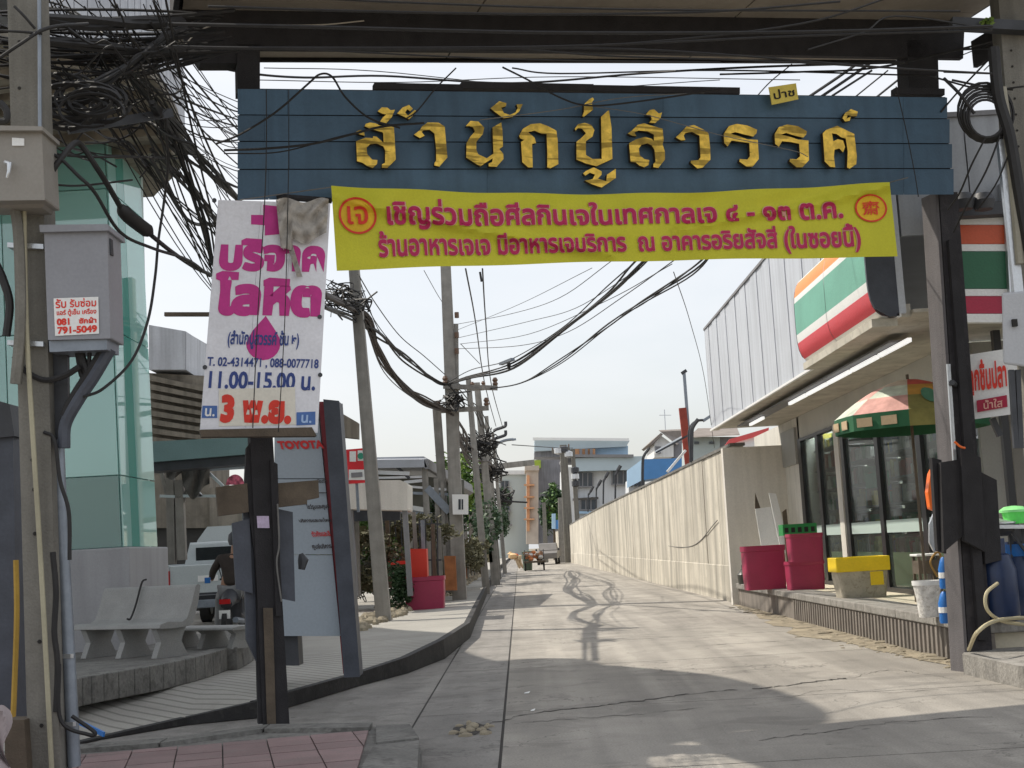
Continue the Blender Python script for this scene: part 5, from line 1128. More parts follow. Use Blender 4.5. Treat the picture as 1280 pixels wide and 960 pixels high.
for y in (-.42, .95): MB().lathe(rp2(0, y, .27), [(.14, -.05), (.27, -.04), (.27, .04), (.14, .05)], 18, axis=(1, 0, 0)).build('wheel', rubber, scx, smooth=True)
MB().bar(rp2(-.34, .68, 1.02), rp2(.34, .68, 1.02), .035).build('handlebar', darksteel, scx); MB().box(RB.x-.09, RB.x+.09, RB.y-.56, RB.y-.52, PZ+.62, PZ+.7).build('tail_light', redlamp, scx); MB().box(RB.x-.09, RB.x+.09, RB.y-.6, RB.y-.57, PZ+.38, PZ+.52).build('plate', whites, scx)
MB().tube([rp2(.16, -.5, .35), rp2(.16, .1, .3)], .05, 8).build('exhaust', steelm, scx, smooth=True); MB().bar(rp2(0, -.1, .45), rp2(-.25, -.1, .12), .04).build('stand', darksteel, scx)
for s in (-1, 1): MB().tube([rp2(s*.3, .68, 1.03), rp2(s*.36, .7, 1.22)], .012, 5).build('mirror_arm', darksteel, scx); MB().lathe(rp2(s*.36, .7, 1.26), [(.06, -.01), (.06, .01)], 10, axis=(0, 1, 0)).build('mirror', darksteel, scx)
# bag hanging on the right side of the post, behind the pylon's edge
MB().tube([gp(376, 692, .3), gp(379, 700, .3), gp(377, 712, .3)], [.02, .05, .03], 8).build('dark_glove', darksteel, None, label='dark glove shaped thing hooked on the right of the gate post', cat='glove', smooth=True)

# ---------------------------------------------------------------- car maker's pylon
py_ = thing('dealer_pylon', 'tall pale dealer pylon sign with red lettering and a dark steel edge column', 'sign', onz(430, 845, PZ))
Yp = onz(440, 846, PZ).y
pS = quadsurf(at(350, 797, Yp+.1), at(428, 792, Yp+.1), at(398, 500, Yp+.1), at(330, 505, Yp+.1), (0, -1, 0))
def pyl(px0, px1, pt, pb): return MB().prism([at(x, y, Yp+.1) for x, y in ((px0, pb), (px1+ (pb-500)*.1, pb), (px1+(pt-500)*.1, pt), (px0, pt))], (0, .3, 0))
for a, b in ((502, 598), (599, 693), (694, 795)): pyl(343, 396, a, b).build('face_panel', toyw, py_)
MB().prism([at(398, 502, Yp+.12), at(404, 502, Yp+.12), at(436, 842, Yp+.12), at(429, 842, Yp+.12)], (0, .2, 0)).build('red_stripe', mat('dark_red_strip', (.22, .01, .02), .4), py_)
MB().prism([at(404, 499, Yp), at(424, 501, Yp), at(450, 846, Yp), at(430, 847, Yp)], (0, .3, 0)).build('edge_column', slate, py_, bevel=.02)
MB().prism([at(346, 795, Yp+.2), at(372, 795, Yp+.2), at(374, 832, Yp+.2), at(348, 832, Yp+.2)], (0, .3, 0)).build('footing', darksteel, py_)
def ptxt(s, x0, y0, x1, y1, m, off=.02): lettering(s, quadsurf(at(x0+3, y1, Yp+.09), at(x1+3, y1-1, Yp+.09), at(x1, y0-1, Yp+.09), at(x0, y0, Yp+.09), (0, -1, 0)), 0, 0, 1, 1, m, py_, off, 'lettering', .004)
ptxt('TOYOTA', 346, 551, 403, 562, redflat, .07)
ptxt('ลิบรา', 396, 599, 407, 604, mat('dark_print', (.06, .05, .05))); ptxt('โชว์รูมและศูนย์', 382, 630, 410, 638, MC['dark_print'], .03); ptxt('บริการและอะไหล่', 372, 648, 412, 653, MC['dark_print'], .03)
ptxt('ตัวถังและสี', 388, 664, 411, 671, redflat, .03); ptxt('ศูนย์บริการ', 389, 680, 413, 688, MC['dark_print'], .03)
MB().bar(at(395, 616, Yp+.06), at(409, 616, Yp+.06), .012, .01).build('dash_print', MC['dark_print'], py_)

# ================================================================== FAR LEFT SIDE OF THE LANE
def pole(xt, yt, xb, yb, Y, wd, label, m=polem2, arms=(), extra=None, zb=0., depth=None):
    b = at(xb, yb, Y); b.z = zb; t = at(xt, yt, Y)
    bx_ = t+(at(xb, yb, Y)-t)*((t.z-zb)/(t.z-at(xb, yb, Y).z)); o = thing('utility_pole', label, 'utility pole', bx_)
    h = wd/2; dep = depth or wd
    MB().hexa([bx_+V((-h*1.15, 0, 0)), bx_+V((h*1.15, 0, 0)), bx_+V((h*1.15, dep, 0)), bx_+V((-h*1.15, dep, 0)), t+V((-h*.8, 0, 0)), t+V((h*.8, 0, 0)), t+V((h*.8, dep, 0)), t+V((-h*.8, dep, 0))]).build('pole_shaft', m, o)
    for (x0, y0, x1, y1, w_) in arms:
        MB().bar(at(x0, y0, Y-.06), at(x1, y1, Y-.06), w_).build('crossarm', m, o)
        for u in (.04, .96):
            q = at(x0, y0, Y-.06).lerp(at(x1, y1, Y-.06), u); MB().lathe(q+V((0, 0, w_/2)), [(.05, 0), (.08, .05), (.05, .1), (.08, .15), (.04, .22)], 8).build('insulator', mat('insulator', (.14, .08, .05), .4), o)
    return o
pole(441, 325, 480, 790, 27, .25, 'tall leaning concrete pole behind the left end of the yellow banner', zb=PZ)
p3 = pole(556, 318, 574, 745, 36, .32, 'double concrete pole with two crossarms and a white meter box in the middle distance', zb=PZ, arms=((554, 483, 622, 485, .12), (545, 514, 611, 510, .12)), depth=.5)
MB().bar(at(546, 512, 36.3), at(562, 740, 36.3), .22).build('stay_post', polem2, p3); MB().bar(at(570, 405, 36.1), at(573, 700, 36.1), .12).build('side_post', polem2, p3)
MB().prism([at(566, 643, 35.7), at(585, 643, 35.7), at(585, 618, 35.7), at(565, 618, 35.7)], (0, .22, 0)).build('meter_box', whites, p3, bevel=.02)
MB().prism([at(573, 637, 35.69), at(576, 637, 35.69), at(576, 624, 35.69), at(573, 624, 35.69)], (0, .02, 0)).build('meter_window', pane, p3); MB().prism([at(577, 637, 35.69), at(579, 637, 35.69), at(579, 624, 35.69), at(577, 624, 35.69)], (0, .02, 0)).build('meter_window', pane, p3)
for y in (395, 420, 440): MB().lathe(at(571, y, 35.9), [(.06, -.05), (.06, .1)], 8).build('insulator', mat('insulator', (.14, .08, .05)), p3)
MB().prism([at(557, 738, 35.6), at(571, 738, 35.6), at(569, 695, 35.6), at(555, 695, 35.6)], (0, .3, 0)).build('rust_sleeve', rustbrown, p3)
FP = [(585, 470, 606, 720, 47, .22, 'concrete pole with cable clumps just beyond the double pole', ((590, 487, 605, 486, .1),)),
      (596, 478, 618, 712, 58, .32, 'thick leaning pole wrapped in cables in the row beyond the double pole', ()),
      (608, 520, 622, 706, 70, .24, 'slim pole left of the pipe bridge support', ()),
      (616, 541, 630, 702, 84, .22, 'slim pole with two hooked arms at its top beyond the pipe bridge', ())]
for xt, yt, xb, yb, Y, wd, lb, ar in FP: pole(xt, yt, xb, yb, Y, wd, lb, arms=ar, zb=0)
fp = [x for x in bpy.data.objects if x.get('label', '').startswith('slim pole with two hooked')][0]
for y in (534, 545):
    MB().tube(spline([at(617, y+5, 84), at(620, y+3, 84), at(629, y, 84), at(632, y-2, 84), at(632, y-7, 84)], 4), .1, 5).build('hooked_arm', darksteel, fp)
MB().tube(spline([at(617, 557, 84), at(630, 551, 84), at(642, 549, 84)], 4), .09, 5).build('lamp_arm', steelm, fp); MB().bar(at(640, 550, 84), at(645, 549, 84), .25, .12).build('lamp_head', steelm, fp)
for y, x in ((445, 608), (452, 636)): pass
# pipe bridge over the lane
pb = thing('pipe_bridge', 'grey pipe bridge crossing high over the far end of the lane', 'bridge', at(638, 580, 90))
MB().bar(at(604, 585, 90), at(668, 578, 90), .5, .35).build('beam', polem2, pb); MB().bar(at(606, 585, 90), at(611, 700, 90), .35).build('support', polem2, pb)
MB().bar(at(610, 590, 89.6), at(626, 590, 89.6), .12).build('pipe', darksteel, pb)
# grey sheds with open steel frames
sd = thing('steel_shed', 'grey roofed open steel shed left of the double pole', 'shed', onz(520, 740, PZ))
SYd = 36.; q = lambda x, y, o=0: at(x, y, SYd+o)
MB().prism([q(424, 586), q(534, 584), q(530, 574), q(424, 575)], (0, 1.2, .1)).build('roof_fascia', shedroof, sd)
MB().hexa([q(530, 574), q(536, 574), q(536, 586), q(531, 586), q(585, 608, 9), q(590, 606, 9), q(592, 616, 9), q(586, 620, 9)]).build('sloping_verge', greytrim, sd)
MB().prism([q(424, 577, 1.2), q(530, 575, 1.2), q(580, 604, 9), q(470, 610, 9)], (0, 0, .1)).build('roof_sheet', shedroof, sd)
for a, b, wd, m in (((531, 585), (537, 720), .16, polem2), ((545, 598), (550, 715), .12, polem2), ((553, 602), (556, 700), .1, polem2), ((512, 608), (516, 700), .12, polem2), ((456, 590), (512, 592), .1, aluminium), ((440, 598), (535, 596), .06, aluminium), ((505, 603), (535, 600), .08, aluminium), ((508, 608), (558, 612), .06, aluminium), ((508, 616), (560, 618), .07, steelm), ((490, 578), (512, 598), .08, darksteel), ((534, 610), (562, 640), .2, steelm), ((510, 634), (536, 638), .12, aluminium), ((500, 640), (540, 642), .07, steelm)):
    MB().bar(q(*a, .2), q(*b, .2), wd).build('frame_bar', m, sd)
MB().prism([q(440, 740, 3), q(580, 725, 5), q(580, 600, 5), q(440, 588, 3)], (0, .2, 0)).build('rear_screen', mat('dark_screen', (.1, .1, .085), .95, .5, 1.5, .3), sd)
bo = thing('guard_booth', 'pale box shaped booth under the shed roof behind the leaning pole', 'booth', onz(470, 755, PZ))
MB().prism([at(424, 636, 31), at(509, 638, 31), at(509, 604, 31), at(500, 600, 31), at(424, 601, 31)], (0, 1.6, 0)).build('booth_roof', shopwall, bo, bevel=.03)
for x in (438, 464, 506): MB().bar(at(x, 637, 31.2), at(x+7, 745, 31.2), .12).build('booth_post', greytrim, bo)
MB().prism([at(424, 652, 32), at(500, 650, 32), at(500, 638, 32), at(424, 638, 32)], (0, .2, 0)).build('dark_lintel', slate, bo)
rs_ = thing('red_notice_sign', 'red notice sign with two white panels above the booth', 'sign', at(446, 603, 29))
MB().prism([at(434, 605, 29), at(459, 603, 29), at(456, 560, 29), at(432, 562, 29)], (0, .08, 0)).build('sign_face', mat('notice_red', (.7, .02, .03), .4), rs_)
for a, b, c2, d2 in ((437, 564, 445, 577), (447, 563, 455, 576), (436, 587, 456, 600)): MB().prism([at(a, d2, 28.99), at(b+0 if False else c2, d2, 28.99), at(c2, b, 28.99), at(a, b, 28.99)], (0, .02, 0)).build('white_panel', whites, rs_)
MB().lathe(at(451, 570, 28.97), [(.07, -.01), (.07, .01)], 10, axis=(0, 1, 0)).build('green_dot', greens, rs_); MB().bar(at(439, 594, 28.97), at(453, 593, 28.97), .01, .1).build('grey_print', greytrim, rs_); MB().bar(at(446, 604, 29.1), at(448, 640, 29.1), .06).build('sign_post', steelm, rs_)
MB().prism([at(428, 517, 15.6), at(447, 528, 16.2), at(447, 548, 16.2), at(428, 546, 15.6)], (0, .2, 0)).build('concrete_box', brownconc, None, label='small weathered box high behind the pylon column', cat='box')
# red tubs
def tub2(x0, x1, yt, yb, nm, lab, cat, m, ratio=.7, taper=.9):
    return tub(x0, x1, yt, yb, nm, lab, cat, m, z=PZ, taper=taper, ratio=ratio)
tub2(505, 557, 722, 762, 'plastic_tub', 'round crimson tub on the plaza edge beneath the red box', 'tub', tubpink)
rb = at(522, 725, 32.2); RBX = thing('red_box', 'upright bright red box standing behind the crimson tub', 'box', V((rb.x, 32.2, PZ)))
MB().prism([at(509, 738, 32), at(535, 738, 32), at(533, 686, 32), at(509, 686, 32)], (0, .5, 0)).build('box_body', mat('bright_red_box', (.65, .04, .02), .45, .1), RBX, bevel=.02); MB().bar(at(486, 704, 32.5), at(508, 703, 32.5), .08).build('red_rail', tubred, RBX)
# planters and clutter, vines
def foliage(name, c, rad, n, s, m, label=None, cat=None, kind=None, parent=None, seed=1, clumps=9, group=None, z0=None):
    r = random.Random(seed); c = V(c); rad = V(rad); cl = []
    for i in range(clumps):
        while True:
            p = V((r.uniform(-1, 1), r.uniform(-1, 1), r.uniform(-1, 1)))
            if p.length < 1: break
        cl.append((V((p.x*rad.x, p.y*rad.y, p.z*rad.z))*.75, r.uniform(.25, .5)))
    mb = MB()
    for i in range(n):
        q, k = r.choice(cl); d = V((r.gauss(0, 1), r.gauss(0, 1), r.gauss(0, 1))).normalized()*r.uniform(.4, 1)
        p = c+q+V((d.x*rad.x, d.y*rad.y, d.z*rad.z))*k
        if z0 is not None and p.z < z0: p.z = z0+r.uniform(0, .3)
        a = V((r.gauss(0, 1), r.gauss(0, 1), r.gauss(0, .6))).normalized(); b = a.orthogonal().normalized(); b = Matrix.Rotation(r.uniform(0, 6), 3, a) @ b
        ss = s*r.uniform(.5, 1.3); mb.add([p-a*ss, p+b*ss*.5, p+a*ss, p-b*ss*.5], [(0, 1, 2, 3)])
    return mb.build(name, m, parent, label=label, cat=cat, kind=kind, group=group)
def tree(name, px, pyc, Y, rad, n, s, m, label, m2=None, seed=1, zb=0., group=None):
    c = at(px, pyc, Y); t = thing(name, label, 'tree', (c.x, c.y, zb), group); r = random.Random(seed)
    MB().tube([V((c.x, c.y, zb)), V((c.x+.1, c.y, c.z*.5)), V((c.x, c.y, c.z))], [rad[0]*.1, rad[0]*.07, rad[0]*.03], 8).build('trunk', bark, t)
    for i in range(5):
        e = c+V((r.uniform(-.7, .7)*rad[0], r.uniform(-.7, .7)*rad[1], r.uniform(-.2, .7)*rad[2])); MB().tube([V((c.x, c.y, c.z-rad[2]*.6)), e], [rad[0]*.04, .02], 6).build('limb', bark, t)
    foliage('crown', c, rad, n, s, m, parent=t, seed=seed, clumps=16)
    if m2: foliage('crown', c+V((0, -rad[1]*.3, rad[2]*.15)), [x*.95 for x in rad], n//3, s, m2, parent=t, seed=seed+50, clumps=12)
    return t
tree('broadleaf_tree', 584, 622, 75, (1.35, 2, 2.5), 2600, .17, leafm, 'bright green tree behind the double pole', leafy, 3)
tree('broadleaf_tree', 556, 597, 82, (1.1, 1.5, 1.3), 1100, .16, leafm, 'green treetop showing left of the double pole above the shed', leafy, 4)
tree('broadleaf_tree', 597, 655, 70, (.8, 1.4, 1.1), 1000, .13, leafm, 'low yellow green bush tree by the far left poles', leafy, 5)
tree('broadleaf_tree', 690, 634, 150, (1.7, 2, 2.9), 1700, .26, leafd, 'dark green tree in front of the grey building at the end of the lane', leafm, 6)
foliage('vines', at(455, 690, 33.5), (1.3, .4, .95), 2200, .07, leafm, 'dark creeping vines over the fence behind the pylon', 'vines', 'stuff', seed=7, z0=PZ)
foliage('vines', at(497, 730, 31.5), (.4, .3, .6), 1200, .06, leafd, 'dark leafy planter growth left of the red tubs', 'vines', 'stuff', seed=8, z0=PZ)
foliage('vines', at(560, 680, 38), (.9, .8, 1.3), 2200, .08, vine, 'dry creeper round the base of the double pole', 'vines', 'stuff', seed=9, z0=PZ)
foliage('vines', at(520, 665, 34), (1.6, .5, .6), 1800, .07, vine, 'dry creepers hanging in the steel shed frame above the red box', 'vines', 'stuff', seed=19, z0=PZ)
foliage('vines', at(562, 655, 37.5), (.8, .6, 1.1), 1500, .09, leafd, 'dark climber on the double pole below its meter box', 'vines', 'stuff', seed=29, z0=PZ)
foliage('vines', at(440, 700, 32.8), (1.2, .4, .9), 1500, .08, vine, 'dry undergrowth at the foot of the fence beside the pylon', 'vines', 'stuff', seed=30, z0=PZ)
foliage('weeds', V((-2.35, 44, PZ+.15)), (.4, 9, .3), 2400, .06, vine, 'dry weeds along the left kerb', 'weeds', 'stuff', seed=33, z0=PZ, clumps=30)
foliage('vines', at(608, 660, 60), (.7, 5, 1.6), 1800, .12, leafd, 'dark creepers between the far poles', 'vines', 'stuff', seed=34, clumps=18)
foliage('vines', at(592, 690, 46), (.7, 3, .8), 1800, .09, vine, 'dry creeper along the left kerb beyond the double pole', 'vines', 'stuff', seed=10, z0=PZ)
foliage('vines', at(628, 640, 88), (.9, 2, 1.8), 1500, .12, leafd, 'creeper hanging on the far poles', 'vines', 'stuff', seed=11)
for i, (px, yt, yb, Y) in enumerate(((446, 645, 745, 32.4), (470, 650, 750, 32.4), (484, 648, 735, 33), (517, 640, 690, 33.3), (528, 650, 735, 33), (541, 655, 740, 33), (549, 660, 742, 34))):
    MB().bar(at(px, yt, Y), at(px+3, yb, Y), .09).build('fence_post', [polem2, steelm, woodbrown][i % 3], None, label=['first grey post of the vine covered fence, beside the pylon', 'second steel post in the vine covered fence', 'brown post in the vine covered fence left of the red box', 'grey post directly behind the red box', 'thin steel post right of the red box', 'brown post above the crimson tub', 'grey post just left of the rusty pole sleeve'][i], cat='post', group='posts of the overgrown fence')
fb = thing('garden_fence', 'dark mesh fence behind the pylon overgrown with creepers', 'fence', onz(470, 750, PZ))
for i in range(16): MB().bar(at(434+i*7.5, 648, 33.6), at(437+i*7.4, 742, 33.6), .035).build('fence_bar', darksteel, fb)
for y in (655, 700, 738): MB().bar(at(432, y, 33.62), at(552, y, 33.62), .04).build('fence_rail', darksteel, fb)
mb = MB(); r = random.Random(31)
for i in range(40):
    a = at(436+r.uniform(0, 60), r.uniform(700, 740), 33.1); pts = [a+V((r.uniform(-.4, .4), r.uniform(-.1, .1), r.uniform(-.4, .4))) for _ in range(4)]; mb.tube(spline(pts, 3), .012, 4)
mb.build('loose_wire_tangle', cableg, kind='stuff', label='tangled loose wire and twigs at the foot of the fence behind the pylon')
hf = thing('scrap_fence', 'dark patchwork fence along the left kerb beyond the double pole', 'fence', (-2.9, 40, PZ)); rr = random.Random(17); y = 38.5; k = 0
while y < 86:
    d_ = rr.uniform(1.2, 2.2); hh_ = rr.uniform(1.5, 2.5); x_ = -2.75+rr.uniform(-.15, .1)+(y-38)*.012
    MB().box(x_, x_+.05, y, y+d_-.05, PZ, PZ+hh_).build('fence_panel', [woodbrown, mat('dark_screen', (.1, .1, .085)), greytrim, MC['dark_interior'], rustbrown][k*3 % 5 if k % 4 else 1], hf); MB().box(x_+.055, x_+.13, y-.06, y+.04, PZ, PZ+hh_+.2).build('fence_post', polem2, hf); y += d_; k += 1
lw = thing('low_wall', 'low cream wall block with a white top on the far left side of the lane', 'wall', at(604, 705, 60))
MB().prism([at(595, 703, 58), at(616, 703, 58), at(613, 670, 58), at(594, 670, 58)], (0, .5, 0)).build('wall_block', mat('mossy_cream', (.45, .4, .27), .9, .2, .8, .2, dirt=.4, dcol=(.16, .2, .08)), lw); MB().prism([at(593, 670, 57.95), at(614, 670, 57.95), at(613, 665, 57.95), at(593, 665, 57.95)], (0, .6, 0)).build('wall_cap', whites, lw)
MB().prism([at(586, 668, 62), at(607, 668, 62), at(606, 640, 62), at(586, 640, 62)], (0, .5, 0)).build('brown_wall', mat('taupe_render', (.28, .24, .21), .9), None, label='taupe wall piece between the poles above the low cream wall', cat='wall')
mb = MB(); r = random.Random(12)
for i in range(420):
    y = r.uniform(24, 75); kx = -1.75 + (0 if y > 40 else -(40-y)*.05); p = V((kx-.25-abs(r.gauss(0, .45)), y, PZ)); s = r.uniform(.04, .14); mb.lathe(p, [(s, 0), (s*.9, s*.5), (s*.3, s)], 5, sx=r.uniform(.6, 1.4))
mb.build('roadside_rubble', rubblem, kind='stuff', label='broken stones along the left kerb near the poles')

# ================================================================== END OF THE LANE
def blk(px0, px1, py0, py1, Y, dep, m, nm, par): return MB().prism([at(px0, py1, Y), at(px1, py1, Y), at(px1, py0, Y), at(px0, py0, Y)], (0, dep, 0)).build(nm, m, par)
def win(px0, px1, py0, py1, Y, par, nv=1):
    f = MB().prism([at(px0, py1, Y), at(px1, py1, Y), at(px1, py0, Y), at(px0, py0, Y)], (0, .12, 0)).build('window', pane, par)
    for i in range(nv+2):
        x = px0+(px1-px0)*i/(nv+1); MB().bar(at(x, py0, Y-.03), at(x, py1, Y-.03), .12).build('frame_bar', greytrim, par)
    MB().bar(at(px0-1, py1+.5, Y-.1), at(px1+1, py1+.5, Y-.1), .3, .15).build('sill', greytrim, par)
A = thing('grey_apartment_block', 'pale grey green block at the end of the lane left of the orange balconies', 'building', at(645, 690, 190))
blk(624, 661, 593, 700, 190, 8, mat('pale_green_grey', (.5, .55, .54), .9, .05, .3), 'wall', A); blk(622, 662, 588, 593, 189.5, 9, bwhite2, 'parapet', A)
win(626, 636, 601, 615, 189.8, A); win(627, 637, 622, 637, 189.8, A); win(626, 636, 640, 652, 189.8, A); blk(624, 640, 655, 657, 188.8, 1, greytrim, 'ledge', A)
for y in (617, 638): blk(622, 639, y, y+1.5, 188.6, 1.2, greytrim, 'balcony', A)
B_ = thing('orange_balcony_block', 'narrow orange and peach building with stacked balconies at the end of the lane', 'building', at(665, 690, 180))
blk(658, 673, 588, 680, 180, 8, bpeach, 'wall', B_); blk(656, 674, 582, 588, 179.5, 9, bpeach, 'roof_slab', B_)
blk(658.5, 662, 594, 664, 179.6, .4, borange, 'orange_column', B_)
for y in (605, 620, 634, 648): blk(655, 668, y, y+2, 179, 1, borange, 'balcony', B_)
C_ = thing('dark_grey_building', 'dark grey weathered block behind the end tree', 'building', at(690, 690, 185))
blk(671, 706, 568, 680, 185, 8, bgrey, 'wall', C_); blk(668, 676, 575, 585, 184, 1, mat('yellow_green_shrub', (.3, .4, .05)), 'roof_shrub', C_)
D = thing('white_flat_roofed_building', 'white building with dark windows under a pale sheet roof beyond the boundary wall', 'building', at(740, 690, 150))
DY = 150
blk(704, 785, 584, 690, DY, 12, bwhite, 'wall', D); blk(708, 722, 584, 690, DY-.4, .3, bwhite2, 'corner_pier', D)
MB().prism([at(718, 589, DY-1.5), at(800, 587, DY-1.5), at(806, 570, DY-1.5), at(716, 573, DY-1.5)], (0, 1.4, 0)).build('deep_fascia', roofsheet, D); blk(704, 792, 568, 571.5, DY-2, 14, greytrim, 'roof_slab', D)
win(722, 741, 591, 608, DY-.3, D, 2); win(765, 786, 588, 605, DY-.3, D, 2); win(726, 745, 624, 637, DY-.3, D, 2)
MB().prism([at(716, 623, DY-1), at(748, 621, DY-1), at(748, 624, DY-.4), at(716, 626, DY-.4)], (0, .3, 0)).build('window_hood', greytrim, D)
blk(724, 786, 639, 642, DY-.5, .4, bblue2, 'blue_band', D)
MB().prism([at(668, 564, 152), at(783, 558, 152), at(787, 551, 152), at(785, 549, 152), at(668, 549, 152)], (0, 6, 0)).build('upper_roof_sheet', roofsheet, D); MB().bar(at(666, 548.6, 151.5), at(786, 549.6, 151.5), .3).build('white_verge', whites, D)
blk(744, 785, 557, 570, 153, 5, bblue2, 'upper_wall', D); blk(719, 744, 561, 570, 152, .3, borange, 'orange_panel', D); blk(668, 719, 563, 571, 153, 5, bgrey, 'upper_dark_wall', D)
for x in (726, 733, 739): MB().bar(at(x, 561, 151.8), at(x, 570, 151.8), .3).build('panel_post', greytrim, D)
E2 = thing('blue_shed', 'bright blue metal shed with a pale blue gable above the boundary wall', 'shed', at(820, 640, 95))
MB().prism([at(784, 610, 96), at(803, 600, 95), at(803, 574, 95), at(784, 588, 96)], (0, .3, 0)).build('gable_wall', bblue2, E2)
MB().prism([at(803.3, 600, 95), at(870, 592, 95), at(872, 572, 95), at(803.3, 574, 95)], (0, 4, 0)).build('side_wall', bblue, E2)
blk(786, 806, 600, 640, 96.5, 3, bwhite, 'lower_wall', E2)
for x in (788, 793, 798, 803): blk(x, x+3, 598+(803-x)*.5, 608, 96.2, .3, pane, 'vent', E2)
H = thing('gabled_house', 'white gabled house with a weathered brown roof beyond the blue shed', 'house', at(830, 600, 105))
HY = 105
MB().prism([at(818, 572, HY), at(842, 571, HY), at(842, 556, HY), at(827, 545, HY), at(818, 554, HY)], (0, 6, 0)).build('gable_wall', bwhite2, H)
MB().prism([at(812, 554, HY-.5), at(826, 541, HY-.5), at(829, 543, HY-.5), at(815, 556, HY-.5)], (0, 7, 0)).build('roof_slope', roofbrown, H)
MB().prism([at(825, 539.5, HY-.5), at(855, 538, HY+3), at(858, 552, HY+3), at(846, 556, HY-.5)], (0, 1, .2)).build('roof_slope', roofbrown, H)
blk(842, 858, 552, 575, HY+.4, 4, bgrey, 'dark_wall', H); win(820, 825, 558, 565, HY-.1, H)  # right-hand house wall in dark grey render
MB().bar(at(832, 541, HY+2), at(830.5, 512, HY+2), .07).build('antenna_mast', aluminium, H); MB().bar(at(824, 519, HY+2), at(839, 519, HY+2), .05).build('antenna_bar', aluminium, H)
MB().bar(at(819, 566, HY-3), at(856, 545, HY-3), .5, .25).build('white_gutter', whites, H)
G = thing('grey_annex', 'grey annex with a dark end and brown roof just left of the shop fascia', 'building', at(885, 590, 80))
GY2 = 80
blk(865, 900, 546, 592, GY2, 5, mat('annex_grey_green', (.42, .48, .48), .8, .05), 'wall', G); blk(900.3, 935, 546, 592, GY2+.2, 5, bgrey, 'dark_end', G)
MB().prism([at(862, 547, GY2-.8), at(925, 544, GY2-.8), at(922, 536, GY2+3), at(873, 537, GY2+3)], (0, .2, .1)).build('roof', roofbrown, G)
for x in (868, 887): blk(x, x+6, 552, 555, GY2-.1, .2, pane, 'vent', G)
rc = thing('striped_awning', 'white awning with a red stripe peeping over the end of the boundary wall', 'awning', at(935, 557, 40))
MB().prism([at(906, 560, 42), at(961, 559, 42), at(961, 534, 42)], (0, .1, 0)).build('white_cloth', whites, rc); MB().prism([at(906, 557, 41.9), at(961, 541, 41.9), at(961, 534.5, 41.9), at(912, 549, 41.9)], (0, .05, 0)).build('red_stripe', mat('awning_red', (.75, .12, .12)), rc)
rp3 = thing('lamp_mast', 'tall rust red mast with a thin pole and hooked lamp above the boundary wall', 'mast', at(858, 610, 60))
MB().bar(at(861, 582, 60), at(853, 510, 60), .32, .2).build('red_mast', rustm, rp3); MB().bar(at(864, 582, 60.2), at(855, 466, 60.2), .13).build('thin_pole', steelm, rp3); MB().bar(at(852, 467, 60.2), at(858, 463, 60.2), .14).build('top_light', darksteel, rp3)
MB().tube(spline([at(864, 576, 58), at(861, 545, 58), at(864, 532, 58), at(872, 526, 58), at(882, 525, 58)], 5), .06, 6).build('lamp_arm', darksteel, rp3); MB().bar(at(879, 526, 58), at(890, 519, 58), .3, .12).build('lamp_head', steelm, rp3)
MB().bar(at(820, 566, 59), at(866, 541, 59), .08).build('slanting_pipe', darksteel, rp3); MB().bar(at(834, 590, 59.5), at(857, 563, 59.5), .28, .1).build('white_strut', whites, rp3)
# little poles at the lane end and a transformer platform
for (xt, yt, xb, yb, Y, wd, lb, ar) in ((704, 556, 711, 655, 120, .75, 'pale double pole with electrical gear before the white building', ((690, 565, 712, 560, .3),)), (716, 561, 724, 668, 118, .4, 'thin dark pole right of the pale double pole', ()),
        (680, 628, 682, 664, 130, .4, 'thin pale post in front of the end tree', ()), (701, 622, 703, 661, 122, .6, 'short brown post below the electrical gear', ())):
    pole(xt, yt, xb, yb+20, Y, wd, lb, m=polem if 'pale' in lb else polem2, arms=ar)
for i, (x, y) in enumerate(((698, 568), (705, 566), (711, 572), (719, 592), (719, 600), (720, 609))): MB().lathe(at(x, y, 117), [(.1, 0), (.35, .1), (.35, .5), (.1, .6)], 8).build('insulator_drum', [aluminium, darksteel][i % 2], None, label=['left grey drum of the electrical gear on the pale double pole', 'middle dark drum of the electrical gear', 'right grey drum of the electrical gear', 'upper dark drum on the thin dark pole', 'middle grey drum on the thin dark pole', 'lower dark drum on the thin dark pole'][i], cat='insulator', group='electrical gear on the far poles')
blk(690, 694.5, 642, 661, 140, 1, bblue2, 'x', D).name = 'blue_panel'; blk(694.8, 702, 650, 661, 140.2, 1, bblue, 'blue_panel', D)
# truck and cart at the far end
pickup(V((at(688, 690, 118).x, 118, 0)), 'dusty dark grey pickup standing at the far end of the lane', ang=math.pi*.97, mcol=mat('dusty_paint', (.16, .15, .14), .5))
ct = thing('vendor_cart', 'loaded vendor cart with orange goods standing in the far lane', 'cart', V((at(668, 700, 88).x, 88, 0)))
cx = ct.location.x
MB().box(cx-.7, cx+.7, 88, 89.6, .5, .62).build('cart_bed', woodbrown, ct)
for s in (-.6, .6): MB().lathe((cx+s, 88.6, .32), [(.32, -.05), (.32, .05)], 14, axis=(1, 0, 0)).build('wheel', rubber, ct)
mb = MB(); r = random.Random(4)
for i in range(26): mb.lathe((cx+r.uniform(-.6, .6), 88.2+r.uniform(0, 1.2), .62+r.uniform(0, .45)), [(.1, 0), (.17, .1), (.1, .22)], 7, r.choice((0, 1, 2)))
mb.build('load', None, ct, mats=[mat('load_orange', (.55, .2, .08)), mat('load_brown', (.25, .14, .08)), goods[0]], kind='stuff')
for s in (-.6, .6): MB().bar((cx+s, 88.1, .6), (cx+s, 88.1, 1.35), .05).build('cart_post', darksteel, ct)
gbn = thing('waste_bin', 'tall dark green bin in the middle of the far lane', 'bin', onz(660, 712))
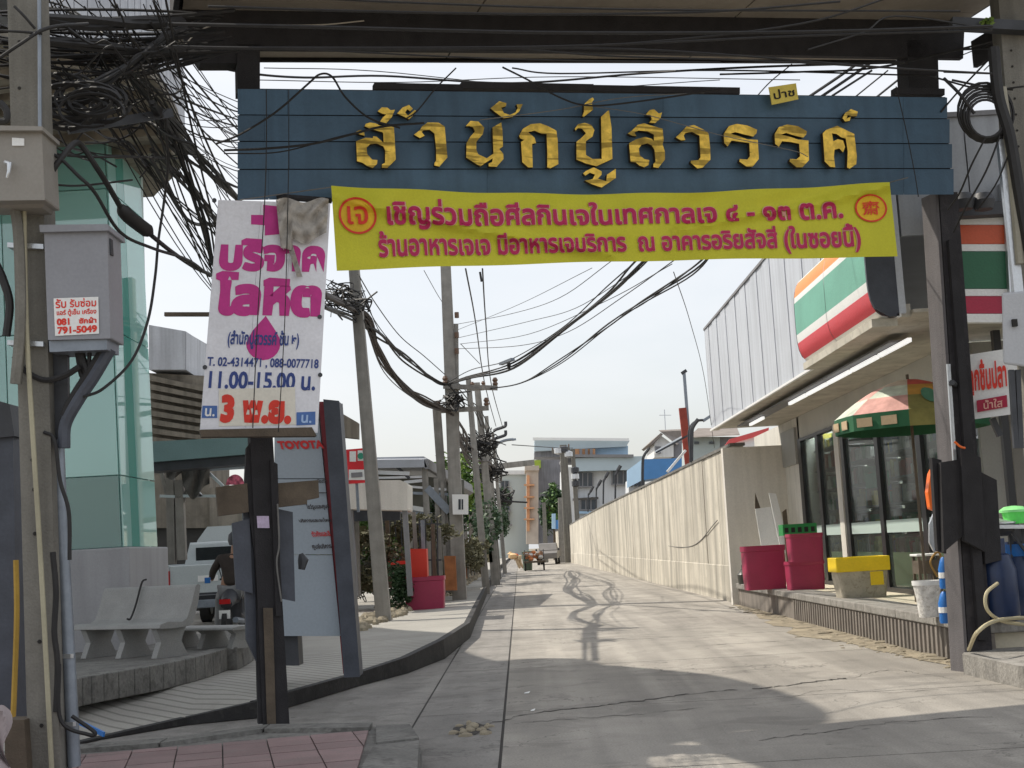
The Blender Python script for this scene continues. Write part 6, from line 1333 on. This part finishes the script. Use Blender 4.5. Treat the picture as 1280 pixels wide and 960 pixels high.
q = onz(660, 713); MB().lathe(q, [(.3, 0), (.36, .9), (.37, 1.15), (.33, 1.2)], 8, sx=.95).build('bin_body', mat('bin_green', (.06, .09, .06), .6), gbn); MB().lathe(q+V((0, 0, 1.2)), [(.39, 0), (.39, .05), (.1, .1)], 8).build('lid', mat('bin_green'), gbn)
q = onz(648, 712); ps = thing('person', 'bending person in orange top and tan trousers beside the dark green bin', 'person', q)
J = [(0, 0, .85, .16, .13), (-.14, 0, 1.02, .15), (-.3, -.05, 1.18, .16, .12), (-.38, -.08, 1.14, .07), (-.48, -.1, 1.12, .09), (-.3, -.2, 1.05, .06), (-.2, -.25, .82, .045), (.0, -.25, .8, .04), (-.3, .12, 1.05, .06), (-.15, .1, .8, .045), (.05, .0, .82, .04), (-.1, -.1, .82, .1), (-.02, -.1, .45, .08), (.12, -.08, .06, .06), (.1, .1, .82, .1), (.16, .12, .45, .08), (.36, .1, .06, .06)]
Ed = [(0, 1), (1, 2), (2, 3), (3, 4), (2, 5), (5, 6), (6, 7), (2, 8), (8, 9), (9, 10), (0, 11), (11, 12), (12, 13), (0, 14), (14, 15), (15, 16)]
T_ = lambda j: tuple(q+V(j[:3]))+tuple(j[3:])
skinbody('body', [T_(j) for j in J], Ed, skin, ps); skinbody('shirt', [T_((j[0], j[1], j[2], j[3]+.03)) for j in (J[0], J[1], J[2], J[5], J[8])], [(0, 1), (1, 2), (2, 3), (2, 4)], orangeshirt, ps)
skinbody('trousers', [T_((j[0], j[1], j[2]+.01, j[3]+.03)) for j in (J[0], J[11], J[12], J[13], J[14], J[15], J[16])], [(0, 1), (1, 2), (2, 3), (0, 4), (4, 5), (5, 6)], tan, ps)
MB().lathe(q+V((-.5, -.1, 1.12)), [(.26, 0), (.12, .08), (.08, .16)], 12).build('straw_hat', straw, ps, smooth=True)
MB().lathe(q+V((-.35, -.25, .75)), [(.1, 0), (.3, .1), (.3, .3), (.1, .42)], 10).build('sack', straw, None, label='bulging straw coloured sack beside the bending person', cat='sack', smooth=True)

# ================================================================== CABLES
def sag(a, b, s, n=14):
    a, b = V(a), V(b); return [a.lerp(b, i/n)+V((0, 0, -s*4*(i/n)*(1-i/n))) for i in range(n+1)]
def cab(P, r, label, group=None, m=cablem, n=5, raw=False):
    pts = P if raw else spline([at(*p) for p in P], 7)
    return MB().tube(pts, r, n).build('overhead_cable', m, None, label=label, cat='cable', group=group, smooth=True)
# thick bundles sagging from the leaning pole to the double pole
def bundle(P, r, k, spread, label, nm='cable_bundle', seed=1, m=cablem, group=None):
    rr = random.Random(seed); o = thing(nm, label, 'cable bundle', at(*P[len(P)//2]), group); cen = [at(*p) for p in P]
    for i in range(k):
        off = V((rr.gauss(0, spread*.5), rr.gauss(0, spread), rr.gauss(0, spread)))
        pts = [c+off*rr.uniform(-.4, 1.8)+V((rr.gauss(0, spread*.6), 0, rr.gauss(0, spread*.8))) for c in cen]; pts[0] = cen[0]+off*.5; pts[-1] = cen[-1]+off*.5
        MB().tube(spline(pts, 7), r*rr.uniform(.6, 1.2), 5).build('cable', m, o, smooth=True)
    return o
cbr = mat('cable_weathered', (.07, .06, .055), .8)
bundle([(405, 368, 20), (440, 385, 26.8), (458, 400, 28), (474, 440, 30), (500, 480, 32), (530, 503, 34), (562, 515, 36)], .028, 13, .05, 'thick sagging cable bundle from the leaning pole to the lower crossarm of the double pole', seed=1, m=cbr)
bundle([(405, 385, 20), (442, 398, 26.8), (475, 420, 29), (505, 448, 32), (545, 476, 35), (565, 482, 36)], .02, 5, .04, 'thinner cable bundle above the thick one between leaning pole and double pole', seed=2)
bundle([(560, 480, 36), (590, 470, 34), (640, 455, 31), (700, 415, 27), (760, 368, 22), (800, 332, 19), (850, 280, 17)], .018, 7, .035, 'main cable bundle sweeping up right from the double pole behind the yellow banner', seed=3)
bundle([(612, 485, 36), (650, 478, 33), (700, 452, 29), (760, 405, 25), (800, 380, 22), (866, 335, 18), (900, 300, 16)], .014, 4, .03, 'lower pair of cables sweeping up right to the shop side', seed=4)
bundle([(562, 515, 36), (575, 545, 42), (588, 570, 48), (604, 572, 60), (618, 590, 72), (626, 600, 84)], .035, 9, .15, 'messy cable bundle running down the row of far poles', seed=5, m=cbr)
bundle([(560, 482, 36), (580, 500, 44), (598, 520, 54), (612, 560, 66), (622, 585, 80)], .026, 6, .12, 'upper cable bundle linking the far poles', seed=6)
mb = MB(); rr = random.Random(44)
for c, n, s, rad, Y in (((425, 372), 26, 16, .012, 24), ((600, 555), 30, 14, .03, 52), ((612, 590), 22, 10, .04, 66), ((448, 378), 12, 9, .014, 26.6), ((622, 620), 18, 10, .05, 85), ((566, 500), 14, 10, .02, 35.8)):
    for i in range(n):
        P = [at(c[0]+rr.gauss(0, s), c[1]+rr.gauss(0, s*.7), Y+rr.uniform(-.5, .5)) for _ in range(4)]; mb.tube(spline(P, 5), rad*rr.uniform(.5, 1.3), 4)
mb.build('cable_knots', cablem, kind='stuff', label='tangled cable knots on the far utility poles')
G1 = 'thin wires crossing the sky'
thin = [([(449, 345, 27), (470, 380, 29), (500, 420, 32), (530, 445, 34), (556, 468, 36)], .012), ([(447, 352, 27), (468, 400, 29), (500, 440, 31), (524, 458, 33)], .01), ([(447, 343, 27), (472, 410, 29), (500, 445, 32)], .01),
        ([(455, 400, 27), (480, 465, 30), (520, 500, 33), (550, 512, 36)], .012), ([(530, 338, 30), (545, 365, 33), (553, 378, 35)], .008),
        ([(573, 405, 36), (640, 392, 31), (700, 372, 26), (770, 322, 20)], .007), ([(573, 412, 36), (650, 380, 30), (740, 335, 22)], .006), ([(574, 422, 36), (660, 402, 30), (720, 385, 26), (800, 335, 19)], .007), ([(575, 430, 36), (660, 418, 30), (760, 375, 23), (840, 330, 18)], .007),
        ([(572, 436, 36), (650, 432, 31), (710, 415, 27), (780, 370, 22), (850, 320, 17)], .008), ([(576, 430, 36), (600, 455, 40)], .01), ([(582, 336, 30), (594, 400, 40), (606, 480, 55), (620, 533, 84)], .02), ([(603, 336, 30), (607, 400, 40), (614, 480, 55), (628, 533, 84)], .02),
        ([(842, 340, 16), (862, 400, 22), (880, 470, 28), (893, 560, 32)], .006), ([(600, 340, 34), (602, 352, 34)], .03), ([(640, 556, 84), (700, 560, 110), (716, 560, 118)], .03)]
TL = ['uppermost thin wire from the top of the leaning pole to the double pole', 'steeper thin wire from the leaning pole ending left of the double pole', 'short thin wire hanging down right from the leaning pole top', 'thin wire following the sagging bundle just above it', 'thin slanting wire entering the sky left of the double pole top', 'highest of the faint wires fanning up right from the double pole insulators', 'second highest faint wire fanning up right from the double pole', 'third faint wire fanning up right from the double pole', 'fourth faint wire fanning up right from the double pole', 'lowest of the faint wires fanning up right from the double pole', 'short wire from the double pole down to the pole behind it', 'left of two steep wires dropping from the banner to the hooked arm pole', 'right of two steep wires dropping from the banner to the hooked arm pole', 'thin steep wire beside the white shop fascia', 'tiny wire end hanging from the banner edge', 'level wire from the hooked arm pole to the far double pole']
for (P, r), lb in zip(thin, TL): cab(P, r, lb, G1)
MB().lathe(at(636, 456, 31)+V((0, 0, -.1)), [(.03, 0), (.05, .1), (.03, .2)], 6).build('splice_sleeve', cablem, None, label='dark splice sleeve on the main cable bundle', cat='splice'); MB().bar(at(626, 455, 31), at(641, 449, 30.5), .1, .06).build('street_lamp', steelm, None, label='slender street lamp below the main cable bundle', cat='lamp')
# wires between the roof and the blue sign
G2 = 'wires between gate roof and blue sign'
top = [([(228, 72, 12), (300, 90, 13), (380, 97, 14), (480, 95, 15), (640, 104, 15), (800, 92, 15), (940, 84, 14), (1130, 78, 13.2)], .013), ([(320, 100, 15), (500, 103, 16), (700, 96, 16), (1000, 100, 16)], .006),
       ([(330, 85, 15), (470, 89, 16), (700, 110, 17), (900, 100, 17)], .006), ([(640, 85, 15), (700, 92, 15), (900, 88, 15), (1170, 95, 14)], .01), ([(1180, 90, 14), (1240, 92, 13.4)], .01), ([(900, 93, 15), (1000, 90, 14.5), (1100, 84, 14), (1240, 52, 13.2)], .012),
       ([(1010, 122, 17), (1060, 88, 17), (1110, 50, 17)], .02), ([(1025, 122, 17), (1075, 88, 17), (1120, 55, 17)], .02), ([(1040, 120, 17), (1090, 88, 17)], .015), ([(1068, 122, 17), (1110, 88, 17)], .01), ([(1095, 122, 17), (1135, 90, 17)], .014),
       ([(1176, 140, 14), (1200, 112, 14), (1240, 70, 13.3)], .01), ([(1200, 62, 14), (1245, 60, 13.4)], .012), ([(1200, 70, 14), (1250, 50, 13.4)], .006), ([(1230, 88, 14), (1252, 66, 14)], .006), ([(930, 140, 15), (960, 105, 16), (990, 80, 16)], .008)]
TL = ['long main wire sagging across the gap between gate roof and blue sign', 'fine wire just over the top edge of the blue sign', 'fine wire dipping in the middle of the gap above the sign', 'right half wire close under the gate roof', 'short level wire between the right roof end and the utility pole', 'wire rising right from the gap to the utility pole', 'left of the two thick slanting cables at the right end of the gap', 'right of the two thick slanting cables at the right end of the gap', 'short slanting cable just right of the thick pair', 'thin slanting wire before the right post stub', 'last slanting wire beside the right post stub', 'slanting wire above the grey cladding right of the gate', 'level wire from the right roof end to the pole crossarm', 'fine wire rising to the crossarm of the right pole', 'fine short wire at the left of the right pole', 'slanting wire rising beside the yellow card']
for (P, r), lb in zip(top, TL): cab(P, r, lb, G2)
# wires lying over the face of the gate
def gcab(P, off, r, label, group=None, m=cablem): return MB().tube(spline([gp(x, y, off) for x, y in P], 7), r*.72, 5).build('overhead_cable', m, None, label=label, cat='cable', group=group, smooth=True)
gcab([(270, 180), (300, 168), (345, 140), (385, 105), (400, 93), (415, 96), (432, 122), (462, 148), (500, 160)], -.5, .014, 'black cable looping in an arch over the left end of the blue sign')
gcab([(280, 188), (330, 186), (390, 180), (440, 168), (480, 158), (530, 154)], -.45, .016, 'black cable running from the left edge to the first gold letter')
gcab([(280, 192), (350, 190), (420, 172), (470, 160)], -.42, .009, 'thinner cable just below the first one on the left of the blue sign')
gcab([(570, 85), (545, 110), (522, 138), (508, 148)], -.4, .01, 'short cable dropping from the gate roof to the first gold letters')
gcab([(628, 84), (660, 100), (700, 122), (735, 132), (790, 128), (900, 112)], -.42, .013, 'black cable crossing the top of the blue sign above the middle letters')
gcab([(600, 150), (700, 137), (780, 122), (880, 116)], -.35, .007, 'faint thin wire across the upper middle of the blue sign', m=cableg)
gcab([(735, 132), (800, 142), (850, 155), (905, 170), (990, 188), (1010, 196)], -.35, .006, 'pale thin wire running down right between the gold letters', m=cableg)
gcab([(1120, 108), (1132, 160), (1143, 215), (1148, 246)], -.3, .008, 'thin wire dropping down the right end of the blue sign')
gcab([(333, 112), (333, 180), (331, 250), (322, 400), (316, 535)], -.55, .007, 'thin wire hanging down the left end of the sign and the donation board')
gcab([(361, 112), (361, 180), (360, 250), (356, 400), (348, 540)], -.55, .006, 'second thin wire hanging down beside the first over the donation board')
G3 = 'cables crossing the front of the gate roof'; G3L = ['thick cable across the upper part of the dark roof beam', 'cable along the lower edge of the dark roof beam rising right', 'cable along the lower beam edge dropping right to the pole', 'cable across the beige soffit ending at the top edge', 'topmost cable across the beige soffit', 'short looped cable at the right end of the soffit', 'cable under the right half of the roof beam', 'cable crossing the roof beam diagonally up right', 'thin cable under the middle of the roof beam']
for P, r in (([(210, 30), (400, 34), (700, 41), (1000, 40), (1240, 33)], .022), ([(210, 58), (350, 60), (700, 58), (1000, 45), (1240, 38)], .016), ([(205, 60), (500, 62), (800, 62), (1100, 84), (1240, 92)], .014), ([(260, 8), (450, 14), (700, 18), (900, 14), (1050, 2)], .016), ([(300, -8), (500, 3), (800, 12), (1200, 14)], .014), ([(1240, 36), (1120, 20), (1080, 40), (1010, 62)], .012), ([(640, 60), (760, 70), (950, 76), (1130, 86)], .012), ([(560, 62), (780, 55), (1000, 30), (1120, -6)], .014), ([(380, 62), (640, 74), (900, 78)], .01)):
    gcab(P, -1.75, r, G3L.pop(0), G3)
gcab([(232, 55), (250, 38), (275, 31), (330, 31), (400, 31), (455, 26)], -.3, .009, 'pale loose wire curving up along the left of the roof beam', m=mat('pale_wire', (.4, .36, .3)))
# the great tangle at the left pole
rr = random.Random(77)
mb = MB()
for i in range(40):                                                     # loose loops and stubs
    c = (rr.uniform(58, 215), rr.uniform(5, 200)); Y = rr.uniform(9.6, 12)
    sx = rr.choice((-1, 1)); P = [at(c[0]+(k-1.5)*rr.uniform(18, 34), c[1]+sx*(k-1.5)*rr.uniform(2, 22)+rr.gauss(0, 6), Y+rr.uniform(-.2, .2)) for k in range(4)]; mb.tube(spline(P, 7), rr.uniform(.004, .012), 4)
for i in range(26):
    cx_, cy_, R_ = 95+rr.gauss(0, 22), 128+rr.gauss(0, 13), rr.uniform(18, 44); Y = 9.9+rr.uniform(-.2, .3); a0_ = rr.uniform(0, 6)
    mb.tube([at(cx_+R_*math.cos(a0_+t*.35), cy_+R_*.55*math.sin(a0_+t*.35)+t*.3, Y) for t in range(16)], rr.uniform(.008, .02), 4)
mb.build('cable_tangle', cablem, kind='stuff', label='dense tangle of black cable loops beside the left utility pole')
G4 = 'black cables fanning out of the tangle at the left pole'
for i in range(54):                                                     # diagonals down right
    x0, y0 = rr.uniform(50, 205), rr.uniform(-30, 100); x1, y1 = (rr.uniform(303, 330), rr.uniform(128, 244)) if i % 2 else (rr.uniform(278, 330), rr.uniform(262, 400))
    Y0, Y1 = rr.uniform(9.8, 10.6), rr.uniform(12.9, 15)
    P = sag(at(x0, y0, Y0), at(x1, y1, Y1), rr.uniform(.0, .3), 12)
    cab(P, rr.uniform(.004, .011), 'black cable slanting down right out of the tangle at the top left', G4, raw=True, n=4)
for i in range(26):                                                     # horizontals from the pole to the roof
    y0 = rr.choice((20, 34, 52, 66, 78, 100))+rr.gauss(0, 7); x0 = rr.uniform(-30, 20); x1 = rr.uniform(232, 300); y1 = min(64, 8+abs(y0+rr.gauss(0, 14)-8))
    P = sag(at(x0, y0, 9.8), at(x1, y1, 11.4), rr.uniform(-.05, .2), 10); cab(P, rr.uniform(.008, .018), 'black cable running level from the left pole toward the gate roof', 'level cables between left pole and gate roof', raw=True, n=4)
bundle([(45, 22, 9.6), (110, 28, 10), (170, 30, 10.4), (228, 27, 10.9)], .028, 7, .03, 'thick black cable bundle level with the roof beam at top left', seed=11)
bundle([(45, 50, 9.6), (120, 56, 10), (180, 60, 10.4), (228, 60, 10.9)], .02, 6, .025, 'second level cable bundle below the thick one at top left', seed=12)
bundle([(190, 130, 10.2), (225, 175, 11.5), (262, 215, 13), (300, 252, 15)], .018, 8, .04, 'cable bundle slanting down right beside the blue sign', seed=13)
bundle([(160, 90, 10.2), (205, 150, 11), (250, 260, 12.4), (268, 330, 14)], .014, 5, .05, 'cable bundle falling steeply behind the donation board', seed=14)
bundle([(190, 190, 11), (235, 240, 13), (270, 275, 15)], .016, 5, .05, 'lower cable bundle slanting toward the donation board', seed=15)
bundle([(100, 112, 9.8), (130, 100, 9.9), (165, 80, 10.2), (205, 45, 10.6), (232, 32, 10.9)], .02, 5, .02, 'cable bundle rising from the tangle to the roof beam', seed=16)
MB().bar(at(85, 162, 9.9), at(215, 141, 10.6), .03, .07).build('cable_bracket', darksteel, None, label='dark steel bracket bar under the cable tangle', cat='bracket')
def gc(P, r, lab, m=cablem, n=8): return MB().tube(spline([at(*p) for p in P], 8), r, n).build('hanging_cable', m, None, label=lab, cat='cable', smooth=True)
gc([(56, 228, 9.3), (75, 200, 9.3), (92, 180, 9.4), (102, 182, 9.5), (118, 205, 9.6), (135, 232, 9.8), (150, 258, 10)], [.022+.0*i for i in range(49)], 'thick black cable arching over the grey cabinet to the splice closure')
MB().tube(spline([at(150, 258, 10), at(160, 270, 10.1), at(178, 284, 10.3), at(186, 290, 10.4), at(190, 295, 10.4)], 5), [.025, .04, .05, .055, .055, .055, .055, .055, .055, .055, .055, .055, .055, .055, .05, .045, .035, .03, .025, .02, .015], 9).build('splice_closure', cablem, None, label='fat black cable splice closure hanging right of the grey cabinet', cat='splice closure', smooth=True)
gc([(190, 295, 10.4), (215, 315, 11), (245, 335, 12), (268, 345, 13)], .018, 'cable leading from the splice closure behind the donation board')
gc([(56, 190, 9.3), (75, 198, 9.3), (98, 220, 9.3), (118, 240, 9.4), (150, 290, 9.8), (190, 310, 10.4), (235, 325, 11.5), (262, 345, 12.4)], .013, 'black cable sagging from the beige cabinet toward the donation board')
gc([(206, 143, 10.6), (210, 200, 10.8), (205, 252, 11), (198, 300, 10.8), (194, 345, 10.5), (185, 400, 10.2), (165, 450, 9.9), (130, 485, 9.6), (105, 496, 9.4)], .011, 'blue black cable hanging in a long curve down to the conduit pipe')
gc([(60, 192, 9.3), (110, 196, 9.6), (160, 196, 10), (230, 198, 12)], .01, 'level thin cable right of the beige cabinet'); gc([(60, 230, 9.3), (100, 232, 9.6), (165, 225, 10.5)], .008, 'thin cable above the grey cabinet'); gc([(0, 72, 9.2), (25, 55, 9.2), (60, 35, 9.3), (110, 30, 9.6)], .014, 'black cable crossing the left pole near its top'); gc([(0, 38, 9.2), (30, 40, 9.2), (52, 42, 9.3)], .01, 'short cable wrapped round the left pole'); gc([(18, 8, 9.25), (30, 20, 9.25), (44, 36, 9.3)], .01, 'thin cable slanting over the top of the left pole')
gc([(0, 128, 9.2), (8, 138, 9.2), (8, 150, 9.2), (0, 152, 9.2)], .025, 'black cable loop at the left edge above the beige cabinet')
gc([(8, 420, 9.3), (12, 380, 9.3), (4, 350, 9.3), (-5, 330, 9.3)], .03, 'thick cable at the left edge beside the grey cabinet')
# cables from the right pole down
for P, r, lb in (([(1180, 98, 13), (1200, 118, 12.9), (1218, 142, 12.9)], .016, 'black cable from the gate top into the cable coil'), ([(1232, 172, 12.9), (1215, 205, 13), (1200, 240, 13.2), (1185, 262, 13.5)], .01, 'cable hanging left out of the coil'), ([(1250, 170, 12.9), (1232, 215, 13), (1208, 258, 13.2), (1192, 290, 13.5)], .01, 'longest cable hanging below the coil'), ([(1262, 190, 12.9), (1245, 230, 13), (1222, 262, 13.2)], .008, 'thin cable right of the coil'), ([(1190, 100, 13.1), (1230, 108, 13.1), (1266, 112, 13.1)], .012, 'pale level wire above the coil'), ([(1162, 95, 13.2), (1230, 112, 13.1), (1280, 108, 13)], .01, 'greyish wire crossing the top of the cladding')):
    gc(P, r, lb)
for i, x in enumerate((1205, 1230)): MB().lathe(at(x, 262, 14.8), [(.1, 0), (.13, .1), (.09, .18)], 12).build('floodlight', darksteel, None, label=('left' if i == 0 else 'right')+' of two round dark lamps under the grey cladding', cat='lamp', smooth=True)
MB().box(at(1176, 270, 15.2).x, at(1262, 270, 15.2).x, 15.1, 15.38, at(1230, 271, 15.2).z, at(1230, 255, 15.2).z).build('lamp_tray', darksteel, None, label='dark lamp tray above the flat striped sign', cat='tray')
rr = random.Random(6)
foliage('leaf_sprig', at(1232, 26, 13), (.08, .06, .05), 60, .03, leafy, 'tiny bright green sprig caught on the right crossarm', 'sprig', seed=3)
